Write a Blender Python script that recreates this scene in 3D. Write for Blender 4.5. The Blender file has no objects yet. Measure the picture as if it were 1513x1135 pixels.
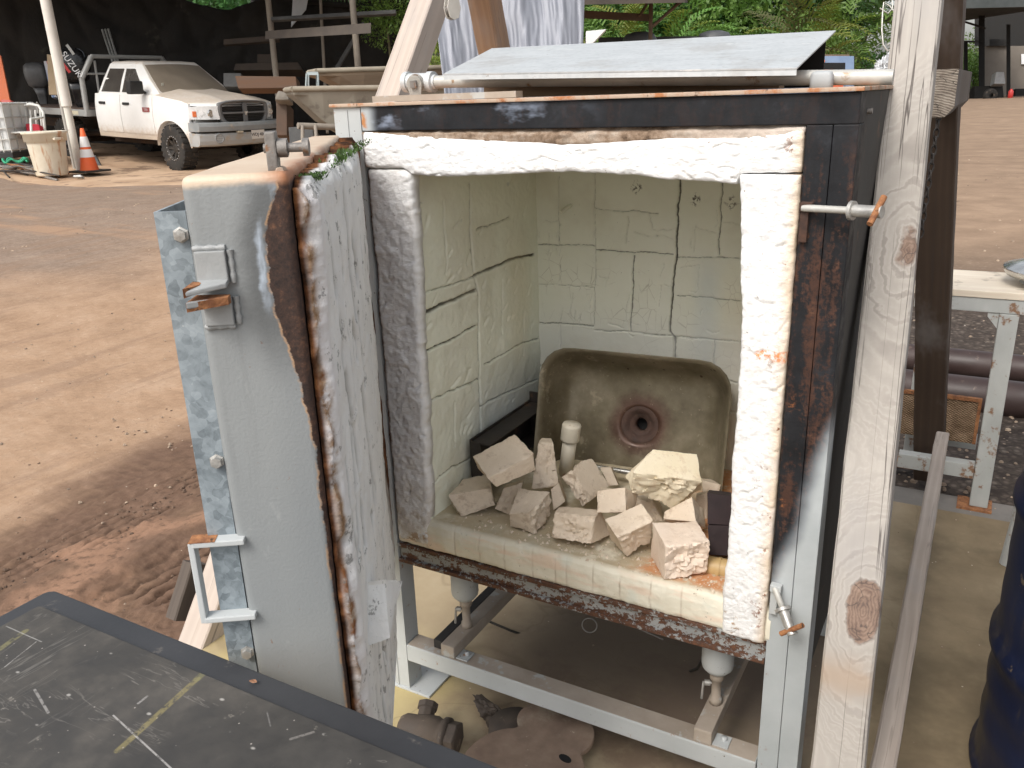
import bpy, bmesh, math, random
import numpy as np
from mathutils import Vector, Matrix, noise as mnoise
R = math.radians
rnd = random.Random(7)
scene = bpy.context.scene
col = scene.collection

# ------------------------------------------------------------------ camera model (solved from the photo's perspective)
FPX = 1240.0
CAM = np.array([1.0363, -1.287, 1.3077])
YAW, PITCH, ROLL = -0.5187, 0.329, -0.0342
_cy, _sy = math.cos(YAW), math.sin(YAW)
FWD = np.array([_sy*math.cos(PITCH), _cy*math.cos(PITCH), -math.sin(PITCH)])
_r = np.array([_cy, -_sy, 0.0]); _u = np.cross(_r, FWD)
RGT = _r*math.cos(ROLL)+_u*math.sin(ROLL); UPV = -_r*math.sin(ROLL)+_u*math.cos(ROLL)
def ray(u, v): return FWD+RGT*(u-756.5)/FPX-UPV*(v-567.5)/FPX
def atX(u, v, x): d = ray(u, v); return CAM+d*((x-CAM[0])/d[0])
def atY(u, v, y): d = ray(u, v); return CAM+d*((y-CAM[1])/d[1])
def atZ(u, v, z): d = ray(u, v); return CAM+d*((z-CAM[2])/d[2])
def atD(u, v, t): return CAM+ray(u, v)*t

# ------------------------------------------------------------------ numpy noise
def _h(xi, yi, s):
    n = (xi*374761393+yi*668265263+s*974634211) & 0x7fffffff
    n = ((n ^ (n >> 13))*1274126177) & 0x7fffffff
    return ((n ^ (n >> 16)) & 0xffff)/65535.0
def vn(x, y, s=0):
    x = np.asarray(x, float); y = np.asarray(y, float)
    xi = np.floor(x).astype(np.int64); yi = np.floor(y).astype(np.int64)
    fx = x-xi; fy = y-yi
    fx = fx*fx*(3-2*fx); fy = fy*fy*(3-2*fy)
    return (_h(xi, yi, s)*(1-fx)+_h(xi+1, yi, s)*fx)*(1-fy)+(_h(xi, yi+1, s)*(1-fx)+_h(xi+1, yi+1, s)*fx)*fy
def fbm(x, y, s=0, o=4, g=.5):
    t = 0; a = 1; n = 0
    for i in range(o):
        t = t+a*(vn(x*2**i, y*2**i, s+i*17)-.5); n += a; a *= g
    return t/n*2
def sstep(a, b, x):
    t = np.clip((x-a)/(b-a), 0, 1); return t*t*(3-2*t)
def segdist(u, v, pts):
    d = np.full(np.shape(u), 1e9)
    for (x0, y0), (x1, y1) in zip(pts[:-1], pts[1:]):
        dx, dy = x1-x0, y1-y0; L = dx*dx+dy*dy+1e-12
        t = np.clip(((u-x0)*dx+(v-y0)*dy)/L, 0, 1)
        d = np.minimum(d, np.hypot(u-x0-t*dx, v-y0-t*dy))
    return d

# ------------------------------------------------------------------ objects, parts, tags
def tag(o, label=None, cat=None, group=None, kind=None):
    if label: o['label'] = label
    if cat: o['category'] = cat
    if group: o['group'] = group
    if kind: o['kind'] = kind
    return o
def thing(name, label, cat, loc=(0, 0, 0), rotz=0, group=None, mat=None):
    o = bpy.data.objects.new(name, None); col.objects.link(o); o.empty_display_size = .1
    o.location = loc; o.rotation_euler = (0, 0, rotz)
    if mat is not None: o.matrix_basis = mat
    return tag(o, label, cat, group)
def link(name, me, mats, parent=None, loc=None, M=None):
    o = bpy.data.objects.new(name, me)
    for m in (mats if isinstance(mats, (list, tuple)) else [mats]): me.materials.append(m)
    col.objects.link(o)
    if parent is not None: o.parent = parent
    if M is not None: o.matrix_basis = M
    elif loc is not None: o.location = loc
    return o
def copy_tree(o, parent=None):
    c = o.copy(); col.objects.link(c)
    if parent is not None: c.parent = parent
    for ch in list(o.children): copy_tree(ch, c)
    return c
def frame(P, Zd, Xh):
    "matrix with local Z along Zd and local X near Xh, origin P"
    z = Vector(Zd).normalized(); x = Vector(Xh); x = (x-z*x.dot(z)).normalized(); y = z.cross(x)
    M = Matrix((x, y, z)).transposed().to_4x4(); M.translation = Vector(P); return M

class MB:
    def __init__(s): s.v = []; s.f = []; s.sm = []; s.mi = []; s.m = 0
    def add(s, vs, fs, smooth=False):
        o = len(s.v); s.v += [tuple(map(float, p)) for p in vs]
        for f in fs: s.f.append(tuple(o+i for i in f)); s.sm.append(smooth); s.mi.append(s.m)
        return s
    def box(s, x0, x1, y0, y1, z0, z1, M=None):
        vs = [Vector((x, y, z)) for x in (x0, x1) for y in (y0, y1) for z in (z0, z1)]
        if M is not None: vs = [M @ p for p in vs]
        return s.add(vs, [(0, 1, 3, 2), (4, 6, 7, 5), (0, 4, 5, 1), (2, 3, 7, 6), (0, 2, 6, 4), (1, 5, 7, 3)])
    def hexa(s, p):   # eight corners ordered like box()
        return s.add(p, [(0, 1, 3, 2), (4, 6, 7, 5), (0, 4, 5, 1), (2, 3, 7, 6), (0, 2, 6, 4), (1, 5, 7, 3)])
    def tube(s, pts, r, n=10, caps=True):
        pts = [Vector(p) for p in pts]; rs = r if isinstance(r, (list, tuple)) else [r]*len(pts)
        vs = []; fs = []; px = None
        for i, p in enumerate(pts):
            t = (pts[min(i+1, len(pts)-1)]-pts[max(i-1, 0)])
            if t.length < 1e-9: t = Vector((0, 0, 1))
            t.normalize()
            if px is None:
                px = t.orthogonal().normalized()
            else:
                px = px-t*px.dot(t)
                px = px.normalized() if px.length > 1e-6 else t.orthogonal().normalized()
            py = t.cross(px)
            for k in range(n):
                a = 2*math.pi*k/n; vs.append(p+(px*math.cos(a)+py*math.sin(a))*rs[i])
        for i in range(len(pts)-1):
            for k in range(n):
                a = i*n+k; b = i*n+(k+1) % n; fs.append((a, b, b+n, a+n))
        s.add(vs, fs, True)
        if caps:
            L = len(pts)
            s.add([vs[k] for k in range(n)], [tuple(range(n-1, -1, -1))])
            s.add([vs[(L-1)*n+k] for k in range(n)], [tuple(range(n))])
        return s
    def lathe(s, prof, M=None, n=24, smooth=True):
        M = M or Matrix.Identity(4); vs = []; fs = []
        for (r, z) in prof:
            for k in range(n):
                a = 2*math.pi*k/n; vs.append(M @ Vector((r*math.cos(a), r*math.sin(a), z)))
        for i in range(len(prof)-1):
            for k in range(n):
                a = i*n+k; b = i*n+(k+1) % n; fs.append((a, b, b+n, a+n))
        return s.add(vs, fs, smooth)
    def prism(s, poly, h0, h1, M=None):
        M = M or Matrix.Identity(4); n = len(poly)
        a = [M @ Vector((p[0], p[1], h0)) for p in poly]; b = [M @ Vector((p[0], p[1], h1)) for p in poly]
        fs = [tuple(range(n-1, -1, -1)), tuple(range(n, 2*n))]+[(i, (i+1) % n, n+(i+1) % n, n+i) for i in range(n)]
        return s.add(a+b, fs)
    def loft(s, rings, caps=True, smooth=False):
        n = len(rings[0]); vs = [p for r_ in rings for p in r_]
        fs = [(i*n+k, i*n+(k+1) % n, (i+1)*n+(k+1) % n, (i+1)*n+k) for i in range(len(rings)-1) for k in range(n)]
        if caps: fs += [tuple(range(n-1, -1, -1)), tuple((len(rings)-1)*n+k for k in range(n))]
        return s.add(vs, fs, smooth)
    def grid(s, P, smooth=True):
        nu, nv = len(P), len(P[0]); vs = [p for r_ in P for p in r_]
        return s.add(vs, [(i*nv+j, (i+1)*nv+j, (i+1)*nv+j+1, i*nv+j+1) for i in range(nu-1) for j in range(nv-1)], smooth)
    def build(s, name, mats, parent=None, bevel=0, seg=2, loc=None, M=None, autosmooth=False, base=None):
        if base is not None: s.v = [(a-base[0], b-base[1], c-base[2]) for a, b, c in s.v]
        me = bpy.data.meshes.new(name); me.from_pydata(s.v, [], s.f)
        me.polygons.foreach_set('use_smooth', s.sm); me.polygons.foreach_set('material_index', s.mi)
        bm = bmesh.new(); bm.from_mesh(me)
        bmesh.ops.recalc_face_normals(bm, faces=bm.faces)
        if bevel:
            es = [e for e in bm.edges if len(e.link_faces) == 2 and e.calc_face_angle(0) > R(25) and not all(f.smooth for f in e.link_faces)]
            bmesh.ops.bevel(bm, geom=es, offset=bevel, segments=seg, affect='EDGES', profile=.6, clamp_overlap=True)
        bm.to_mesh(me); bm.free(); me.update()
        if base is not None and loc is None and parent is None: loc = base
        return link(name, me, mats, parent, loc, M)
def npmesh(name, V, F, smooth=True, attrs=None):
    me = bpy.data.meshes.new(name)
    V = np.asarray(V, float); F = np.asarray(F, np.int32)
    me.vertices.add(len(V)); me.vertices.foreach_set('co', V.ravel())
    k = F.shape[1]; me.loops.add(F.size); me.loops.foreach_set('vertex_index', F.ravel())
    me.polygons.add(len(F)); me.polygons.foreach_set('loop_start', np.arange(len(F), dtype=np.int32)*k)
    try: me.polygons.foreach_set('loop_total', np.full(len(F), k, np.int32))
    except Exception: pass
    me.polygons.foreach_set('use_smooth', np.full(len(F), smooth))
    me.update(calc_edges=True)
    for n, a in (attrs or {}).items():
        at = me.attributes.new(n, 'FLOAT', 'POINT'); at.data.foreach_set('value', np.asarray(a, np.float32).ravel())
    return me
def gridfaces(nu, nv, off=0):
    i, j = np.meshgrid(np.arange(nu-1), np.arange(nv-1), indexing='ij'); a = (i*nv+j).ravel()+off
    return np.stack([a, a+nv, a+nv+1, a+1], 1)
def sheet(name, P, mats, parent=None, back=None, flip=False, attrs=None, M=None, loc=None):
    """P: (nu,nv,3) front surface; back: (nu,nv,3) gives it a thickness (closed edges and back)"""
    nu, nv, _ = P.shape; F = gridfaces(nu, nv); V = P.reshape(-1, 3)
    if back is not None:
        n = nu*nv; V = np.concatenate([V, back.reshape(-1, 3)]); G = gridfaces(nu, nv, n)[:, ::-1]
        idx = np.arange(n).reshape(nu, nv)
        loop = np.concatenate([idx[:-1, 0], idx[-1, :-1], idx[:0:-1, -1], idx[0, :0:-1]]); nx = np.roll(loop, -1)
        S = np.stack([loop, loop+n, nx+n, nx], 1); F = np.concatenate([F, G, S])
        if attrs: attrs = {k: np.concatenate([a.ravel(), a.ravel()*0]) for k, a in attrs.items()}
    if flip: F = F[:, ::-1]
    me = npmesh(name, V, F, True, attrs)
    return link(name, me, mats, parent, loc, M)
def rough_box(name, C8, mats, parent=None, n=12, amp=.0012, chip=.004, broken=(), bamp=.006, cuts=(), seed=0, rnd_=.06, loc=None, base=None):
    """eight corners (order a,b,c of -1/+1) -> subdivided block with broken rough faces, chipped edges and planar cuts"""
    C8 = np.array(C8, float).reshape(2, 2, 2, 3); ctr = C8.reshape(-1, 3).mean(0)
    bm = bmesh.new(); key = {}
    def vert(a, b, c):
        k = (round(a*n), round(b*n), round(c*n))
        if k not in key: key[k] = bm.verts.new(k)
        return key[k]
    t = np.linspace(0, 1, n+1)
    for ax in range(3):
        for side in (0, 1):
            for i in range(n):
                for j in range(n):
                    q = []
                    for di, dj in ((0, 0), (1, 0), (1, 1), (0, 1)):
                        p = [0, 0, 0]; p[ax] = side; p[(ax+1) % 3] = t[i+di]; p[(ax+2) % 3] = t[j+dj]; q.append(vert(*p))
                    bm.faces.new(q if side else q[::-1])
    size = np.linalg.norm(C8[1, 1, 1]-C8[0, 0, 0])
    for k, v in key.items():
        a, b, c = (x/n for x in k)
        w = 0
        for ia in (0, 1):
            for ib in (0, 1):
                for ic in (0, 1):
                    w = w+C8[ia, ib, ic]*((a if ia else 1-a)*(b if ib else 1-b)*(c if ic else 1-c))
        e = sorted((min(x, 1-x) for x in (a, b, c)))
        P = Vector(w); d = (P-Vector(ctr))
        q = P*38+Vector((seed*3.1, 0, 0)); s1 = mnoise.noise(q); s2 = mnoise.noise(q*2.7); s3 = mnoise.noise(q*7.0)
        onb = 0
        for ax, side in broken:
            x = (a, b, c)[ax]; dd = (1-x) if side else x
            onb = max(onb, 1-dd*n/1.2)
        if e[1] < 1.5/n:    # near an edge: chips
            ch = max(0, s1*.9+s2*.5-.05)*chip*(1 if e[1] < .6/n else .45)
            P = P-d.normalized()*(ch+ (rnd_*size*.04 if e[1] < .4/n else 0))
        P = P+d.normalized()*(amp*(s2+s3*.6))
        if onb > 0: P = P+d.normalized()*(bamp*onb*(s1*.9+s2*.6+s3*.35-.35))
        for (p0, nn) in cuts:
            h = (P-Vector(p0)).dot(Vector(nn))
            if h > 0: P = P-Vector(nn)*(h-bamp*.45*(s2*.6+s3*.5+s1*.5))
        v.co = P
    me = bpy.data.meshes.new(name)
    if base is not None:
        for v in bm.verts: v.co -= Vector(base)
    bm.to_mesh(me); bm.free()
    me.polygons.foreach_set('use_smooth', [True]*len(me.polygons))
    me.set_sharp_from_angle(angle=R(32))
    return link(name, me, mats, parent, loc if loc is not None else base)

# ------------------------------------------------------------------ node materials
class NT:
    def __init__(s, m): s.t = m.node_tree; s.L = s.t.links; s.n = s.t.nodes
    def node(s, ty, **kw):
        x = s.n.new(ty)
        for k, v in kw.items(): setattr(x, k, v)
        return x
    def put(s, sock, v):
        if isinstance(v, bpy.types.NodeSocket): s.L.new(v, sock)
        elif isinstance(v, (tuple, list)):
            v = tuple(v)
            sock.default_value = v+(1,) if (len(v) == 3 and len(sock.default_value) == 4) else v
        else: sock.default_value = v
    def co(s):
        if not hasattr(s, '_co'): s._co = s.node('ShaderNodeTexCoord').outputs['Object']
        return s._co
    def scaled(s, vec, sc, off=(0, 0, 0)):
        m = s.node('ShaderNodeMapping'); s.put(m.inputs['Vector'], vec); m.inputs['Scale'].default_value = sc; m.inputs['Location'].default_value = off
        return m.outputs[0]
    def noise(s, scale=5, detail=4, rough=.55, vec=None, st=None, dist=0, off=(0, 0, 0)):
        x = s.node('ShaderNodeTexNoise'); v = vec or s.co()
        if st or off != (0, 0, 0): v = s.scaled(v, st or (1, 1, 1), off)
        s.put(x.inputs['Vector'], v); x.inputs['Scale'].default_value = scale; x.inputs['Detail'].default_value = detail
        x.inputs['Roughness'].default_value = rough; x.inputs['Distortion'].default_value = dist
        return x.outputs['Fac']
    def voro(s, scale, feature='F1', vec=None, st=None, rand=1, out='Distance'):
        x = s.node('ShaderNodeTexVoronoi', feature=feature); v = vec or s.co()
        if st: v = s.scaled(v, st)
        s.put(x.inputs['Vector'], v); x.inputs['Scale'].default_value = scale; x.inputs['Randomness'].default_value = rand
        return x.outputs[out]
    def math(s, op, a, b=0.0, c=None, clamp=False):
        x = s.node('ShaderNodeMath', operation=op, use_clamp=clamp); s.put(x.inputs[0], a); s.put(x.inputs[1], b)
        if c is not None: s.put(x.inputs[2], c)
        return x.outputs[0]
    def mapr(s, v, a, b, c=0., d=1.):
        x = s.node('ShaderNodeMapRange', interpolation_type='SMOOTHSTEP'); s.put(x.inputs[0], v)
        for i, k in enumerate((a, b, c, d)): s.put(x.inputs[1+i], k)
        return x.outputs[0]
    def ramp(s, fac, stops):
        x = s.node('ShaderNodeValToRGB'); e = x.color_ramp.elements
        while len(e) < len(stops): e.new(.5)
        for k, (p, c) in zip(e, stops): k.position = p; k.color = tuple(c)+(1,) if len(c) == 3 else c
        s.put(x.inputs[0], fac); return x.outputs[0]
    def mix(s, fac, a, b, mode='MIX'):
        x = s.node('ShaderNodeMix', data_type='RGBA', blend_type=mode); s.put(x.inputs[0], fac); s.put(x.inputs[6], a); s.put(x.inputs[7], b)
        return x.outputs[2]
    def sep(s, v=None):
        x = s.node('ShaderNodeSeparateXYZ'); s.put(x.inputs[0], v or s.co()); return x.outputs[0], x.outputs[1], x.outputs[2]
    def comb(s, x_, y_, z_):
        x = s.node('ShaderNodeCombineXYZ'); s.put(x.inputs[0], x_); s.put(x.inputs[1], y_); s.put(x.inputs[2], z_); return x.outputs[0]
    def attr(s, name): return s.node('ShaderNodeAttribute', attribute_name=name).outputs['Fac']
    def seg(s, x_, y_, p0, p1, w):
        "soft mask of a line from p0 to p1 in the plane of two coordinates"
        dx, dy = p1[0]-p0[0], p1[1]-p0[1]; L2 = dx*dx+dy*dy
        ax = s.math('SUBTRACT', x_, p0[0]); ay = s.math('SUBTRACT', y_, p0[1])
        t = s.math('ADD', s.math('MULTIPLY', ax, dx/L2), s.math('MULTIPLY', ay, dy/L2), clamp=True)
        ex = s.math('SUBTRACT', ax, s.math('MULTIPLY', t, dx)); ey = s.math('SUBTRACT', ay, s.math('MULTIPLY', t, dy))
        d = s.math('SQRT', s.math('ADD', s.math('MULTIPLY', ex, ex), s.math('MULTIPLY', ey, ey)))
        return s.mapr(d, w*.5, w, 1, 0)
def mat(name, fn):
    m = bpy.data.materials.new(name); m.use_nodes = True; s = NT(m); d = fn(s) or {}
    b = s.n['Principled BSDF']
    s.put(b.inputs['Base Color'], d.get('base', (.5, .5, .5))); s.put(b.inputs['Roughness'], d.get('rough', .7)); s.put(b.inputs['Metallic'], d.get('metal', 0.))
    if 'spec' in d: b.inputs['Specular IOR Level'].default_value = d['spec']
    if 'coat' in d: b.inputs['Coat Weight'].default_value = d['coat']; b.inputs['Coat Roughness'].default_value = .1
    if 'trans' in d: b.inputs['Transmission Weight'].default_value = d['trans']
    if 'sss' in d: b.inputs['Subsurface Weight'].default_value = d['sss']
    prev = None
    for (h, st, dist) in d.get('bump', []):
        x = s.node('ShaderNodeBump'); s.put(x.inputs['Height'], h); x.inputs['Strength'].default_value = st; x.inputs['Distance'].default_value = dist
        if prev is not None: s.L.new(prev, x.inputs['Normal'])
        prev = x.outputs[0]
    if prev is not None: s.L.new(prev, b.inputs['Normal'])
    if 'translucent' in d:
        tr = s.node('ShaderNodeBsdfTranslucent'); s.put(tr.inputs[0], d['base']); ms = s.node('ShaderNodeMixShader'); ms.inputs[0].default_value = d['translucent']
        out = s.n['Material Output']; s.L.new(b.outputs[0], ms.inputs[1]); s.L.new(tr.outputs[0], ms.inputs[2]); s.L.new(ms.outputs[0], out.inputs[0])
    return m
def simple(name, c1, c2, scale=8, rough=.7, bump=.2, bscale=60, metal=0., c3=None, t3=.62, s3=14, st=None, dist=.003, detail=5, rvar=.1, **kw):
    def f(s):
        n = s.noise(scale, detail, .6, st=st); c = s.ramp(n, [(.32, c1), (.68, c2)])
        if c3 is not None: c = s.mix(s.mapr(s.noise(s3, 6, .65), t3-.04, t3+.06), c, c3)
        d = dict(base=c, metal=metal, rough=s.mapr(n, .3, .7, max(.02, rough-rvar), min(1, rough+rvar)), bump=[(s.noise(bscale, 4, .6, st=st), bump, dist)])
        d.update(kw); return d
    return mat(name, f)
# ================================================================== KILN MATERIALS
def f_soot(s):
    x, y, z = s.sep(); n = s.noise(7, 5, .6); nb = s.noise(30, 5, .65); nv = s.noise(9, 5, .65, st=(3, 3, .6))
    black = s.ramp(s.noise(11, 5, .65), [(.3, (.006, .006, .007)), (.58, (.016, .017, .020)), (.8, (.05, .054, .064))])
    smear = s.math('MULTIPLY', s.mapr(s.noise(9, 4, .6, st=(1, 1, 2.2)), .54, .68), s.math('MULTIPLY', s.mapr(x, .5, .3), s.mapr(z, 1.255, 1.27)))
    black = s.mix(s.math('MULTIPLY', smear, .8), black, (.26, .30, .38))
    rustc = s.ramp(nb, [(.3, (.035, .018, .014)), (.6, (.085, .040, .026)), (.75, (.17, .085, .05))])
    rm = s.math('MULTIPLY', s.mapr(s.math('ADD', nv, s.math('MULTIPLY', s.math('SUBTRACT', s.noise(120, 4, .7), .5), .5)), .47, .62), s.mapr(z, 1.25, 1.15, .15, .85))
    c = s.mix(rm, black, rustc)
    gray = s.ramp(n, [(.3, (.36, .39, .40)), (.7, (.46, .49, .50))])
    zb = s.math('ADD', s.math('MULTIPLY', s.math('SUBTRACT', x, .8655), 4.3), .80)
    zb = s.math('ADD', zb, s.math('MULTIPLY', s.math('SUBTRACT', s.noise(5, 4), .5), .28))
    g = s.mapr(s.math('SUBTRACT', zb, z), -.06, .09)
    g2 = s.mapr(s.math('ADD', x, s.math('MULTIPLY', s.math('SUBTRACT', n, .5), .02)), .042, .012)
    g = s.math('MAXIMUM', g, g2)
    bl = s.mix(s.math('MULTIPLY', s.math('SUBTRACT', 1, g), .5), gray, (.16, .2, .27))
    c = s.mix(g, c, bl)
    rs = s.math('MULTIPLY', s.mapr(s.noise(16, 6, .7), .58, .66), s.mapr(s.math('ABSOLUTE', s.math('SUBTRACT', x, .803)), .012, .001))
    c = s.mix(rs, c, (.24, .09, .035))
    rs2 = s.math('MULTIPLY', s.mapr(nb, .42, .58), s.mapr(s.math('ABSOLUTE', s.math('SUBTRACT', x, .004)), .012, .002))
    c = s.mix(rs2, c, (.45, .2, .08))
    return dict(base=c, rough=s.mapr(nb, .3, .7, .5, .75), spec=.25, bump=[(nb, .4, .002), (s.noise(160, 3), .2, .001)])
M_SOOT = mat('sooty_steel', f_soot)
def f_gray(s):
    n = s.noise(6, 4); nb = s.noise(26, 6, .68); x, y, z = s.sep()
    c = s.ramp(n, [(.3, (.40, .42, .42)), (.7, (.5, .52, .52))])
    c = s.mix(s.mapr(nb, .62, .7), c, (.3, .14, .06)); c = s.mix(s.mapr(s.noise(70, 4, .7), .66, .72), c, (.12, .09, .07))
    return dict(base=c, rough=.55, bump=[(s.noise(140, 3), .12, .001), (nb, .1, .002)])
M_GRAY = mat('worn_gray_paint', f_gray)
M_DUSTY = simple('dusty_gray_paint', (.30, .25, .20), (.42, .36, .30), 9, .85, .2, 120, c3=(.42, .42, .40), t3=.6, s3=20)
def f_channel(s):
    x, y, z = s.sep(); nb = s.noise(24, 6, .7, st=(1, 1, 2)); n3 = s.noise(110, 4, .75)
    c = s.ramp(s.noise(8, 4), [(.3, (.24, .25, .25)), (.7, (.36, .37, .36))])
    m = s.math('ADD', s.math('MULTIPLY', s.mapr(s.math('ABSOLUTE', s.math('SUBTRACT', z, .372)), .004, .024), .16), nb)
    m = s.math('ADD', m, s.math('MULTIPLY', s.math('SUBTRACT', n3, .5), 1.1))
    c = s.mix(s.mapr(m, .50, .58), c, s.ramp(n3, [(.3, (.035, .018, .012)), (.55, (.10, .045, .025)), (.8, (.2, .085, .04))]))
    return dict(base=c, rough=.8, bump=[(n3, .5, .002)])
M_CHAN = mat('rusty_channel', f_channel)
M_SHELL = simple('dark_shell_steel', (.016, .015, .014), (.036, .033, .03), 4, .7, .1, 80, c3=(.1, .06, .04), t3=.64)
def f_top(s):
    n = s.noise(7, 5, .6); nb = s.noise(20, 6, .7)
    c = s.ramp(n, [(.3, (.40, .29, .21)), (.65, (.50, .39, .30))]); c = s.mix(s.mapr(nb, .48, .62), c, (.42, .17, .07)); c = s.mix(s.mapr(s.noise(34, 6, .7), .6, .68), c, (.10, .05, .03))
    return dict(base=c, rough=.85, bump=[(nb, .25, .003)])
M_TOPRUST = mat('rust_stained_plate', f_top)
def f_fibre(s):
    x, y, z = s.sep(); n = s.noise(10, 5, .6); nf = s.noise(90, 5, .7)
    c = s.ramp(n, [(.3, (.79, .79, .785)), (.7, (.88, .88, .875))])
    # yellow and brown heat stains creep in from the outer edge of the right pillar
    e = s.math('ADD', x, s.math('MULTIPLY', s.math('SUBTRACT', n, .5), .03))
    c = s.mix(s.math('MULTIPLY', s.mapr(e, .765, .80), .75), c, s.ramp(s.noise(14, 5, .7), [(.35, (.80, .62, .47)), (.6, (.72, .50, .25)), (.75, (.45, .2, .09))]))
    st = s.math('MULTIPLY', s.mapr(s.noise(38, 6, .7), .60, .66), s.mapr(x, .74, .795)); c = s.mix(st, c, (.22, .08, .03)); c = s.mix(s.math('MULTIPLY', s.mapr(s.noise(70, 5, .75, off=(2, 3, 1)), .655, .69), .8), c, (.2, .13, .09)); c = s.mix(s.math('MULTIPLY', s.mapr(s.noise(6, 5, .65, off=(8, 3, 1)), .5, .68), .3), c, (.80, .74, .68))
    lo = s.math('MULTIPLY', s.mapr(z, .52, .40), s.mapr(s.noise(30, 6, .75), .54, .62)); c = s.mix(lo, c, (.38, .24, .13))
    em = s.math('MULTIPLY', s.seg(x, z, (.755, .915), (.79, .915), .012), s.mapr(nf, .45, .6)); c = s.mix(em, c, (.8, .3, .12))
    # grime on the hinge side
    gl = s.math('MULTIPLY', s.mapr(x, .10, .0), s.mapr(s.noise(16, 6, .7), .35, .6)); c = s.mix(s.math('MULTIPLY', gl, .10), c, (.62, .58, .54))
    br = s.math('MULTIPLY', s.mapr(s.math('ADD', x, s.math('MULTIPLY', s.math('SUBTRACT', s.noise(22, 6, .7), .5), .02)), .011, .003), s.mapr(z, 1.26, 1.2, .5, 1.)); c = s.mix(br, c, (.10, .05, .03))
    g3 = s.math('MULTIPLY', s.mapr(z, .62, .42), s.math('MULTIPLY', s.mapr(x, .2, .1), s.mapr(s.noise(20, 6, .7, off=(3, 1, 2)), .42, .62))); c = s.mix(s.math('MULTIPLY', g3, .6), c, (.40, .31, .22))
    return dict(base=c, rough=.95, spec=.1, bump=[(s.noise(60, 5, .7, st=(1, 1, 1.8)), .5, .005), (s.noise(150, 5, .75, st=(1, 1, 1.4)), .5, .0025), (s.noise(420, 3, .6), .3, .001)])
M_FIBRE = mat('white_ceramic_fibre', f_fibre)
def f_gasket(s):
    nb = s.noise(45, 6, .7); n = s.noise(12, 4)
    c = s.ramp(s.math('ADD', s.math('MULTIPLY', n, .5), s.math('MULTIPLY', nb, .5)), [(.36, (.07, .045, .03)), (.47, (.26, .185, .13)), (.58, (.42, .34, .27)), (.7, (.58, .52, .46))])
    x, y, z = s.sep(); c = s.mix(s.mapr(x, .55, .8, 0, .65), c, (.72, .64, .57))
    return dict(base=c, rough=.95, spec=.1, bump=[(nb, .7, .008), (s.noise(150, 3), .3, .002)])
M_GASKET = mat('brown_scorched_fibre', f_gasket)
def brickcol(name, base1, base2, stains):
    def f(s):
        x, y, z = s.sep(); n = s.noise(5, 5, .6); nf = s.noise(120, 4, .7)
        c = s.ramp(n, [(.3, base1), (.7, base2)])
        c = s.mix(s.math('MULTIPLY', s.mapr(s.attr('crack'), .15, .8), .95), c, (.09, .08, .06))
        c = stains(s, x, y, z, c)
        c = s.mix(s.math('MULTIPLY', s.mapr(s.noise(2.5, 5, .65, off=(4, 4, 2)), .5, .68), .35), c, (.62, .58, .46)); sp = s.mapr(s.voro(46), .06, .03); c = s.mix(s.math('MULTIPLY', s.math('MULTIPLY', sp, s.mapr(s.noise(9, 2), .55, .6)), .6), c, (.2, .18, .14))
        return dict(base=c, rough=.85, spec=.2, bump=[(nf, .2, .002), (s.noise(30, 4), .2, .004)])
    return mat(name, f)
def st_back(s, x, y, z, c):
    cr = s.voro(34, 'DISTANCE_TO_EDGE', st=(1, 1, .8)); w = s.noise(60, 3, .6)
    m = s.math('MULTIPLY', s.mapr(s.math('ADD', cr, s.math('MULTIPLY', s.math('SUBTRACT', w, .5), .03)), .022, .004), s.math('MULTIPLY', s.mapr(z, 1.03, .92), s.mapr(s.noise(13, 3, off=(2, 0, 5)), .48, .6)))
    c = s.mix(s.math('MULTIPLY', m, .4), c, (.35, .32, .24))
    for (px, pz) in ((.338, 1.108), (.476, 1.083), (.555, 1.08)):
        d = s.math('ADD', s.math('ABSOLUTE', s.math('SUBTRACT', x, px)), s.math('ABSOLUTE', s.math('SUBTRACT', z, pz)))
        c = s.mix(s.math('MULTIPLY', s.mapr(d, .022, .008), s.mapr(s.noise(150, 3, .7), .5, .6)), c, (.14, .13, .10))
    c = s.mix(s.math('MULTIPLY', s.mapr(s.math('ADD', x, s.math('MULTIPLY', s.noise(8), .1)), .58, .72), s.mapr(z, 1.1, .8, 0, .5)), c, (.80, .68, .48))
    c = s.mix(s.math('MULTIPLY', s.math('MULTIPLY', s.mapr(s.math('ABSOLUTE', s.math('SUBTRACT', x, .51)), .05, .0), s.mapr(z, 1.0, .9)), .5), c, (.66, .73, .74))
    c = s.mix(s.math('MULTIPLY', s.mapr(z, .86, .72), .5), c, (.80, .80, .78))
    return c
def st_left(s, x, y, z, c):
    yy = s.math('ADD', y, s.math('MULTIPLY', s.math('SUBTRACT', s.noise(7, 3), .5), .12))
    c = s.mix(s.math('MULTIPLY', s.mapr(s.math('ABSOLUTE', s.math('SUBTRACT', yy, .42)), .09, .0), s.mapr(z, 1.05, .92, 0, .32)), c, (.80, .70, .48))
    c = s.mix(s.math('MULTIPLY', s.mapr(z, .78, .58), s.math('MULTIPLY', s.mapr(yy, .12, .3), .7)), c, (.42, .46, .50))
    m = s.math('MULTIPLY', s.mapr(s.voro(13, st=(1, 1, 1.2)), .1, .06), s.math('MULTIPLY', s.mapr(z, 1.05, 1.08), s.mapr(s.noise(40, 4), .4, .6)))
    return s.mix(s.math('MULTIPLY', m, .35), c, (.35, .40, .42))
M_BACKW = brickcol('cream_brick_back', (.84, .85, .72), (.90, .91, .80), st_back)
M_LEFTW = brickcol('cream_brick_side', (.82, .835, .70), (.88, .895, .78), st_left)
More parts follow.
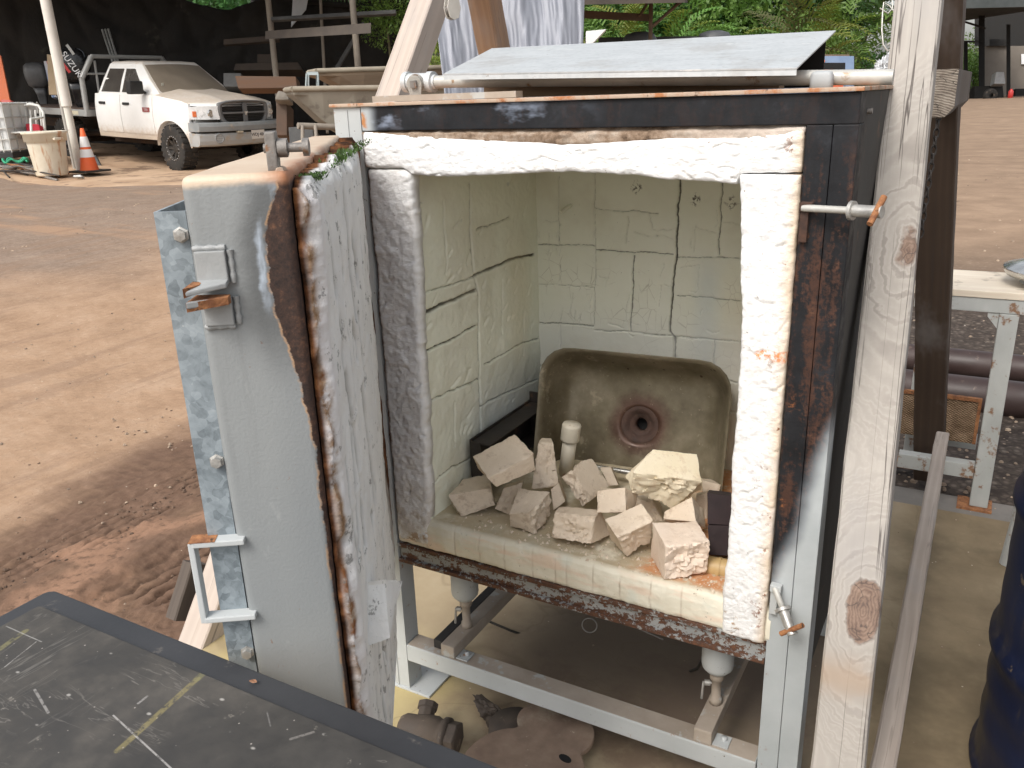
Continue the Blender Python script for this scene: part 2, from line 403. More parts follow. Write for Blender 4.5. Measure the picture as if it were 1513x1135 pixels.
def f_sill(s):
    x, y, z = s.sep(); n = s.noise(8, 5, .6); nf = s.noise(60, 5, .7)
    c = s.ramp(n, [(.3, (.70, .66, .53)), (.7, (.82, .78, .66))])
    c = s.mix(s.math('MULTIPLY', s.attr('crack'), .7), c, (.30, .2, .13))
    top = s.mapr(y, .0, .02)
    dirt = s.math('MULTIPLY', top, s.mapr(s.noise(11, 5, .65), .3, .52)); c = s.mix(s.math('MULTIPLY', dirt, .8), c, (.40, .32, .20))
    ora = s.math('MULTIPLY', s.mapr(y, .008, .03), s.math('MULTIPLY', s.mapr(s.math('ADD', x, s.math('MULTIPLY', s.math('SUBTRACT', n, .5), .3)), .50, .6), s.mapr(nf, .33, .52))); c = s.mix(ora, c, (.55, .27, .13))
    pk = s.math('MULTIPLY', s.mapr(y, .012, .0), s.mapr(s.noise(6, 4, .6, st=(1, 1, 4), off=(4, 0, 0)), .48, .64)); c = s.mix(s.math('MULTIPLY', pk, .55), c, (.78, .56, .42))
    gr = s.math('MULTIPLY', s.mapr(s.noise(9, 4, off=(7, 3, 1)), .54, .66), s.mapr(y, .02, .0, .15, .5)); c = s.mix(gr, c, (.62, .67, .60))
    sp = s.math('MULTIPLY', s.mapr(s.noise(85, 5, .75), .62, .67), s.mapr(s.noise(7, 3), .45, .6)); c = s.mix(s.math('MULTIPLY', sp, .8), c, (.14, .11, .07))
    return dict(base=c, rough=.9, spec=.2, bump=[(nf, .3, .004), (s.noise(200, 3), .15, .001)])
M_SILL = mat('stained_cream_hearth', f_sill)
def f_lining(s):
    x, y, z = s.sep(); n = s.noise(9, 5, .6); nf = s.noise(130, 4, .7)
    c = s.ramp(n, [(.3, (.68, .68, .665)), (.7, (.81, .81, .79))])
    c = s.mix(s.math('MULTIPLY', s.attr('crack'), .85), c, (.12, .12, .11))
    c = s.mix(s.math('MULTIPLY', s.attr('scar'), .7), c, (.72, .72, .70))
    c = s.mix(s.math('MULTIPLY', s.mapr(s.math('ADD', x, s.math('MULTIPLY', n, .08)), .86, .93), .6), c, (.55, .50, .53))
    ed = s.attr('edge'); nb = s.noise(30, 6, .7)
    c = s.mix(s.math('MULTIPLY', ed, s.mapr(nb, .38, .55)), c, s.ramp(s.noise(50, 5, .7), [(.35, (.12, .065, .035)), (.5, (.30, .19, .11)), (.65, (.42, .33, .25)), (.8, (.52, .45, .39))]))
    c = s.mix(s.math('MULTIPLY', ed, s.mapr(s.noise(12, 5, .7, off=(1, 5, 2)), .52, .62)), c, (.2, .075, .025))
    sp = s.math('MULTIPLY', s.mapr(s.noise(46, 6, .75, st=(.6, 1, .8)), .585, .63), .7); c = s.mix(sp, c, (.17, .17, .16))
    c = s.mix(s.mapr(y, .011, .003), c, s.ramp(s.noise(40, 5), [(.35, (.03, .016, .01)), (.55, (.11, .045, .02)), (.7, (.25, .11, .045))]))  # edge nearest the steel coloured dark: rust plus the shadow of the gap
    return dict(base=c, rough=.95, spec=.1, bump=[(nf, .45, .004), (s.noise(25, 4), .3, .008)])
M_LINING = mat('grey_white_door_lining', f_lining)
def f_door(s):
    x, y, z = s.sep()     # door space: x along the leaf, y inwards, z up
    n = s.noise(3, 4, .5, st=(1, 1, .6)); c = s.ramp(n, [(.3, (.235, .25, .255)), (.7, (.29, .305, .305))])
    run = s.math('MULTIPLY', s.mapr(s.noise(26, 5, .65, st=(1, 1, .07)), .52, .68), .3); c = s.mix(run, c, (.16, .165, .165)); lt = s.math('MULTIPLY', s.mapr(s.noise(18, 6, .7, st=(1, 1, .35), off=(2, 5, 1)), .6, .7), .35); c = s.mix(lt, c, (.42, .43, .42)); rd = s.math('MULTIPLY', s.mapr(s.noise(75, 5, .75, off=(5, 1, 3)), .67, .70), .7); c = s.mix(rd, c, (.2, .10, .055))
    dr = s.math('MULTIPLY', s.mapr(y, -.05, -.012), s.mapr(s.noise(4, 4, .6, st=(1, 1, .5)), .35, .6)); c = s.mix(s.math('MULTIPLY', dr, .45), c, (.2, .215, .225))
    # burnt-off paint: width of the rusty strip along the inner edge changes with height
    w = s.math('MULTIPLY', s.mapr(z, 1.0, 1.155), s.mapr(z, 1.252, 1.185, .16, 1.)); w = s.math('ADD', s.math('MULTIPLY', w, .0205), s.math('MULTIPLY', s.mapr(z, .80, 1.02), .003))
    w = s.math('ADD', w, s.math('ADD', .0012, s.math('MULTIPLY', s.math('MULTIPLY', s.math('SUBTRACT', s.noise(16, 6, .7, st=(.3, .3, 1)), .5), .022), s.mapr(z, .75, 1.05, .12, 1.))))
    d = s.math('ADD', s.math('ADD', y, .002), w)    # >0 inside the rusty strip
    rust = s.ramp(s.math('ADD', s.math('MULTIPLY', s.noise(150, 5, .75), .6), s.math('MULTIPLY', s.noise(14, 4), .4)), [(.36, (.016, .010, .009)), (.52, (.052, .027, .019)), (.66, (.16, .075, .04))])
    soot = s.math('MULTIPLY', s.mapr(s.math('ADD', d, s.math('MULTIPLY', s.math('SUBTRACT', n, .5), .02)), -.036, -.012), s.math('MULTIPLY', s.mapr(z, 1.04, 1.13), s.mapr(z, 1.25, 1.235))); c = s.mix(s.math('MULTIPLY', soot, .75), c, (.075, .08, .082))
    halo = s.math('MULTIPLY', s.math('MULTIPLY', s.mapr(d, -.0105, -.006), s.mapr(d, -.0005, -.004, .35, 1.)), s.math('MULTIPLY', s.math('MULTIPLY', s.mapr(z, 1.12, 1.155), s.mapr(z, 1.25, 1.235)), s.mapr(s.noise(30, 4, .6, st=(1, 1, .3)), .38, .6))); c = s.mix(halo, c, (.46, .53, .62))
    line = s.math('MULTIPLY', s.math('MULTIPLY', s.mapr(d, -.0022, .0), s.mapr(s.noise(40, 5, .7), .42, .6)), .8); c = s.mix(line, c, (.50, .30, .16))
    c = s.mix(s.mapr(d, .0, .0015), c, rust)
    top = s.mapr(s.math('ADD', z, s.math('MULTIPLY', s.noise(18, 5, .65), .012)), 1.2455, 1.2525); nt = s.noise(9, 5, .6)
    tc = s.ramp(nt, [(.28, (.54, .40, .28)), (.6, (.62, .50, .38))]); tc = s.mix(s.math('MULTIPLY', s.mapr(s.math('ADD', y, s.math('MULTIPLY', s.math('SUBTRACT', s.noise(12, 5), .5), .05)), -.03, .0), .9), tc, (.36, .14, .06))
    c = s.mix(top, c, tc)
    pits = s.math('MULTIPLY', s.mapr(s.voro(32), .09, .05), s.mapr(z, .78, .7)); c = s.mix(s.math('MULTIPLY', pits, .7), c, (.12, .1, .09))
    pl = s.mapr(d, -.001, .001)
    return dict(base=c, rough=s.math('ADD', .48, s.math('MULTIPLY', pl, .3)), bump=[(s.math('MULTIPLY', pl, -1), .3, .001), (s.noise(330, 2, .5), .28, .0012), (s.noise(60, 3), .12, .002)])
M_DOOR = mat('grey_painted_door', f_door)
def f_galv(s):
    n = s.noise(62, 6, .72, dist=.6); wv_ = s.node('ShaderNodeTexNoise'); s.put(wv_.inputs['Vector'], s.co()); wv_.inputs['Scale'].default_value = 70; va_ = s.node('ShaderNodeVectorMath', operation='MULTIPLY_ADD'); s.put(va_.inputs[0], wv_.outputs['Color']); va_.inputs[1].default_value = (.012, .012, .012); s.put(va_.inputs[2], s.co()); vc_ = s.sep(s.voro(120, out='Color', vec=va_.outputs[0]))[0]
    g = s.math('ADD', s.math('ADD', s.math('MULTIPLY', s.noise(20, 4, .6, off=(3, 1, 4)), .35), s.math('MULTIPLY', n, .45)), s.math('MULTIPLY', vc_, .16))
    c = s.ramp(g, [(.36, (.15, .18, .20)), (.47, (.235, .275, .30)), (.58, (.30, .345, .375)), (.72, (.40, .445, .475))])
    c = s.mix(s.mapr(s.noise(13, 6, .7), .68, .72), c, (.6, .62, .62))
    return dict(base=c, rough=s.mapr(g, .3, .8, .4, .6), metal=.1, bump=[(n, .15, .001)])
M_GALV = mat('spangled_galvanised_steel', f_galv)
def f_galv2(s):
    n = s.noise(40, 5, .65, st=(.35, 1, 1)); c = s.ramp(n, [(.3, (.42, .445, .455)), (.7, (.54, .565, .575))]); c = s.mix(s.mapr(s.voro(90, out='Distance'), .2, .6, 0, .25), c, (.66, .68, .68)); c = s.mix(s.math('MULTIPLY', s.mapr(s.noise(7, 6, .7, off=(1, 1, 1)), .5, .66), .4), c, (.34, .32, .29)); c = s.mix(s.math('MULTIPLY', s.mapr(s.noise(60, 5, .75), .63, .68), .6), c, (.22, .19, .16)); c = s.mix(s.mapr(s.noise(30, 5, .7, st=(.4, 1, 1)), .64, .7), c, (.68, .68, .66))
    return dict(base=c, rough=.5, metal=.3, bump=[(n, .08, .001)])
M_SHEET = mat('dull_zinc_sheet', f_galv2)
M_BOLT = simple('zinc_bolt', (.34, .33, .31), (.52, .51, .48), 60, .45, .2, 200, metal=.5, c3=(.2, .1, .05), t3=.66, s3=60)
M_DKBOLT = simple('weathered_bolt', (.15, .14, .13), (.28, .26, .24), 50, .55, .3, 200, metal=.3, c3=(.25, .14, .08), t3=.6, s3=60)
M_RUST = simple('bare_rust', (.16, .06, .025), (.42, .19, .08), 60, .9, .5, 200, c3=(.05, .03, .02), t3=.6, s3=90)
M_DKRUST = simple('dark_rust', (.03, .016, .012), (.09, .045, .03), 60, .85, .4, 160)
M_GALVPIPE = simple('galvanised_pipe', (.42, .41, .38), (.56, .55, .51), 14, .5, .12, 100, metal=.25, c3=(.3, .2, .12), t3=.66, s3=26)
M_MOSS = simple('moss_leaf', (.02, .05, .008), (.07, .14, .02), 60, .8, .2, 90)
M_BRASSP = simple('dirty_valve_paint', (.30, .29, .26), (.42, .40, .36), 60, .6, .3, 200, c3=(.16, .1, .06), t3=.6, s3=60)

# ================================================================== KILN
kiln = thing('kiln', 'open front loading kiln with white fibre rim and sooty steel frame', 'kiln', (0, 0, 0))
WD, ZT, ZB, XR, ZC, ZTOP, ZS, DEP, XL = .7951, 1.2575, .3941, .8655, .3465, 1.300, 1.1921, .5286, .0851
# front frame: top bar and the two channels of the right stile, carried down to the floor as the right front leg
b = MB()
b.box(.0, XR-.001, 0, .05, ZT, ZTOP)
b.box(WD, .8312, .0005, .05, 0, ZT-.0005); b.box(.8320, XR, 0, .055, 0, ZT-.0003)
b.box(WD+.004, XR-.006, .02, .05, 0.002, ZT)
b.build('front_frame', M_SOOT, kiln, .0016)
b = MB(); b.box(-.0655, -.0025, .001, .05, 0, ZTOP-.002); b.box(-.033, -.0315, -.0012, .02, 0, ZTOP-.004)
b.build('hinge_post', M_GRAY, kiln, .002)
for q_ in ((-.072, .055, -.003), (.79, .885, .003)):
    b = MB(); b.box(q_[0], q_[1], q_[2], .13, .0, .006); b.build('base_plate', M_GRAY, kiln, .001)
# steel body
b = MB()
b.box(.8555, .8635, .056, .72, .33, 1.2998); b.box(-.064, -.058, .052, .72, .33, 1.292); b.box(-.058, .8555, .712, .718, .33, 1.292)
b.box(-.058, .8555, .06, .71, .335, .3455)
b.build('shell', M_SHELL, kiln)
b = MB(); b.box(-.07, XR+.003, -.006, .725, ZTOP+.0005, ZTOP+.0065)
me = b.build('top_plate', M_TOPRUST, kiln, .0015)
for y0 in (.085,):
    bb = MB(); bb.tube([(XR-.004, y0, 1.272), (XR+.005, y0, 1.272)], .0045, 6); bb.build('side_bolt', M_DKBOLT, kiln)
for (x, z) in ((-.03, 1.222),):
    bb = MB(); bb.box(x-.012, x+.016, -.012, .001, z-.006, z+.007); bb.build('hinge_lug', M_BOLT, kiln, .001)
for q_ in ((-.058, .01), (.80, .8635)):
    b = MB(); b.box(q_[0], q_[1], .64, .70, 0, .335); b.build('rear_leg', M_GRAY, kiln, .002)
# bottom front channel
b = MB(); b.box(.0, WD-.001, .006, .05, ZC, ZB-.001); b.box(0, WD-.001, -.002, .006, ZB-.010, ZB-.001); b.box(0, WD-.001, -.002, .006, ZC, ZC+.009)
b.build('bottom_channel', M_CHAN, kiln, .0015)
# scorched gasket under the top bar
nx, nz = 220, 16
xs = np.linspace(.001, WD-.001, nx); t = np.linspace(0, 1, nz)
XX, TT = np.meshgrid(xs, t, indexing='ij')
GK = [(.007, 1.255), (.099, 1.249), (.242, 1.24), (.374, 1.234), (.411, 1.231), (.495, 1.234), (.563, 1.238), (.606, 1.24), (.709, 1.241), (.757, 1.244), (.792, 1.252)]
zlo = np.interp(xs, [p[0] for p in GK], [p[1] for p in GK])-.008+.003*fbm(xs*9, xs*0, 3)+.003*fbm(xs*45, xs*0, 4)
ZZ = zlo[:, None]+(ZT-zlo[:, None])*TT
YY = .012+.006*fbm(XX*60, ZZ*60, 5)-.012*sstep(.15, .9, np.sin(TT*math.pi))
P = np.stack([XX, YY, ZZ], -1); Bk = P.copy(); Bk[..., 1] = .06
sheet('scorched_gasket', P, M_GASKET, kiln, back=Bk)
def crackmap(U, V, lines, seed):
    du = .004*fbm(U*30, V*30, seed)+.0012*fbm(U*140, V*140, seed+1); dv = .004*fbm(U*30, V*30, seed+2)+.0016*fbm(U*140, V*140, seed+3)
    C = np.zeros_like(U)
    for w, pts in lines:
        C = np.maximum(C, np.exp(-(segdist(U+du, V+dv, pts)/w)**2)*min(1, w/.0022))
    return C
# white lintel
def strip(name, cA, cB, s0, s1, vertical, ybase, yback, ns, nt, seed, lip=.016, lump=.006, edge=(.004, .004), sides=(1, 1), m=M_FIBRE, par=None):
    """a block whose front face runs between two uneven edge curves (given as (s, value) lists)"""
    S = np.linspace(s0, s1, ns); T = np.linspace(0, 1, nt)
    A = np.interp(S, [p[0] for p in cA], [p[1] for p in cA])+edge[0]*(fbm(S*22, S*0, seed)+.5*fbm(S*90, S*0, seed+1))
    B = np.interp(S, [p[0] for p in cB], [p[1] for p in cB])+edge[1]*(fbm(S*22, S*0, seed+2)+.5*fbm(S*90, S*0, seed+3))
    SS, TT = np.meshgrid(S, T, indexing='ij'); VV = A[:, None]+(B-A)[:, None]*TT
    dA = (VV-A[:, None]); dB = (B[:, None]-VV); d0 = SS-s0; d1 = s1-SS
    y = ybase-lump*(fbm(SS*16, VV*16, seed+5, 4)+.45*fbm(SS*90, VV*90, seed+6, 3))-.0012*fbm(SS*230, VV*230, seed+7, 2)
    tears = []
    rt = random.Random(seed)
    for k in range(26):
        q0 = (rt.uniform(s0, s1), 0); f0 = rt.random(); vv0 = np.interp(q0[0], S, A)*(1-f0)+np.interp(q0[0], S, B)*f0; L = rt.uniform(.008, .04); an = rt.gauss(0, .35) if vertical else rt.gauss(1.57, .5)
        ps, pv = (vv0, q0[0]) if False else (q0[0], vv0); tears.append((rt.uniform(.0012, .0022), [(ps, pv), (ps+L*.5*math.sin(an), pv+L*.5*math.cos(an)), (ps+L*math.sin(an+.4), pv+L*math.cos(an+.4))]))
    y = y+.0035*crackmap(SS, VV, tears, seed+11)
    for d, k in ((np.abs(dA), sides[0]), (np.abs(dB), sides[1]), (d0, .5), (d1, .5)):
        y = y+k*lip*np.exp(-(d/(.55*lip)))
    P = np.stack([SS, y, VV], -1) if not vertical else np.stack([VV, y, SS], -1)
    Bk = P.copy(); Bk[..., 1] = yback
    return sheet(name, P, m, par or kiln, back=Bk, flip=False)
lo = [(atY(u, v, 0)[0], atY(u, v, 0)[2]) for u, v in ((534, 247), (597, 249), (610, 259), (650, 261), (680, 260), (720, 258), (780, 256), (840, 253), (900, 256), (950, 261), (1010, 266), (1060, 269), (1090, 272), (1095, 257), (1190, 254))]
hi = GK
strip('lintel', lo, hi, .003, WD-.002, False, -.006, .11, 260, 44, 21, lip=.005, lump=.0026, edge=(.0020, .0014))
zj = ZS-.004
inR = [(z, x) for z, x in sorted([(atY(u, v, 0)[2], atY(u, v, 0)[0]) for u, v in ((1094, 260), (1097, 330), (1096, 420), (1098, 470), (1094, 560), (1086, 650), (1082, 720), (1079, 790), (1072, 850), (1068, 922))])]
strip('right_pillar', inR, [(.38, WD-.004), (1.2, WD-.001)], ZB-.002, zj, True, -.010, .13, 260, 44, 31, lip=.005, lump=.0030, edge=(.0026, .0016))
inL = [(z, x) for z, x in sorted([(atY(u, v, 0)[2], atY(u, v, 0)[0]) for u, v in ((608, 258), (612, 330), (617, 430), (620, 520), (628, 600), (630, 690), (634, 775))])]
strip('left_pillar', [(.38, .002), (1.2, .002)], inL, .405, zj, True, -.002, .024, 240, 36, 41, lip=.006, lump=.0045, edge=(.003, .004))
# brick walls inside, cracks carved into the surface
def px_y(pts, y): return [(atY(u, v, y)[0], atY(u, v, y)[2]) for u, v in pts]
def px_x(pts, x): return [(atX(u, v, x)[1], atX(u, v, x)[2]) for u, v in pts]
Lb = [(.0018, [(794, 362), (877, 364)]), (.0020, [(880, 370), (994, 375)]), (.0018, [(999, 379), (1094, 383), (1200, 390)]), (.0014, [(794, 420), (877, 426)]), (.0018, [(999, 437), (1096, 446), (1200, 452)]),
      (.0022, [(794, 477), (877, 482)]), (.0018, [(879, 487), (969, 495), (1095, 505), (1200, 511)]),
      (.0026, [(1004, 262), (1000, 375), (994, 415), (992, 457), (989, 490), (996, 499), (996, 640)]), (.0022, [(937, 378), (931, 491)]), (.0014, [(825, 255), (825, 361)]), (.0014, [(879, 255), (879, 365), (878, 480)]),
      (.0020, [(1067, 260), (1061, 378)]), (.0018, [(1056, 502), (1055, 560)]), (.0016, [(880, 309), (972, 316)]), (.0015, [(827, 482), (827, 560)]), (.0016, [(878, 560), (878, 640)]), (.0018, [(794, 540), (890, 548), (1100, 566)]),
      (.0018, [(1094, 610), (1060, 606)])]
Lb = [(w, px_y(p, DEP)) for w, p in Lb]
for k in range(46):
    u = rnd.uniform(XL, .78); v = rnd.uniform(.75, 1.04); L = rnd.uniform(.015, .06); pts = [(u, v)]
    hz = rnd.random() < .35
    for q in range(4): pts.append((pts[-1][0]+(L/4 if hz else rnd.uniform(-.004, .004)), pts[-1][1]+(rnd.uniform(-.004, .004) if hz else L/4)))
    Lb.append((.0011, pts))
us = np.linspace(XL-.004, .80, 380); vs_ = np.linspace(.44, 1.235, 390); U, V = np.meshgrid(us, vs_, indexing='ij')
C = crackmap(U, V, [(w*.8, p) for w, p in Lb], 3)
h = DEP+.010*C+.0012*fbm(U*14, V*14, 8)+.0005*fbm(U*80, V*80, 9)
P = np.stack([U, h, V], -1); Bk = P.copy(); Bk[..., 1] = DEP+.08
sheet('back_wall', P, M_BACKW, kiln, back=Bk, attrs={'crack': C})
bb = MB(); p = Vector(atY(843, 304, DEP)); bb.tube([p+Vector((0, .01, 0)), p+Vector((.0, -.004, 0)), p+Vector((-.012, -.03, -.012))], .005, 8); bb.build('thermocouple_tip', M_BACKW, kiln)
Ll = [(.0030, [(700, 409), (738, 392), (752, 384), (791, 375)]), (.0014, [(622, 436), (700, 409)]), (.0032, [(622, 466), (650, 452), (678, 441), (703, 429)]), (.0022, [(695, 272), (695, 342), (700, 409), (707, 436), (709, 540), (709, 650)]),
      (.0014, [(655, 296), (660, 406)]), (.0020, [(628, 521), (660, 506), (705, 482)]), (.0016, [(716, 538), (745, 522), (775, 505), (796, 500)]), (.0015, [(704, 340), (754, 322)]), (.0014, [(742, 412), (743, 494)]), (.0014, [(774, 462), (774, 525)]),
      (.0016, [(632, 594), (673, 575), (709, 560)]), (.0016, [(709, 600), (740, 585), (795, 560)]), (.0014, [(673, 594), (672, 660)]), (.0016, [(634, 720), (670, 690), (697, 676)]), (.0012, [(625, 300), (600, 300)])]
Ll = [(w, px_x(p, XL)) for w, p in Ll]
us = np.linspace(.010, DEP+.004, 220); U, V = np.meshgrid(us, vs_, indexing='ij')
C = crackmap(U, V, Ll, 13)
G = np.zeros_like(U)
for k in range(70):
    u = rnd.uniform(.03, .5); v = rnd.uniform(.48, 1.0) if k < 55 else rnd.uniform(1., 1.17); L = rnd.uniform(.006, .035); a = rnd.uniform(.3, 1.1)
    G = np.maximum(G, rnd.uniform(.3, 1)*np.exp(-(segdist(U+.003*fbm(U*60, V*60, 77), V, [(u, v), (u+L*math.cos(a), v+L*math.sin(a))])/rnd.uniform(.0018, .004))**2))
rug = sstep(1.15, .7, V)
h = XL-.011*C-.004*G+(.0016+.002*rug)*fbm(U*26, V*20, 18)+.0008*fbm(U*110, V*110, 19)
P = np.stack([h, U, V], -1); Bk = P.copy(); Bk[..., 0] = .005
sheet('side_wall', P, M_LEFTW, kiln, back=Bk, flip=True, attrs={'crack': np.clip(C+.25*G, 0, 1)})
b = MB(); b.box(.80, .85, .05, .60, .40, 1.22); b.build('side_wall', M_LEFTW, kiln)
b = MB(); b.box(-.05, .85, .055, .61, 1.2355, 1.285); b.build('ceiling', M_LEFTW, kiln)
# hearth slab: front face, rounded lip and floor as one swept surface
prof = [(.016, ZB), (.003, ZB+.004), (.001, .405), (.0, .425), (.0, .440), (.002, .455), (.006, .4615), (.014, .464), (.05, .464), (.10, .4645), (.2, .465), (.35, .465), (.54, .465)]
ss = np.concatenate([[0], np.cumsum([math.hypot(prof[i+1][0]-prof[i][0], prof[i+1][1]-prof[i][1]) for i in range(len(prof)-1)])])
q = np.concatenate([np.linspace(0, .13, 60), np.linspace(.135, ss[-1], 50)])
py = np.interp(q, ss, [p[0] for p in prof]); pz = np.interp(q, ss, [p[1] for p in prof])
xs = np.linspace(.004, .80, 300); U, Q = np.meshgrid(xs, q, indexing='ij')
joints = [atY(u, v, 0)[0] for u, v in ((630, 790), (672, 800), (708, 812), (745, 824), (786, 836), (820, 845), (837, 850), (875, 865), (916, 880), (960, 895), (1006, 905))]
C = np.zeros_like(U)
for j in joints: C = np.maximum(C, np.exp(-((U-j+.0015*fbm(U*50, Q*60, 44))/.0012)**2)*sstep(.085, .06, Q)*(.45+.5*vn(U*30, Q*40, 45)))
P = np.stack([U, py[None]+.0012*C+.0022*fbm(U*20, Q*20, 51)+.001*fbm(U*90, Q*90, 52), pz[None]+.0022*fbm(U*14, Q*14, 53)+.0012*fbm(U*80, Q*80, 54)-.006*(U/.8)-.0006*C], -1)
sheet('hearth', P, M_SILL, kiln, attrs={'crack': C})
# lower frame: front rail, two burner rails running back, rear rail
b = MB(); b.box(-.002, WD-.002, .001, .047, .083, .127); b.build('front_rail', [M_GRAY], kiln, .003)
b = MB(); b.box(.001, WD-.004, .003, .0455, .1271, .1279); b.build('rail_dust', M_DUSTY, kiln)
b = MB(); b.box(0.01, .80, .645, .695, .083, .127); b.build('rear_rail', M_GRAY, kiln, .003)
for x0, x1 in ((.093, .128), (.673, .708)):
    b = MB(); b.box(x0, x1, .003, .66, .1285, .159); b.build('burner_rail', M_DUSTY, kiln, .003)
    b = MB(); b.box(x1+.001, x1+.030, .008, .040, .1285, .1315); b.lathe([(0, .138), (.006, .138), (.006, .1315)], Matrix.Translation((x1+.018, .028, 0)), 6); b.build('rail_clip', M_GRAY, kiln)
b = MB(); b.box(.062, .086, .02, .66, .128, .150); b.build('tie_bar', M_SHELL, kiln, .002)
for (cx, cy_) in ((.112, .085), (.690, .09), (.112, .48), (.690, .48)):
    T = Matrix.Translation((cx, cy_, 0))
    b = MB(); b.lathe([(0, .234), (.016, .234), (.022, .237), (.0295, .246), (.031, .252), (.031, .335), (0, .335)], T, 20); bu = b.build('burner', M_GRAY, kiln)
    b = MB(); b.lathe([(0, .159), (.0125, .159), (.0125, .172), (.0095, .174), (.0095, .215), (.014, .217), (.014, .234), (0, .234)], T, 12); b.build('burner_pipe', M_DUSTY, bu)
    b = MB(); b.tube([(cx-.008, cy_, .203), (cx-.024, cy_-.006, .204), (cx-.026, cy_-.008, .165)], .0028, 6); b.tube([(cx-.012, cy_-.002, .203), (cx-.022, cy_-.006, .2035)], .006, 8); b.build('pilot_valve', M_BOLT, bu)
# swing latches on the right stile
for (A, Bp, top) in (((.805, -.012, 1.143), atD(1294, 313, 1.135), True), ((.806, -.012, .508), atD(1168, 930, 1.385), False)):
    A = Vector(A); Bp = Vector(Bp); d = (Bp-A).normalized()
    b = MB(); b.box(.7965, .815, -.014, 0, A.z-.005, A.z+.008); b.box(.7975, .8095, -.010, .0004, A.z-.05, A.z+.001); la = b.build('swing_latch', M_DKRUST if top else M_GRAY, kiln, .0015)
    b = MB(); b.tube([A+d*-.004, A+d*.05, Bp-d*.02], .0052, 10); b.build('latch_rod', M_GALVPIPE, la)
    b = MB(); q0 = Bp-d*.036; b.tube([q0, q0+d*.005], .0135, 14); b.tube([q0+d*.005, q0+d*.04], .0085, 12); b.tube([q0+d*.038, q0+d*.045], .0085, 12); b.build('latch_sleeve', M_BOLT, la)
    s_ = (Vector((.85, .2, .45)) if top else Vector((.35, .1, .9))).normalized(); s_ = (s_-d*s_.dot(d)).normalized(); q1 = q0+d*.034-Vector(FWD)*.008
    b = MB(); b.tube([q1-s_*.024, q1+s_*.024], .0045, 8); b.build('cross_pin', M_RUST, la)

# ------------------------------------------------------------------ door, in its own space (x along the leaf from the hinge, y inwards, z up)
DX = Vector((.565, -.825, 0)).normalized(); DY = Vector((.825, .565, 0)).normalized()
DM = Matrix((DX, DY, Vector((0, 0, 1)))).transposed().to_4x4(); DM.translation = (0, 0, 0); DI = DM.inverted()
LD = .8765; ZD0, ZD1 = .345, 1.2525
def dpx(u, v, off):   # pixel -> door space on the plane y = off
    n = DY; d = Vector(ray(u, v)); c = Vector(CAM); t = (off-c.dot(n))/d.dot(n); return DI @ (c+d*t)
def dpe(u, v, off=0):  # pixel -> door space on the free end face
    n = DX; d = Vector(ray(u, v)); c = Vector(CAM); t = (LD+off-c.dot(n))/d.dot(n); return DI @ (c+d*t)
b = MB(); b.hexa([(.012, -.093, ZD0), (.012, -.093, ZD1), (.012, -.040, ZD0), (.012, -.040, ZD1), (LD, -.093, ZD0), (LD, -.093, ZD1), (LD, 0, ZD0), (LD, 0, ZD1)])
door = b.build('door', M_DOOR, kiln, .009, 4, M=DM)
bm = bmesh.new(); bm.from_mesh(door.data)
bmesh.ops.subdivide_edges(bm, edges=[e for e in bm.edges if e.calc_length() > .1], cuts=24, use_grid_fill=True)
for v in bm.verts:    # slight dents in the sheet metal
    v.co += Vector((mnoise.noise(v.co*6)*.0012, mnoise.noise(v.co*6+Vector((9, 0, 0)))*.0012, mnoise.noise(v.co*9+Vector((0, 5, 0)))*.0012))
bm.to_mesh(door.data); bm.free(); door.data.polygons.foreach_set('use_smooth', [True]*len(door.data.polygons)); door.data.set_sharp_from_angle(angle=R(40))
# lining
us = np.concatenate([np.linspace(.0, .842, 280), np.linspace(.844, .866, 14)]); vs2 = np.linspace(ZD0+.012, ZD1-.01, 330)
U, V = np.meshgrid(us, vs2, indexing='ij')
OFF = .020
Cl = []
for w, p in ((.006, [(509, 301), (515, 360), (526, 463)]), (.006, [(524, 361), (529, 404)]), (.004, [(487, 336), (498, 426)]), (.004, [(470, 340), (480, 450)]), (.005, [(514, 562), (524, 640), (531, 710)]), (.005, [(538, 577), (548, 660), (554, 734)]),
             (.004, [(531, 470), (540, 560)]), (.004, [(505, 480), (512, 560)]), (.004, [(490, 540), (500, 640), (508, 760)]), (.004, [(533, 730), (540, 850)]), (.004, [(552, 760), (556, 850)]), (.003, [(520, 800), (528, 930)]), (.003, [(478, 500), (492, 640)]), (.004, [(520, 640), (530, 800)])):
    Cl.append((w*2.2, [tuple(dpx(u, v, OFF))[0::2] for u, v in p]))
for k in range(60):
    u = rnd.uniform(.05, .85); v = rnd.uniform(.4, 1.15); L = rnd.uniform(.02, .12); Cl.append((rnd.uniform(.003, .007), [(u, v), (u+rnd.uniform(-.006, .006), v+L/2), (u+rnd.uniform(-.01, .01), v+L)]))
C = crackmap(U, V, Cl, 61)
Sc = np.zeros_like(U)
for p in ([(533, 690), (525, 740), (503, 800)], [(545, 500), (536, 560), (520, 640)]):
    Sc = np.maximum(Sc, np.exp(-(segdist(U+.004*fbm(U*40, V*40, 5), V, [tuple(dpx(u, v, OFF))[0::2] for u, v in p])/.004)**2))
edge = sstep(.857, .865, U+.008*fbm(U*10, V*25, 63))*1.0
h = OFF+.004*fbm(U*12, V*10, 64)+.0018*fbm(U*70, V*40, 65)-.008*C+.0012*Sc-.008*sstep(.848, .866, U)*(.6+.8*vn(U*20, V*38, 66))-.010*sstep(1.225, 1.245, V)*(.4+vn(U*40, V*10, 67))
VA, VB = dpx(580, 846, .0).z, dpx(552, 868, .0).z; UB, UC = dpx(552, 868, .012).x, dpx(556, 1120, .016).x
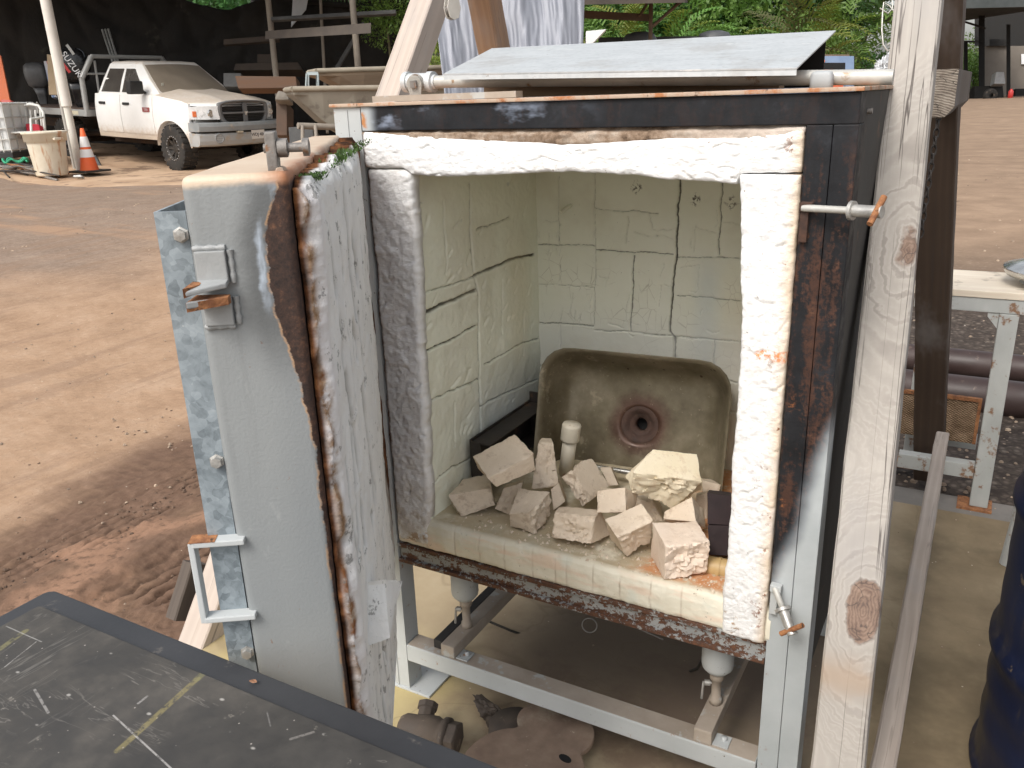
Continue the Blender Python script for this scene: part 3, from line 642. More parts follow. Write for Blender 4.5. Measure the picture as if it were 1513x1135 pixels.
Umin = np.interp(V, [ZD0, VB, VA, VA+.03], [UC, UB, .0, .0])+.006*fbm(V*40, V*0, 73)*(V < VA); U0 = U; U = Umin+(U-0)*(.866-Umin)/.866; h = h-.030*np.clip(1-U/.45, 0, 1)**1.2
Uw = U+(U > .8)*(.005*fbm(U*0, V*26, 68)+.003*fbm(U*0, V*110, 69))*sstep(.8, .866, U)
Vw = V+sstep(1.15, 1.243, V)*(.010*fbm(U*22, V*0, 70)+.006*fbm(U*80, V*0, 71))
P = np.stack([Uw, h, Vw], -1); Bk = P.copy(); Bk[..., 1] = np.minimum(.001-.0405*np.clip(1-U/.87, 0, 1), h-.004)
sheet('door_lining', P, M_LINING, door, back=Bk, flip=True, attrs={'crack': C, 'scar': Sc, 'edge': edge})
# broken wedge hanging from the lining near its lower end
w0 = dpx(566, 862, OFF); cs = []
p0, p1, p2, p3 = dpx(553, 864, OFF+.008), dpx(576, 860, OFF+.02), dpx(574, 905, OFF+.02), dpx(557, 955, OFF+.008)
rough_box('loose_wedge', [p0+Vector((0, -.012, .0)), p0+Vector((0, -.012, .004)), p0+Vector((0, .012, 0)), p0+Vector((0, .014, .006)), p3+Vector((.0, -.012, 0)), p1+Vector((0, -.012, 0)), p3+Vector((0, .016, .01)), p1+Vector((0, .016, .0))], M_LINING, door, 10, .001, .004, seed=91)
# galvanised cover sheet on the outside, turned over at the free end
b = MB(); b.box(.02, LD-.006, -.121, -.118, ZD0+.02, 1.222); b.box(LD-.0085, LD-.006, -.118, -.0935, ZD0+.02, 1.222)
b.build('cover_sheet', M_GALV, door)
for (u, v) in ((268, 347), (321, 681), (366, 963)):
    q0 = dpe(u, v, -.006); q0.x = LD-.006
    b = MB(); b.lathe([(.0075, 0), (.0075, .0015), (.0055, .002), (.0055, .0065), (0, .007)], Matrix.Translation(q0) @ Matrix.Rotation(R(90), 4, 'Y'), 6, False); b.build('hex_screw', M_BOLT, door)
M_BRKT = simple('bracket_grey_paint', (.30, .31, .31), (.38, .39, .39), 12, .55, .2, 200, c3=(.3, .16, .09), t3=.68, s3=40)
# two welded angle brackets
for (v0, v1, up) in (((285, 371), (334, 372), 1), ((296, 432), (343, 438), 0)):
    pa = dpe(*v0); pb = dpe(*v1)
    zt = pa.z; y0 = pa.y; y1 = pb.y
    b = MB()
    if up:
        zb_ = dpe(288, 420).z
        b.box(LD-.001, LD+.007, y0+.002, y1, zb_, zt); b.hexa([(LD+.004, y0+.002, zb_), (LD+.004, y0+.002, zb_+.005), (LD+.004, y1, zb_), (LD+.004, y1, zb_+.005), (LD+.036, y0-.002, zb_-.004), (LD+.036, y0-.002, zb_), (LD+.016, y1, zb_-.002), (LD+.016, y1, zb_+.003)])
    else:
        zb_ = dpe(303, 480).z; zt2 = dpe(290, 440).z
        b.box(LD-.001, LD+.007, y0+.002, y1, zb_, zt2); b.hexa([(LD+.004, y0, zt2-.004), (LD+.004, y0, zt2+.001), (LD+.004, y1, zt2-.004), (LD+.004, y1, zt2+.001), (LD+.038, y0-.003, zt2-.002), (LD+.038, y0-.003, zt2+.004), (LD+.016, y1, zt2-.003), (LD+.016, y1, zt2+.003)])
    an = b.build('angle_bracket', M_BRKT, door, .0012)
    b = MB(); zz = (zb_-.0005 if up else zt2-.0005)
    e_y = y1-.022 if up else y1+.001; b.hexa([(LD+.010, y0-.001, zz-.0042), (LD+.010, y0-.001, zz+.0050), (LD+.010, e_y, zz-.0035), (LD+.010, e_y, zz+.0042), (LD+.0365, y0-.0035, zz-.0046), (LD+.0365, y0-.0035, zz+.0036), (LD+.020, e_y, zz-.0030), (LD+.020, e_y, zz+.0036)])
    b.build('rusty_lip', M_RUST, an)
    pw = [(LD+.001, y1+.0035, zb_+(zt-zb_)*k/8) for k in range(9)] if up else [(LD+.001, y1+.0035, zb_+(zt2-zb_)*k/8) for k in range(9)]
    b = MB(); b.tube(pw, [.0022+.0005*((k*7) % 3) for k in range(9)], 8); b.tube([(LD+.001, y0+(y1-y0)*k/8, (zt+.002) if up else (zb_-.002)) for k in range(9)], [.0022+.0006*((k*5) % 3) for k in range(9)], 8); b.build('weld_bead', M_BRKT, an)
# stop bracket with its bolt on the top edge
q0 = dpe(407, 240); z0 = ZD1-.001
b = MB(); b.box(LD-.034, LD-.018, -.0200, -.0105, z0, z0+.0345); sb = b.build('stop_bracket', M_DKBOLT, door, .0015)
b = MB(); y_, x_, z_ = -.0105, LD-.026, z0+.020
b.tube([(x_, y_-.012, z_), (x_, y_+.024, z_)], .0042, 10); b.tube([(x_, y_+.0005, z_), (x_, y_+.009, z_)], .0085, 6); b.tube([(x_, y_+.0225, z_), (x_, y_+.028, z_)], .0080, 6); b.build('stop_bolt', M_DKBOLT, sb, .0008)
b = MB(); b.tube([(LD-.036+.003*k, -.010+.001*(k % 2), z0+.0005) for k in range(8)], .0035, 8); b.build('weld_bead', M_TOPRUST, sb)
# pull handle on the end face
h0, h1 = dpe(348, 797), dpe(364, 907)
b = MB(); t_ = .0035
zz0, zz1 = h1.z, h0.z; yo = -.135; xh = LD+.002
b.box(xh-.009, xh+.006, yo+.001, -.083, zz1-.003, zz1+.003); b.box(xh-.009, xh+.006, yo+.001, -.083, zz0-.003, zz0+.003); b.box(xh-.0085, xh+.0055, yo-.003, yo+.003, zz0-.003, zz1+.002)
hd = b.build('handle', M_GRAY, door, .0012)
b = MB(); b.box(xh-.011, xh+.0065, yo-.002, yo+.024, zz1+.003, zz1+.0036); b.build('rusty_corner', M_RUST, hd)
# moss in the gap behind the top edge
mv, mf = [], []
for k in range(950):
    u = rnd.choice([rnd.gauss(.45, .13), rnd.gauss(.55, .08), rnd.gauss(.2, .12), rnd.gauss(.80, .015)]);
    if not .03 < u < .85: continue
    v = rnd.uniform(-.002, .022); a = rnd.uniform(0, 6.28); r_ = rnd.uniform(.0016, .0038); hh = rnd.uniform(.001, .007) * (1.4 if .4 < u < .65 else .7); z = 1.240+rnd.uniform(-.002, .003)
    c_, s2 = math.cos(a)*r_, math.sin(a)*r_; i = len(mv)
    mv += [(u, v, z), (u+c_*.6-s2*.4, v+s2*.6+c_*.4, z+hh*.6), (u+c_*1.3, v+s2*1.3, z+hh), (u+c_*.6+s2*.4, v+s2*.6-c_*.4, z+hh*.6)]; mf.append((i, i+1, i+2, i+3))
me = npmesh('moss', mv, mf, False); mo = link('moss', me, M_MOSS, door); mo['kind'] = 'stuff'
BR = {
'b1':[(0.1599,0.0875,0.5659),(0.1568,0.0755,0.5980),(0.2202,0.1619,0.5962),(0.2170,0.1510,0.6312),(0.2359,0.0368,0.5594),(0.2274,0.0191,0.5850),(0.2914,0.1048,0.5804),(0.2926,0.0981,0.6200)],
'b2':[(0.1382,0.0471,0.4642),(0.1135,0.0390,0.5137),(0.0556,0.1094,0.4599),(0.0919,0.1354,0.5078),(0.1967,0.0930,0.4838),(0.1898,0.0913,0.5240),(0.1451,0.1691,0.4697),(0.1389,0.1698,0.5151)],
'b4':[(0.2558,0.0523,0.4673),(0.2612,0.0423,0.5021),(0.2543,0.1249,0.4750),(0.2449,0.1126,0.5255),(0.3166,0.0500,0.4633),(0.3108,0.0410,0.5169),(0.3180,0.1255,0.4740),(0.3172,0.1201,0.5297)],
'b6':[(0.3293,0.1394,0.5574),(0.3563,0.1413,0.5784),(0.3376,0.2278,0.5585),(0.3603,0.2256,0.5754),(0.3804,0.1394,0.4998),(0.3962,0.1328,0.5155),(0.3837,0.2243,0.4993),(0.4064,0.2229,0.5184)],
'b7':[(0.4387,0.0783,0.5280),(0.4313,0.0974,0.5660),(0.4303,0.1362,0.4994),(0.4168,0.1553,0.5464),(0.4972,0.0866,0.5380),(0.4878,0.1064,0.5808),(0.4934,0.1459,0.5065),(0.4914,0.1665,0.5407)],
'b8':[(0.3597,0.0321,0.4755),(0.3616,0.0467,0.5263),(0.3571,0.0941,0.4611),(0.3470,0.1017,0.5117),(0.4435,0.0346,0.4806),(0.4481,0.0513,0.5331),(0.4572,0.1068,0.4688),(0.4356,0.1079,0.5194)],
'b9':[(0.5143,0.0503,0.4620),(0.5089,0.0137,0.5212),(0.4704,0.0741,0.4778),(0.4723,0.0421,0.5379),(0.5478,0.0911,0.4810),(0.5618,0.0668,0.5432),(0.5174,0.1235,0.4990),(0.5251,0.0949,0.5594)],
'b10':[(0.5134,0.1441,0.5502),(0.5195,0.1249,0.6052),(0.4577,0.1732,0.5687),(0.4997,0.1764,0.6287),(0.5931,0.2258,0.5358),(0.6121,0.2058,0.5700),(0.5576,0.2662,0.5539),(0.5835,0.2581,0.6081)],
'b11':[(0.5507,0.1406,0.5104),(0.5504,0.1647,0.5167),(0.5666,0.1851,0.4609),(0.5552,0.2103,0.4861),(0.6193,0.1445,0.5173),(0.6014,0.1710,0.5551),(0.6278,0.1901,0.4810),(0.6139,0.2156,0.5106)],
'b12':[(0.6066,0.0043,0.4594),(0.6090,0.0003,0.5335),(0.5571,0.0666,0.4679),(0.5596,0.0624,0.5415),(0.6703,0.0564,0.4637),(0.6755,0.0519,0.5327),(0.6236,0.1184,0.4675),(0.6287,0.1141,0.5369)],
}
# ================================================================== THINGS IN AND ON THE KILN
def f_brick(base1, base2, dirt, amt):
    def f(s):
        n = s.noise(16, 5, .6); nf = s.noise(160, 4, .7); c = s.ramp(n, [(.3, base1), (.7, base2)])
        c = s.mix(s.math('MULTIPLY', s.mapr(s.noise(30, 6, .7), .52, .64), amt), c, dirt)
        c = s.mix(s.math('MULTIPLY', s.mapr(s.voro(130), .12, .06), .5), c, (.25, .2, .15)); c = s.mix(s.math('MULTIPLY', s.mapr(s.noise(11, 5, .65, off=(6, 2, 9)), .54, .70), .6), c, (dirt[0]*.7, dirt[1]*.68, dirt[2]*.66)); c = s.mix(s.math('MULTIPLY', s.mapr(s.noise(90, 5, .75, off=(1, 2, 9)), .6, .66), .5), c, (base2[0]*1.06, base2[1]*1.08, base2[2]*1.12))
        return dict(base=c, rough=.95, spec=.15, bump=[(nf, .28, .002), (s.noise(60, 4), .3, .003)])
    return f
M_BR = [mat('firebrick_buff', f_brick((.70, .58, .45), (.80, .69, .56), (.50, .38, .27), .55)),
        mat('firebrick_grey', f_brick((.64, .54, .43), (.75, .65, .53), (.44, .34, .25), .65)),
        mat('firebrick_yellow', f_brick((.84, .74, .54), (.90, .81, .64), (.64, .50, .34), .45)),
        mat('firebrick_pink', f_brick((.77, .63, .51), (.84, .72, .61), (.56, .42, .32), .45))]
G_BR = 'broken firebricks heaped on the kiln floor'
def ctr(c8): return np.array(c8).reshape(-1, 3).mean(0)
def brick(key, label, m, c8=None, **kw):
    c8 = BR[key] if c8 is None else c8; c = ctr(c8); base = (c[0], c[1], min(p[2] for p in c8))
    o = rough_box('firebrick', c8, M_BR[m], base=base, seed=hash_(key), **kw); return tag(o, label, 'brick', G_BR)
def hash_(k): return sum(ord(ch)*(i+3) for i, ch in enumerate(k)) % 97
def cut(u, v, ref, n):   # plane through the point under a pixel at the depth of ref
    t = float((np.array(ref)-CAM) @ FWD); return (tuple(atD(u, v, t)), tuple(Vector(n).normalized()))
VW = Vector((.35, -.75, .45)).normalized()
def repx(key, idx, u, v): c8 = BR[key]; c8[idx] = tuple(atD(u, v, float((np.array(c8[idx])-CAM) @ FWD)))
z8_ = lambda x, y: (800+x*320/1345, 600+y*320/1345)
for k_, i_, p_ in (('b10', 0, (560, 540)), ('b10', 4, (815, 640)), ('b10', 1, (560, 415)), ('b10', 5, (1003, 480)), ('b10', 3, (690, 268)), ('b10', 7, (965, 300)), ('b10', 6, (1000, 520)), ('b10', 2, (512, 440))): repx(k_, i_, *z8_(*p_))
brick('b1', 'smooth buff block tilted on top of the left end of the brick heap', 0, n=16, chip=.007, broken=[(0, 0)], bamp=.005)
brick('b2', 'buff half brick at the far left of the heap, under the tilted smooth block', 1, n=16, chip=.004, broken=[(0, 0), (0, 1)], bamp=.004)
brick('b4', 'front brick with a five sided smooth face, below the upright shard', 1, n=16, chip=.006, broken=[(0, 1)], bamp=.009)
brick('b6', 'grey brown brick leaning with its rough end leftward in front of the pipe stub', 1, n=16, chip=.006, broken=[(0, 0), (2, 0), (1, 0)], bamp=.008)
brick('b7', 'small squarish brick piece in the middle of the heap below the large yellow one', 0, n=14, chip=.004, broken=[(0, 0)], bamp=.004)
brick('b8', 'low front brick with a wide rough face and a groove at its right end', 0, n=16, chip=.005, broken=[(1, 0)], bamp=.009)
brick('b9', 'tilted front brick with a dark rough scar on its face, second from the right', 0, n=16, chip=.006, broken=[(1, 0), (2, 0)], bamp=.009)
brick('b10', 'large pale yellow brick with a groove across its top, highest on the right', 2, n=20, chip=.006, broken=[(2, 0), (1, 0)], bamp=.012)
brick('b11', 'wedge shaped brick between the yellow brick and the pinkish front right one', 0, n=14, chip=.005, broken=[(0, 0)], bamp=.007)
brick('b12', 'pinkish cube like brick with a rough front, nearest the right pillar at the lip', 3, n=20, chip=.006, broken=[(1, 0)], bamp=.010)
def px8(front, back, t0, t1):   # front / back outline quads (lower left, upper left, lower right, upper right) at two depths
    f = [atD(u, v, t0) for u, v in front]; k = [atD(u, v, t1) for u, v in back]
    return [f[0], f[1], k[0], k[1], f[2], f[3], k[2], k[3]]
z7 = lambda x, y: (620+x*240/1238, 580+y*240/1238)
z8 = lambda x, y: (800+x*320/1345, 600+y*320/1345)
dep = lambda p: float((np.array(p)-CAM) @ FWD)
tb = dep(ctr(BR['b4'])); tm = dep(ctr(BR['b6']))
brick('b3', 'thin upright shard of brick standing between the smooth block and the pipe stub', 1, px8([z7(845, 745), z7(905, 380), z7(1062, 712), z7(1020, 385)], [z7(880, 725), z7(925, 345), z7(1050, 700), z7(1000, 345)], tb+.06, tb+.11), n=16, chip=.006, broken=[(1, 0), (0, 0)], bamp=.008)
brick('b5', 'low filler piece in the shadow under the smooth tilted block', 1, px8([z7(570, 890), z7(640, 730), z7(690, 945), z7(790, 680)], [z7(600, 850), z7(660, 700), z7(720, 900), z7(800, 660)], tb+.05, tb+.10), n=10, broken=[(1, 0)], bamp=.006)
brick('b5b', 'dark sided piece wedged behind the five sided front brick', 1, px8([z7(1020, 900), z7(1000, 740), z7(1110, 830), z7(1060, 690)], [z7(1030, 870), z7(1010, 720), z7(1120, 800), z7(1070, 660)], tb+.05, tb+.11), n=10)
brick('b13', 'little grey corner piece peeking up behind the leaning rough ended brick', 1, px8([z8(420, 500), z8(365, 385), z8(478, 490), z8(430, 380)], [z8(425, 490), z8(380, 378), z8(480, 480), z8(440, 374)], tm+.06, tm+.10), n=8)
brick('b14', 'grey piece lying behind the right side of the large yellow brick', 1, px8([z8(1000, 540), z8(1000, 460), z8(1105, 532), z8(1120, 492)], [z8(1000, 530), z8(1000, 450), z8(1110, 520), z8(1062, 456)], tm+.05, tm+.12), n=10, broken=[(0, 1)], bamp=.004)
brick('b15', 'upright grey slab between the wedge brick and the dark purple blocks', 1, px8([z8(985, 760), z8(960, 560), z8(1030, 770), z8(1030, 535)], [z8(990, 750), z8(965, 540), z8(1032, 760), z8(1032, 525)], tm-.01, tm+.03), n=10)
brick('b16', 'flat fragment lying at the lip between the low front brick and the scarred one', 1, px8([z8(345, 880), z8(345, 850), z8(470, 905), z8(440, 845)], [z8(365, 850), z8(365, 830), z8(480, 870), z8(450, 820)], dep(ctr(BR['b8'])), dep(ctr(BR['b8']))+.05), n=10, broken=[(2, 1)], bamp=.004)
brick('b17', 'dark shaded chunk under the large yellow brick', 1, px8([z8(640, 720), z8(520, 560), z8(760, 720), z8(690, 590)], [z8(640, 700), z8(540, 540), z8(780, 700), z8(720, 560)], tm-.02, tm+.04), n=10, broken=[(1, 0)], bamp=.006)
M_PURP = simple('dark_purple_block', (.020, .012, .014), (.045, .028, .03), 20, .8, .3, 120, c3=(.2, .13, .1), t3=.7, s3=60)
for k, (pts, lab) in enumerate(((([z8(1030, 735), z8(1030, 540), z8(1175, 740), z8(1175, 560)], [z8(1040, 720), z8(1040, 520), z8(1180, 730), z8(1180, 535)]), 'upper of the two dark purple blocks by the right pillar'),
                                (([z8(1040, 925), z8(1032, 738), z8(1170, 930), z8(1170, 742)], [z8(1045, 910), z8(1040, 730), z8(1175, 920), z8(1175, 730)]), 'lower of the two dark purple blocks by the right pillar'))):
    t0 = dep((.70, .13, .5)); c8 = px8(pts[0], pts[1], t0, t0+.06); tag(rough_box('dark_block', c8, M_PURP, n=8, amp=.0004, chip=.002, base=tuple(np.array(c8).min(0)*[0, 0, 1]+ctr(c8)*[1, 1, 0])), lab, 'block', 'dark blocks by the right pillar')
M_TANTUBE = simple('tan_plastic_tube', (.45, .30, .12), (.55, .40, .2), 10, .5, .1, 60)
p0 = atY(1046, 836, .085); b = MB(); b.tube([p0, p0+np.array([.05, .005, 0])], [.019, .019], 18); b.tube([p0+np.array([.018, .001, 0]), p0+np.array([.024, .0015, 0])], .0205, 18)
tag(b.build('tube_stub', M_TANTUBE, None, base=(p0[0], p0[1], p0[2]-.02)), 'short tan plastic tube lying on the orange dust at the right pillar', 'tube')
# white pipe stub with its cap
M_PVC = simple('yellowed_pvc', (.62, .56, .45), (.74, .69, .58), 16, .45, .1, 60, c3=(.38, .22, .12), t3=.62, s3=22, st=(1, 1, .5))
pt, pb_ = Vector(atY(845, 626, .33)), Vector(atY(835, 705, .33)); pb_ = pt+(pb_-pt)*((pt.z-.468)/(pt.z-pb_.z))
st = thing('pipe_stub', 'yellowed white plastic pipe stub standing upright with a cap in front of the sink', 'pipe', tuple(pb_))
d = (pt-pb_).normalized(); L = (pt-pb_).length; Mx = frame((0, 0, 0), d, (1, 0, 0))
b = MB(); b.lathe([(0, 0), (.0165, 0), (.0165, L-.03), (0, L-.03)], Mx, 20); b.build('pipe', M_PVC, st)
b = MB(); b.lathe([(.0165, L-.042), (.0215, L-.042), (.0222, L-.038), (.0222, L-.006), (.0205, L-.001), (0, L)], Mx, 24); b.build('cap', M_PVC, st)
M_CHROME = simple('dull_chrome', (.55, .55, .53), (.7, .7, .68), 20, .25, .05, 60, metal=.9)
p0, p1 = atY(880, 690, .34), atY(942, 700, .34); b = MB(); b.tube([p0, p1], .006, 12); tag(b.build('chrome_rod', M_CHROME, None, base=tuple(p0)), 'thin shiny chrome rod lying at the foot of the tarnished sink', 'rod')
# tarnished sink bowl leaning on the back wall
def f_sink(s):
    x, y, z = s.sep(); n = s.noise(7, 5, .65); nb = s.noise(22, 6, .7)
    c = s.ramp(n, [(.3, (.085, .068, .042)), (.5, (.165, .14, .092)), (.7, (.27, .235, .17))])
    d = s.math('SQRT', s.math('ADD', s.math('POWER', s.math('SUBTRACT', x, .0), 2), s.math('POWER', s.math('SUBTRACT', y, .0), 2)))
    d = s.math('ADD', d, s.math('MULTIPLY', s.math('SUBTRACT', nb, .5), .06))
    c = s.mix(s.math('MULTIPLY', s.mapr(d, .09, .05), .85), c, s.ramp(nb, [(.3, (.06, .028, .022)), (.7, (.13, .06, .045))]))
    c = s.mix(s.math('MULTIPLY', s.mapr(s.noise(11, 6, .7, off=(3, 0, 0)), .6, .68), .6), c, (.38, .33, .24))
    c = s.mix(s.math('MULTIPLY', s.mapr(s.voro(24), .10, .06), s.mapr(y, .06, .09)), c, (.05, .03, .02))
    c = s.mix(s.math('MULTIPLY', s.mapr(s.noise(60, 5, .8), .62, .66), .5), c, (.4, .34, .25))
    return dict(base=c, rough=s.mapr(nb, .3, .7, .36, .55), metal=.3, bump=[(nb, .12, .002)])
M_SINK = mat('tarnished_steel', f_sink)
sc = Vector(atY(945, 628, .47)); wv = Vector((.10, -.96, .26)).normalized()
uh = Vector(atY(1060, 541, .47))-Vector(atY(850, 520, .47)); SM = frame(sc, wv, uh)
sink = thing('sink_bowl', 'tarnished brown steel sink bowl propped upright against the back wall', 'sink', mat=SM)
def rrect(w0, w1, h0, h1, r, n=10):
    pts = []
    for (cx, cy_, a0) in ((w1-r, h1-r, 0), (w0+r, h1-r, 90), (w0+r, h0+r, 180), (w1-r, h0+r, 270)):
        for k in range(n+1): a = R(a0+90*k/n); pts.append((cx+r*math.cos(a), cy_+r*math.sin(a)))
    return pts
def resamp(poly, n=72):
    out = []; m = len(poly)
    for k in range(n):
        a = 2*math.pi*k/n; dx_, dy_ = math.cos(a), math.sin(a); best = None
        for i_ in range(m):
            (x0, y0), (x1, y1) = poly[i_], poly[(i_+1) % m]; ex, ey = x1-x0, y1-y0; den = dx_*ey-dy_*ex
            if abs(den) < 1e-12: continue
            t_ = (x0*ey-y0*ex)/den; s_ = (x0*dy_-y0*dx_)/den
            if t_ > 0 and -1e-9 <= s_ <= 1+1e-9 and (best is None or t_ > best): best = t_
        out.append((dx_*best, dy_*best))
    return out
rings = []
for ins, zz, rr in ((.0, .105, .055), (.010, .085, .055), (.024, .045, .052), (.036, .016, .045), (.050, .004, .035), (.072, .0, .02)):
    rings.append([Vector((x, y, zz)) for x, y in resamp(rrect(-.224+ins, .220-ins, -.22+ins, .172-ins, max(.012, rr+.015)))])
for k in (.25, .5, .75, .9, 1.):
    rings.append([p*(1-k)+Vector((.045*math.cos(math.atan2(p.y, p.x)), .045*math.sin(math.atan2(p.y, p.x)), -.0012)) *k for p in rings[5]])
b = MB(); b.loft(rings, caps=False, smooth=True); ob = b.build('bowl', M_SINK, sink)
sm_ = ob.modifiers.new('thickness', 'SOLIDIFY'); sm_.thickness = .0018; sm_.offset = -1
b = MB(); b.lathe([(.0465, -.0010), (.041, .0012), (.034, -.002), (.027, -.010), (.025, -.012), (.016, -.013), (.015, -.045), (.018, -.048)], None, 32); b.build('drain', simple('rusted_drain', (.045, .026, .02), (.10, .058, .045), 30, .8, .4, 120), sink)
M_VOID = simple('void_black', (.004, .004, .004), (.008, .008, .008), 10, .9, .1)  # near-black colour stands for the unlit depth of holes and hollows
b = MB(); b.lathe([(0, -.042), (.0145, -.042)], None, 20); b.build('drain_dark', M_VOID, sink)  # black disc set in for the dark of the drain hole
# dark steel shelf support along the side wall
M_DKSTEEL = simple('dark_brown_steel', (.016, .013, .012), (.042, .034, .03), 12, .6, .2, 80, c3=(.10, .055, .035), t3=.62)
b = MB()
y0 = .158; y1 = .44
b.box(.098, .101, y0, y1, .505, .594); b.box(.1015, .150, y0, y1, .586, .589); b.box(.1015, .150, y0, y1, .505, .508); b.box(.098, .150, .442, .446, .505, .615); b.box(.1012, .128, y0-.004, y0-.001, .50, .592)
tag(b.build('shelf_channel', M_DKSTEEL, None, base=(.12, .3, .505)), 'dark steel channel lying along the left inside wall behind the bricks', 'channel')

# ---- gas pipe along the top front edge
pa, pz = Vector(atY(640, 121, .16)), Vector(atY(1320, 114, .16)); d = (pz-pa).normalized()
gp = thing('gas_pipe', 'grey galvanised pipe with a tee and lever valve along the kiln top', 'pipe', tuple(pa)); B0 = pa.copy()
b = MB(); b.tube([pa-d*.005-B0, pa+(pz-pa)*.5-B0+Vector((0, 0, .001)), pz-B0], .0115, 18); b.build('pipe', M_GALVPIPE, gp)
te = pa-d*.032
b = MB(); b.tube([te-d*.034-B0, te-d*.024-B0], .0195, 18); b.tube([te-d*.024-B0, te+d*.024-B0], .0165, 18); b.tube([te+d*.022-B0, te+d*.034-B0], .0195, 18); b.tube([te+d*.034-B0, te+d*.040-B0], .0135, 18)
fw = Vector((.25, -.95, -.12)).normalized(); b.tube([te-B0, te+fw*.022-B0], .0155, 18); tee = b.build('tee', simple('pale_zinc_fitting', (.52, .54, .54), (.66, .68, .68), 20, .45, .1, 80, metal=.25), gp)
b = MB(); vc = te+fw*.022-B0; b.tube([vc-fw*.002, vc+fw*.006], [.0175, .0165], 18); b.build('valve_collar', M_BRASSP, tee)
dn = (Vector((.02, -.1, -1))).normalized()
b = MB(); pts2 = []
for k in range(13): a = math.pi*k/12; pts2.append((math.cos(a)*.0155, math.sin(a)*.0155))
pts2 += [(-.009, -.036), (-.004, -.043), (.004, -.043), (.009, -.036)]
Mv = frame(vc+fw*.0065, fw, Vector((1, 0, 0))); b.prism(pts2, 0, .004, Mv); b.build('lever', M_BRASSP, tee, .0012)
b = MB(); b.tube([vc+fw*.010, vc+fw*.016], .009, 4); b.build('valve_stem', M_DKBOLT, tee)
cp = Vector(atY(1213, 133, .14)); d2 = Vector((1, .05, 0)).normalized()
b = MB(); Mx = frame(cp, (0, 0, 1), (1, 0, 0)); b.loft([[Mx @ Vector((x*k, y*k, z)) for x, y in rrect(-.0165, .0165, -.012, .012, .006, 5)] for k, z in ((1, 0), (1, .016), (.97, .022), (.85, .026), (.5, .0275))], smooth=True)
tag(b.build('conduit_cap', simple('grey_conduit_cap', (.36, .38, .39), (.45, .47, .48), 12, .6, .1, 80), None, base=tuple(cp)), 'rounded grey conduit cap sitting at the right front corner of the kiln top', 'cap')
# ---- zinc rain sheet tilted over the top
n0, n1, f0, f1 = (Vector(atY(655, 111, .06)), Vector(atY(1177, 103, .06)), Vector(atY(727, 73, .42)), Vector(atY(1235, 47, .42)))
ns_ = MB(); up = (n1-n0).cross(f0-n0).normalized(); th = .0022
ns_.hexa([n0, n0+up*th, f0, f0+up*th, n1, n1+up*th, f1, f1+up*th])
rs = thing('rain_sheet', 'dull zinc sheet tilted as a rain cover over the kiln top', 'metal sheet', tuple(n0)); 
ns_.build('sheet', M_SHEET, rs, base=tuple(n0))
b = MB(); dz = Vector((0, 0, -.008)); b.hexa([n0+dz, n0-up*.0005, n0+dz+Vector((0, .0016, 0)), n0-up*.0005+Vector((0, .0016, 0)), n1+dz, n1-up*.0005, n1+dz+Vector((0, .0016, 0)), n1-up*.0005+Vector((0, .0016, 0))]); b.build('turned_edge', M_SHEET, rs, base=tuple(n0))
b = MB()
for (p, q) in ((f0+Vector((.03, -.006, -.002)), f1+Vector((-.015, -.006, -.002))),):
    b.hexa([(p.x, p.y, 1.307), (p.x, p.y, p.z), (p.x, p.y+.004, 1.307), (p.x, p.y+.004, p.z), (q.x, q.y, 1.307), (q.x, q.y, q.z), (q.x, q.y+.004, 1.307), (q.x, q.y+.004, q.z)])
b.build('rear_upstand', M_VOID, rs, base=tuple(n0))
b = MB(); b.box(.12, .70, .245, .285, 1.307, 1.338); b.build('support_batten', simple('old_batten', (.22, .15, .09), (.32, .23, .15), 8, .9, .2, 60, st=(.2, 2, 2)), rs, base=tuple(n0))
# flat bar and lugs on the top
b = MB(); b.box(-.01, .30, .05, .075, 1.3075, 1.318); tag(b.build('flat_bar', M_DUSTY, None, base=(.15, .06, 1.3075)), 'dusty flat steel bar lying on the kiln top under the valve', 'bar')

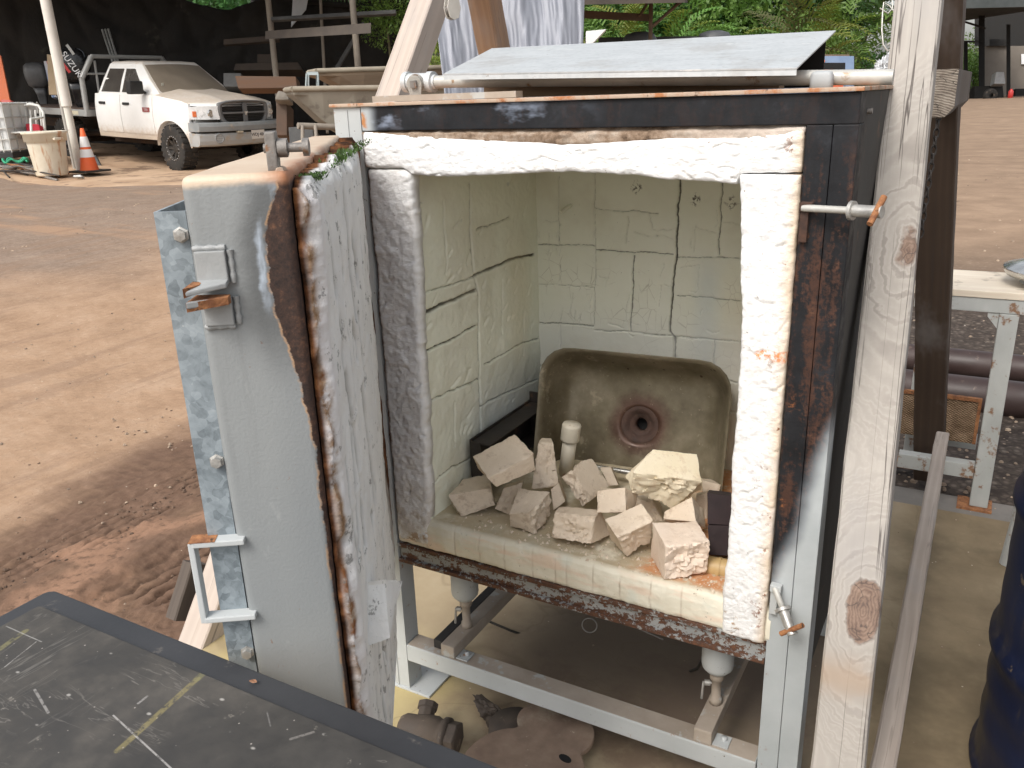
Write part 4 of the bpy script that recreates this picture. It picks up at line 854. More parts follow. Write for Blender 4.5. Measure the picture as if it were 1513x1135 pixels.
# ================================================================== TIMBER GANTRY AND OTHER WOOD
def f_wood(c1, c2, dark, knots=(), fr=95, chk=.5, stain=None):
    def f(s):
        x, y, z = s.sep()
        w = s.noise(2.2, 3, .5, st=(1, 1, .35)); xx = s.math('ADD', x, s.math('MULTIPLY', s.math('SUBTRACT', w, .5), .05))
        xx = s.math('ADD', xx, s.math('MULTIPLY', y, .5)); ph = s.math('MULTIPLY', xx, fr*2.2)
        core = inf = rings = None
        for ki, (kx, kz, kr) in enumerate(knots):
            ax = s.math('SUBTRACT', x, kx); az = s.math('MULTIPLY', s.math('SUBTRACT', z, kz), .5)
            d = s.math('SQRT', s.math('ADD', s.math('MULTIPLY', ax, ax), s.math('MULTIPLY', az, az)))
            d = s.math('ADD', d, s.math('MULTIPLY', s.math('SUBTRACT', s.noise(16, 4, .6), .5), kr*.8))
            g = s.mapr(d, kr*2.6, kr*.9); ph = s.math('ADD', s.math('MULTIPLY', ph, s.math('SUBTRACT', 1, g)), s.math('MULTIPLY', g, s.math('MULTIPLY', d, 330 if ki == 0 else 560)))
            m = s.mapr(d, kr*(.26 if ki == 0 else .56), kr*(.14 if ki == 0 else .46)); rg = s.math('SINE', s.math('MULTIPLY', d, 1500))
            core = m if core is None else s.math('MAXIMUM', core, m); inf = g if inf is None else s.math('MAXIMUM', inf, g); rings = rg if rings is None else s.math('ADD', s.math('MULTIPLY', rg, m), s.math('MULTIPLY', rings, s.math('SUBTRACT', 1, m)))
        gr = s.math('SINE', s.math('ADD', ph, s.math('MULTIPLY', s.noise(9, 2, st=(1, 1, .1)), 5 if not knots else 2))); fine = s.noise(140, 4, .7, st=(1, 1, .035))
        c = s.ramp(s.math('ADD', s.math('MULTIPLY', gr, .16), s.math('MULTIPLY', s.noise(3, 4), 1.0)), [(.2, c2), (.75, c1)])
        am = .28 if inf is None else s.math('MULTIPLY', s.math('ADD', .16, s.math('MULTIPLY', inf, .30)), s.mapr(s.noise(14, 4, .6), .3, .6, .4, 1.2))
        c = s.mix(s.math('MULTIPLY', s.mapr(gr, .35, 1.0), am), c, dark)
        c = s.mix(s.mapr(fine, .3, .75, 0, .35), c, c2)
        ck = s.noise(30, 3, .6, st=(1, 1, .016), off=(.3, .1, .7)); cm = s.math('MULTIPLY', s.mapr(s.math('ABSOLUTE', s.math('SUBTRACT', ck, .5)), .010, .0), s.mapr(s.noise(3, 2, off=(1, 7, 0)), .36, .5))
        c = s.mix(s.math('MULTIPLY', cm, chk), c, (.05, .04, .035))
        gy = s.mapr(s.noise(4, 5, .65, st=(1, 1, .5), off=(5, 2, 1)), .5, .68); c = s.mix(s.math('MULTIPLY', gy, .35), c, (.30, .29, .29))
        if core is not None:
            kc = s.ramp(s.math('ADD', s.math('MULTIPLY', rings, .09), s.noise(30, 5, .75)), [(.25, (.06, .035, .027)), (.5, (.17, .105, .075)), (.8, (.30, .205, .15))])
            rad = s.math('MULTIPLY', s.mapr(s.math('ABSOLUTE', s.math('SUBTRACT', s.noise(34, 2, .5, off=(4, 1, 1)), .5)), .02, .0), .8); kc = s.mix(rad, kc, (.04, .025, .02))
            c = s.mix(s.math('MULTIPLY', core, .9), c, kc)
        if stain: c = s.mix(s.math('MULTIPLY', s.mapr(s.math('ABSOLUTE', s.math('SUBTRACT', z, stain[0])), stain[1], 0.), s.math('MULTIPLY', s.mapr(s.noise(10, 5), .4, .6), .6)), c, stain[2])
        return dict(base=c, rough=.85, bump=[(s.math('SUBTRACT', s.math('MULTIPLY', gr, .3), s.math('MULTIPLY', cm, 2)), .25, .002), (fine, .2, .001)])
    return f
def timber(name, label, cat, P, Q, Xh, w, d, m, group=None, ends=.0):
    "timber with its centre line from P to Q; Xh is across its face"
    P = Vector(P); Q = Vector(Q); M = frame(P, Q-P, Xh); L = (Q-P).length
    nz = max(8, int(L/.03)); rings = []
    c = .0035
    sec = [(-w/2+c, -d/2), (w/2-c, -d/2), (w/2, -d/2+c), (w/2, d/2-c), (w/2-c, d/2), (-w/2+c, d/2), (-w/2, d/2-c), (-w/2, -d/2+c)]
    for k in range(nz+1):
        z = L*k/nz; r_ = []
        for (x, y) in sec:
            q = Vector((x*3, y*3, z*5+P.x*7)); r_.append(Vector((x+.0013*mnoise.noise(q*3), y+.0013*mnoise.noise(q*3+Vector((5, 0, 0))), z)))
        rings.append(r_)
    b = MB(); b.loft(rings); o = b.build(name, m, None, M=M)
    return tag(o, label, cat, group)
# right front leg: front face corners worked out from the photograph
A = Vector((.848, .416, 1.442)); Bq = Vector((.910, -.192, .331)); ax = (A-Bq).normalized()
xh = Vector((1, 0, 0)); M0 = frame(Bq, ax, xh); fy = M0.to_3x3() @ Vector((0, 1, 0))
if fy.y < 0: fy = -fy
xh2 = M0.to_3x3() @ Vector((1, 0, 0))
PW = .073; cb = Bq+xh2*PW/2+fy*PW/2; ct = A+xh2*PW/2+fy*PW/2; foot = cb-ax*(cb.z-.02)/ax.z; top = ct+ax*.75
def lz(u, v):   # position along / across the leg of a pixel on its front face
    n = -fy; d_ = Vector(ray(u, v)); c_ = Vector(CAM); t = (cb-fy*PW/2-c_).dot(n)/d_.dot(n); p = c_+d_*t; M = frame(foot, ax, xh); q = M.inverted() @ p; return q
k1, k2 = lz(1338, 372), lz(1275, 905)
W_WHITE = mat('silvered_pine', f_wood((.44, .405, .365), (.32, .295, .265), (.15, .13, .115), [(k1.x+.004, k1.z, .070), (k2.x, k2.z, .046)], 60, .85, (lz(1240, 1000).z, .05, (.33, .235, .16))))
timber('gantry_leg', 'pale silvered timber leg with two big knots in front of the kiln right side', 'timber leg', foot, top, xh, PW, PW, W_WHITE, 'gantry legs')
W_DARK = mat('brown_timber', f_wood((.085, .055, .036), (.05, .032, .022), (.025, .016, .012), [], 60, .4))
rl0 = Vector((.972, 1.745, .02)); rl1 = Vector((.8875, 1.06, 1.40)); dr = (rl1-rl0).normalized()
timber('gantry_leg', 'dark brown timber leg standing behind the pale knotted one', 'timber leg', rl0-dr*.0, rl1+dr*.85, (1, 0, 0), .089, .089, W_DARK, 'gantry legs')
W_PALE = mat('pale_beam', f_wood((.55, .47, .405), (.43, .36, .31), (.26, .2, .16), [], 50, .5))
p1 = Vector((-.66, 1.111, 1.611)); p0 = Vector((-.66, -.106, .012)); da = (p1-p0).normalized(); ofs = Vector((.0445, 0, 0))
nrm = Vector((0, da.z, -da.y)); timber('gantry_leg', 'pale timber leg slanting up past the left end of the kiln top', 'timber leg', p0+ofs+nrm*.0445-da*.08, p1+ofs+nrm*.0445+da*.6, (1, 0, 0), .089, .089, W_PALE, 'gantry legs')
W_BROWN = mat('brown_beam', f_wood((.40, .24, .14), (.27, .16, .10), (.13, .08, .05), [], 50, .4))
q1 = Vector((-.66, 1.46, 1.636)); q0 = Vector((-.66, 2.0, .02)); dq = (q1-q0).normalized()
timber('gantry_leg', 'reddish brown timber leg behind the zinc sheet', 'timber leg', q0+ofs+Vector((0, .045, 0)), q1+ofs+Vector((0, .045, 0))+dq*.5, (1, 0, 0), .089, .089, W_BROWN, 'gantry legs')
W_GREYT = mat('grey_brown_timber', f_wood((.12, .095, .078), (.08, .064, .053), (.07, .055, .045), [], 110, .5))
def f_end(s):
    x, y, z = s.sep(); ex = s.math('ADD', x, .03); ez = s.math('ADD', y, .14)
    d = s.math('SQRT', s.math('ADD', s.math('MULTIPLY', ex, ex), s.math('MULTIPLY', ez, ez))); d = s.math('ADD', d, s.math('MULTIPLY', s.noise(20, 4), .012))
    r_ = s.math('SINE', s.math('MULTIPLY', d, 1250)); n = s.noise(30, 5, .7)
    c = s.ramp(s.math('ADD', s.math('MULTIPLY', r_, .14), n), [(.2, (.13, .10, .08)), (.5, (.30, .25, .20)), (.8, (.48, .42, .35))])
    ck = s.mapr(s.math('ABSOLUTE', s.math('SUBTRACT', s.noise(26, 3, .6, st=(.4, 1, 1)), .5)), .012, .0); c = s.mix(s.math('MULTIPLY', ck, .8), c, (.03, .025, .02))
    return dict(base=c, rough=.9, bump=[(r_, .3, .002), (ck, -.5, .002)])
W_END = mat('weathered_end_grain', f_end)
e0 = atY(1396, 138, .80); br = thing('brace', 'weathered brace timber with its ringed end grain facing out behind the pale leg', 'timber brace', tuple(e0))
b = MB(); bx = .021; bz = .048
b.prism([(-bx, -bz), (bx-.016, -bz), (bx, -bz+.020), (bx, bz), (-bx, bz)], 0.002, .78, Matrix(((1, 0, 0, 0), (0, 0, 1, 0), (0, 1, 0, 0), (0, 0, 0, 1)))); b.build('beam', W_GREYT, br, .002)
b = MB(); Me = Matrix(((1, 0, 0, 0), (0, 0, 1, 0), (0, 1, 0, 0), (0, 0, 0, 1))); b.prism([(-bx, -bz), (bx-.016, -bz), (bx, -bz+.020), (bx, bz), (-bx, bz)], -.002, .002, Matrix.Identity(4)); b.build('end_grain', W_END, br, M=Matrix.Rotation(R(90), 4, 'X'))
cv, cf = [], []
for k in range(330):
    x = rnd.uniform(.12, .70); y = abs(rnd.gauss(.03, .05))+.008; r0 = rnd.choice([.0008, .0012, .0016, .0025, .004]); z = .4645-.006*x/.8; i0 = len(cv); a0 = rnd.random()*6
    for q in range(4): a = a0+q*1.57; cv.append((x+r0*math.cos(a)*rnd.uniform(.7, 1.3), y+r0*math.sin(a)*rnd.uniform(.7, 1.3), z-.0005))
    cv.append((x+r0*.2, y, z+r0*rnd.uniform(.8, 1.3))); cf += [(i0+q, i0+(q+1) % 4, i0+4) for q in range(4)]
ck_ = link('brick_crumbs', npmesh('brick_crumbs', cv, cf, False), M_BR[1]); ck_['kind'] = 'stuff'
W_RAIL = mat('striped_grey_rail', f_wood((.42, .36, .31), (.28, .235, .2), (.12, .10, .085), [], 210, .3))
timber('floor_rail', 'long narrow weathered rail running back along the floor at the right', 'rail', (1.006, -.2, .256), (1.002, 1.41, .256), (0, 0, 1), .089, .036, W_RAIL)
# stub of wood beside the left leg
q = atX(283, 866, -.70)
timber('wood_stub', 'short bark edged wood stub beside the foot of the left leg', 'wood stub', q+np.array([-.01, -.05, -.075]), q+np.array([-.005, .03, .055]), (1, 0, 0), .04, .06, W_GREYT)
# pulley on the left leg, eye ring
pp = Vector(atD(668, 12, 2.55)); pu = thing('pulley', 'white rope pulley hanging on the upper side of the slanting pale leg', 'pulley', tuple(pp)); Mp = frame((0, 0, 0), Vector((.9, -.4, 0)), (0, 0, 1))
M_PULL = simple('pulley_paint', (.5, .47, .42), (.6, .57, .52), 20, .5, .1, 60)
for s_ in (-.011, .009):
    b = MB(); b.prism([(.045, -.014), (.045, .014), (0, .024), (-.028, .016), (-.034, 0), (-.028, -.016), (0, -.024)], s_, s_+.003, Mp); b.build('cheek', M_PULL, pu, .001)
b = MB(); b.lathe([(.006, -.006), (.022, -.006), (.018, 0), (.022, .006), (.006, .006)], Mp @ Matrix.Translation((-.006, 0, 0.0)), 20); b.build('sheave', M_DKBOLT, pu)
def ring(mb, c, n_, r_, t, seg=20, arc=1.0):
    M = frame(c, n_, (1, .13, .2)); mb.tube([M @ Vector((r_*math.cos(2*math.pi*arc*k/seg), r_*math.sin(2*math.pi*arc*k/seg), 0)) for k in range(seg+1)], t, 6, arc < 1)
# chain and wire hook by the right legs
M_CHAIN = simple('dark_chain', (.02, .018, .017), (.06, .05, .045), 60, .6, .3, 120)
b = MB(); top_c = Vector(atD(1388, 165, 1.92)); b0 = top_c.copy()
for k in range(15):
    c_ = top_c+Vector((-.0005*k, 0, -.019*k-.01)); M = Matrix.Translation(c_) @ Matrix.Rotation(R(90*(k % 2)+25), 4, 'Z')
    b.tube([M @ Vector((.006*math.cos(a), 0, .0125*math.sin(a))) for a in [2*math.pi*i/10 for i in range(11)]], .002, 5, False)
tag(b.build('chain', M_CHAIN, None, base=tuple(b0)), 'dark hoist chain hanging between the pale and the dark leg', 'chain')
M_WIRE = simple('galvanised_wire', (.55, .54, .5), (.66, .65, .6), 30, .4, .1, 60, metal=.3)
b = MB(); P_ = [atD(u, v, 1.75) for u, v in ((1322, 18), (1314, 8), (1306, 4), (1304, 20), (1303, 45), (1305, 66), (1311, 75), (1318, 72), (1318, 64), (1311, 66))]; b.tube(P_, .0016, 6); b.tube([atD(u, v, 1.75) for u, v in ((1318, 0), (1319, 12), (1312, 20), (1306, 16), (1300, 12))], .0013, 6)
tag(b.build('wire_hook', M_WIRE, None, base=tuple(P_[0])), 'bent galvanised wire hook hanging beside the top of the pale leg', 'wire hook')
# hoses and wire under the kiln
M_RUB = simple('dusty_black_hose', (.03, .027, .024), (.07, .06, .05), 20, .7, .1, 60)
b = MB(); P_ = [atY(u, v, y) for u, v, y in ((727, 872, .35), (716, 890, .33), (712, 905, .3), (722, 918, .28), (755, 932, .3), (800, 948, .34), (850, 965, .4), (905, 985, .45), (955, 997, .45), (1000, 1000, .4), (1030, 988, .34), (1040, 970, .3))]; b.tube(P_, .0035, 6)
tag(b.build('hose', M_RUB, None, base=tuple(P_[0])), 'thin dusty black hose sagging between the burners under the kiln', 'hose')
b = MB(); ring(b, atY(871, 924, .2), (.3, -1, .2), .017, .0016, 22); b.tube([atY(u, v, .2) for u, v in ((880, 912), (900, 912), (935, 925), (980, 945))], .0016, 6)
tag(b.build('wire_loop', simple('grey_wire', (.2, .19, .18), (.3, .28, .26), 30, .6, .1, 60), None, base=tuple(atY(871, 924, .2))), 'grey wire with a round loop hanging under the middle of the kiln', 'wire')
# ================================================================== FOREGROUND TABLE
TZ = .78
tc = atZ(75, 868, TZ)
def f_table(s):
    x, y, z = s.sep(); n = s.noise(5, 5, .6); nb = s.noise(18, 6, .7)
    c = s.ramp(s.math('ADD', s.math('MULTIPLY', n, .5), s.math('MULTIPLY', nb, .5)), [(.32, (.024, .023, .022)), (.52, (.050, .046, .041)), (.72, (.105, .094, .081))])
    sc_ = s.math('MULTIPLY', s.mapr(s.math('ABSOLUTE', s.math('SUBTRACT', s.noise(9, 5, .7, st=(.35, 2.2, 1), dist=.4), .5)), .010, .0), s.mapr(s.noise(5, 3, off=(2, 2, 0)), .45, .6)); c = s.mix(s.math('MULTIPLY', sc_, .5), c, (.22, .20, .18))
    sc3 = s.math('MULTIPLY', s.mapr(s.math('ABSOLUTE', s.math('SUBTRACT', s.noise(7, 4, .7, st=(2.4, .3, 1), off=(5, 1, 0)), .5)), .008, .0), s.mapr(s.noise(4, 3, off=(7, 2, 0)), .48, .6)); c = s.mix(s.math('MULTIPLY', sc3, .4), c, (.2, .185, .165))
    sp = s.math('MULTIPLY', s.mapr(s.voro(24, st=(1, 1.7, 1)), .09, .03), s.mapr(s.noise(26, 4, .7), .5, .58)); c = s.mix(s.math('MULTIPLY', sp, .75), c, (.40, .38, .35))
    sp2 = s.mapr(s.voro(60), .07, .03); c = s.mix(s.math('MULTIPLY', sp2, .7), c, (.40, .36, .33))
    bl = s.mapr(s.noise(24, 6, .75), .63, .69); c = s.mix(s.math('MULTIPLY', bl, .5), c, (.3, .27, .23))
    def L(u, v): q = atZ(u, v, TZ); return (q[0]-tc[0], q[1]-tc[1])
    rag = s.mapr(s.noise(120, 4, .7), .35, .55)
    for a, b_, w, cc, st in (((175, 1112), (292, 1006), .0042, (.30, .25, .10), .5), ((292, 1006), (306, 993), .005, (.2, .19, .09), .5), ((168, 1060), (255, 1140), .0011, (.45, .43, .41), .6), ((0, 962), (38, 935), .0045, (.22, .2, .09), .6), ((10, 928), (62, 951), .0009, (.34, .33, .31), .6), ((8, 988), (54, 951), .0009, (.36, .34, .32), .6), ((52, 1022), (72, 1056), .0016, (.4, .38, .36), .5), ((430, 1095), (463, 1085), .002, (.26, .24, .22), .5), ((395, 1055), (400, 1076), .0009, (.25, .24, .23), .4), ((205, 1042), (218, 1032), .0018, (.4, .38, .36), .5)):
        c = s.mix(s.math('MULTIPLY', s.math('MULTIPLY', s.seg(x, y, L(*a), L(*b_), w), st), rag), c, cc)
    return dict(base=c, rough=s.mapr(nb, .3, .7, .5, .75), bump=[(nb, .15, .002), (s.noise(150, 3), .1, .001)])
M_TAB = mat('scuffed_black_table_top', f_table)
M_RIM = simple('black_painted_rim', (.027, .028, .031), (.045, .046, .050), 6, .5, .1, 90, c3=(.14, .125, .11), t3=.66, s3=22)
tab = thing('work_table', 'black scuffed steel work table with chalk marks in the near left corner', 'table', (tc[0], tc[1], 0))
TW, TDp = 1.30, .62
b = MB(); rr = [(x, y) for x, y in rrect(0, TW, -TDp, 0, .012, 6)]; b.prism(rr, TZ-.030, TZ-.0015); b.build('rim', M_RIM, tab, .0035, 3)
rim = .034
b = MB(); b.prism([(x, y) for x, y in rrect(rim*.8, TW-rim, -TDp+rim, -rim*.92, .004, 3)], -.0010, .0022); b.build('top', M_TAB, tab, .0018, loc=(0, 0, TZ))
for (x, y) in ((.06, -.06), (TW-.06, -.06), (.06, -TDp+.06), (TW-.06, -TDp+.06)):
    b = MB(); b.box(x-.02, x+.02, y-.02, y+.02, 0, TZ-.03); b.build('leg', M_RIM, tab, .003)
M_LEAF = simple('dry_leaf', (.20, .095, .05), (.30, .15, .08), 60, .7, .1)
lp = atZ(368, 1006, TZ+.001); b = MB(); b.add([(0, 0, .0005), (.003, -.0022, .0018), (.007, -.0020, .0012), (.011, .0002, .002), (.007, .0022, .0026), (.003, .0018, .0014)], [(0, 1, 2, 3, 4, 5)])
tag(b.build('dry_leaf', M_LEAF, None, loc=tuple(lp)), 'tiny dry brown leaf lying on the table rim near the door', 'leaf')
# ================================================================== SCRAP ON THE SLAB
def f_scrap(s):
    n = s.noise(14, 5, .6); nb = s.noise(40, 6, .7); c = s.ramp(n, [(.3, (.15, .10, .072)), (.55, (.235, .165, .12)), (.75, (.30, .225, .165))])
    c = s.mix(s.mapr(s.noise(8, 5, .65, off=(4, 0, 1)), .5, .66), c, (.30, .25, .185)); c = s.mix(s.mapr(nb, .66, .7), c, (.42, .35, .27))
    return dict(base=c, rough=.75, bump=[(nb, .2, .002)])
M_SCRAP = mat('dusty_rusted_casting', f_scrap)
M_CAST = simple('dark_cast_iron', (.05, .038, .03), (.105, .08, .06), 16, .75, .35, 90, c3=(.2, .155, .115), t3=.6, s3=24)
ol = [(668, 1150), (678, 1128), (690, 1106), (715, 1086), (742, 1076), (768, 1075), (762, 1062), (770, 1046), (795, 1034), (822, 1032), (850, 1041), (872, 1062), (880, 1084), (872, 1104), (857, 1112), (862, 1122), (868, 1150), (800, 1185), (700, 1180)]
pl = thing('flange_plate', 'rusty brown two lobed flat casting lying on the slab under the kiln front', 'casting', tuple(atZ(770, 1090, .0)))
B0 = pl.location
pts2 = [(atZ(u, v, .055)[0]-B0.x, atZ(u, v, .055)[1]-B0.y) for u, v in ol]
def chaikin(p, n=2):
    for _ in range(n): p = [q for i in range(len(p)) for q in ((p[i][0]*.75+p[(i+1) % len(p)][0]*.25, p[i][1]*.75+p[(i+1) % len(p)][1]*.25), (p[i][0]*.25+p[(i+1) % len(p)][0]*.75, p[i][1]*.25+p[(i+1) % len(p)][1]*.75))]
    return p
b = MB(); b.prism(chaikin(pts2), .043, .055); b.build('plate', M_SCRAP, pl, .003, 3)
hc = atZ(835, 1121, .055); b = MB(); el = [(hc[0]-B0.x+.014*math.cos(a)+.004*math.sin(a), hc[1]-B0.y+.008*math.sin(a)-.005*math.cos(a)) for a in [2*math.pi*k/16 for k in range(16)]]; b.prism(el, .054, .0556); b.build('bolt_hole', M_VOID, pl)  # black patch on the plate stands for the dark inside the hole
b = MB(); b.lathe([(.05, 0), (.06, .0), (.055, .043), (.0, .043)], Matrix.Translation((pts2[0][0]*.2+.0, pts2[4][1]*.3, 0)), 20); b.build('hub', M_CAST, pl)
va = Vector(atZ(612, 1082, .035)); vb = Vector(atZ(690, 1100, .035)); vb.z = va.z = .04
vd = (vb-va).normalized(); L = (vb-va).length; vbod = thing('valve_body', 'dark cast iron valve body with a hex collar lying by the table edge', 'valve body', (va.x, va.y, 0))
Mx = frame((0, 0, .042), vd, (0, 0, 1))
b = MB(); b.lathe([(0, -.03), (.024, -.03), (.030, -.02), (.031, .0), (.036, .02), (.037, .05), (.033, .058), (.033, .066), (.039, .068), (.039, .078), (.03, .079), (.03, .082), (0, .082)], Mx, 24); b.build('body', M_CAST, vbod)
b = MB(); b.lathe([(0, .079), (.034, .079), (.036, .082), (.036, .100), (.03, .103), (0, .103)], Mx, 6, False); b.build('hex_collar', M_CAST, vbod, .002)
b = MB(); side = Vector((-.25, .7, .35)).normalized(); M2 = frame(Vector((0, 0, .042))+vd*.02, side, vd); b.lathe([(0, 0), (.019, 0), (.019, .048), (.023, .049), (.023, .062), (0, .062)], M2, 8, False); b.build('branch_stub', M_CAST, vbod, .002)
cc = atZ(732, 1056, .02); t0 = dep(cc)
c8 = px8([(722, 1078), (706, 1052), (752, 1078), (748, 1050)], [(704, 1042), (697, 1025), (735, 1050), (712, 1026)], t0-.01, t0+.03)
tag(rough_box('slag_chunk', c8, M_CAST, n=12, amp=.003, chip=.008, broken=[(0, 0), (1, 0), (2, 1)], bamp=.008, base=(cc[0], cc[1], .004)), 'rough black slag chunk beside the rusty two lobed casting', 'slag')
# ================================================================== BENCH, DRUM AND PIPES ON THE RIGHT
M_WHITEP = simple('chipped_white_paint', (.36, .37, .355), (.47, .48, .46), 8, .6, .15, 90, c3=(.22, .12, .065), t3=.60, s3=24, st=(1, 1, .6))
M_PLY = simple('bleached_plywood', (.66, .56, .44), (.78, .70, .58), 6, .8, .1, 90, c3=(.45, .38, .3), t3=.62, s3=12, st=(.5, 4, 4))
bn = thing('bench', 'chipped white steel bench with a bleached plywood top at the right edge', 'bench', (1.16, 1.58, 0)); o3 = (1.16, 1.58, 0)
b = MB(); b.box(.86, 2.0, 1.548, 1.865, .692, .713); b.build('plywood_top', M_PLY, bn, .002, base=o3)
b = MB(); b.box(.87, 1.99, 1.552, 1.60, .648, .6915); b.build('apron', M_WHITEP, bn, .003, base=o3)
for lx, ly in ((1.105, 1.552), (1.93, 1.552), (.88, 1.81), (1.93, 1.81)):
    b = MB(); b.box(lx, lx+.052, ly, ly+.048, .008, .6475); lg = b.build('leg', M_WHITEP, bn, .003, base=o3)
    b = MB(); b.box(lx-.035, lx+.065, ly-.02, ly+.07, 0, .0075); b.build('foot_plate', M_RUST, lg, base=o3)
b = MB(); b.hexa([(1.105-.03, 1.556, .635), (1.105-.03, 1.556, .6475), (1.105-.03, 1.59, .635), (1.105-.03, 1.59, .6475), (1.104, 1.556, .60), (1.1045, 1.556, .6475), (1.104, 1.59, .60), (1.1045, 1.59, .6475)]); b.build('gusset', M_WHITEP, bn, base=o3)
for q_ in ((1.556, 1.598), (1.815, 1.85)):
    b = MB(); b.box(.88, 1.104, q_[0], q_[1], .10, .148); b.build('lower_rail', M_WHITEP, bn, .002, base=o3)
def f_mesh(s):
    x, y, z = s.sep(); w = s.math('SINE', s.math('MULTIPLY', x, 520)); h = s.math('SINE', s.math('MULTIPLY', z, 760)); n = s.noise(20, 4)
    c = s.ramp(s.math('ADD', n, s.math('MULTIPLY', s.math('MULTIPLY', w, h), .25)), [(.3, (.10, .06, .03)), (.6, (.30, .2, .12)), (.8, (.42, .30, .2))])
    return dict(base=c, rough=.9, bump=[(s.math('MULTIPLY', w, h), .6, .003)])
b = MB(); b.box(.86, 1.10, 1.74, 1.744, .15, .30); mp = b.build('woven_panel', mat('rusty_woven_mesh', f_mesh), bn, base=o3)
b = MB(); b.box(.86, 1.10, 1.735, 1.75, .30, .312); b.box(1.09, 1.10, 1.735, 1.75, .15, .30); b.build('panel_edge', M_RUST, mp, base=o3)
# chrome pan and jar on the bench
cpn = Vector((1.262, 1.70, .714)); hp = thing('chrome_lamp', 'shiny flared chrome dish under a pale cylinder at the right picture edge', 'lamp', tuple(cpn))
b = MB(); b.lathe([(.0, 0), (.10, 0), (.115, .006), (.10, .05), (.10, .0)], None, 24); b.build('base', M_WHITEP, hp)
b = MB(); b.lathe([(.07, .06), (.155, .03), (.165, .045), (.165, .055), (.10, .075), (.07, .09), (0, .09)], None, 32); b.build('dish', M_CHROME, hp)
b = MB(); b.lathe([(.0, .088), (.115, .088), (.115, .33), (.10, .36), (0, .36)], None, 28); b.build('cylinder', simple('pale_grey_plastic', (.42, .42, .38), (.5, .5, .46), 8, .5, .1, 60), hp)
for (p0, p1, r_, lab) in (((.2, 3.0, .06), (3.6, 3.02, .06), .065, 'farther of two long brown steel pipes lying on the gravel'), ((.2, 2.66, .02), (3.6, 2.70, .02), .08, 'nearer and thicker of two long brown steel pipes lying on the gravel')):
    b = MB(); b.tube([p0, p1], r_, 24); tag(b.build('steel_pipe', simple('brown_pipe_coat', (.036, .021, .018), (.06, .037, .033), 6, .55, .1, 60, c3=(.14, .10, .08), t3=.66), None, base=p0), lab, 'pipe', 'brown pipes on the gravel')
def f_drum(s):
    n = s.noise(6, 5, .6); nb = s.noise(22, 6, .7); c = s.ramp(n, [(.3, (.003, .006, .024)), (.7, (.006, .013, .045))])
    c = s.mix(s.math('MULTIPLY', s.mapr(s.noise(9, 6, .7, st=(1, 1, .4)), .5, .66), .75), c, (.06, .05, .035)); c = s.mix(s.mapr(nb, .64, .69), c, (.13, .10, .07))
    return dict(base=c, rough=.45, bump=[(s.noise(9, 3), .15, .01)])
dcx, dcy = 1.440, .38
dr_ = thing('oil_drum', 'dark blue steel oil drum with dust streaks at the right edge', 'drum', (dcx, dcy, 0))
b = MB(); pr_ = [(0, .02), (.285, .02), (.285, 0), (.294, .0), (.296, .012), (.289, .02)]
for z in np.linspace(.03, .86, 60):
    rr2 = .286
    for zz in (.29, .585): rr2 += .011*math.exp(-((z-zz)/.018)**2)
    rr2 += .002*math.sin(z*70)*(1 if .1 < z < .25 or .65 < z < .8 else .3); pr_.append((rr2, z))
pr_ += [(.289, .866), (.297, .872), (.298, .884), (.291, .888), (.284, .884), (.283, .872), (0, .872)]
b.lathe(pr_, None, 64); b.build('shell', mat('dusty_blue_drum_paint', f_drum), dr_)
b = MB(); b.lathe([(0, .872), (.03, .872), (.03, .882), (.026, .886), (0, .886)], Matrix.Translation((-.18, .05, 0)), 8, False); b.build('bung', M_DKBOLT, dr_)
b = MB(); b.tube([(1.215, 1.22, 0), (1.262, 1.24, .62)], .022, 10); tag(b.build('white_pole', M_WHITEP, None, base=(1.215, 1.22, 0)), 'chipped white steel pole standing behind the blue drum', 'pole')
# ================================================================== GROUND
def G(x, y):
    x = np.asarray(x, float); y = np.asarray(y, float); r = np.hypot(x-1.0, y+1.3)
    g = -.045+.295*sstep(4, 12, r)+.28*sstep(18, 38, r)
    return g+.075*np.clip(-x-12.2, 0, 8)*sstep(3, 6, y)
def gz(x, y): return float(G(x, y))
xs = np.concatenate([np.linspace(-90, -26, 14)[:-1], np.linspace(-26, -5, 130)[:-1], np.linspace(-5, -1.7, 120)[:-1], np.linspace(-1.7, -.55, 235)[:-1], np.linspace(-.5, 4, 70)[:-1], np.linspace(4, 60, 26)])
ys = np.concatenate([np.linspace(-30, -2, 12)[:-1], np.linspace(-2, -.6, 40)[:-1], np.linspace(-.6, 1.6, 260)[:-1], np.linspace(1.6, 5, 110)[:-1], np.linspace(5, 16, 80)[:-1], np.linspace(16, 110, 30)])
X_, Y_ = np.meshgrid(xs, ys, indexing='ij')
nearl = sstep(-7, -4, X_)*sstep(6, 4, Y_)
h = G(X_, Y_)+.010*fbm(X_*1.1, Y_*1.1, 1)*sstep(30, 8, np.hypot(X_, Y_))
h = h+nearl*(.005*fbm(X_*9, Y_*6, 2)+.003*fbm(X_*30, Y_*24, 3))
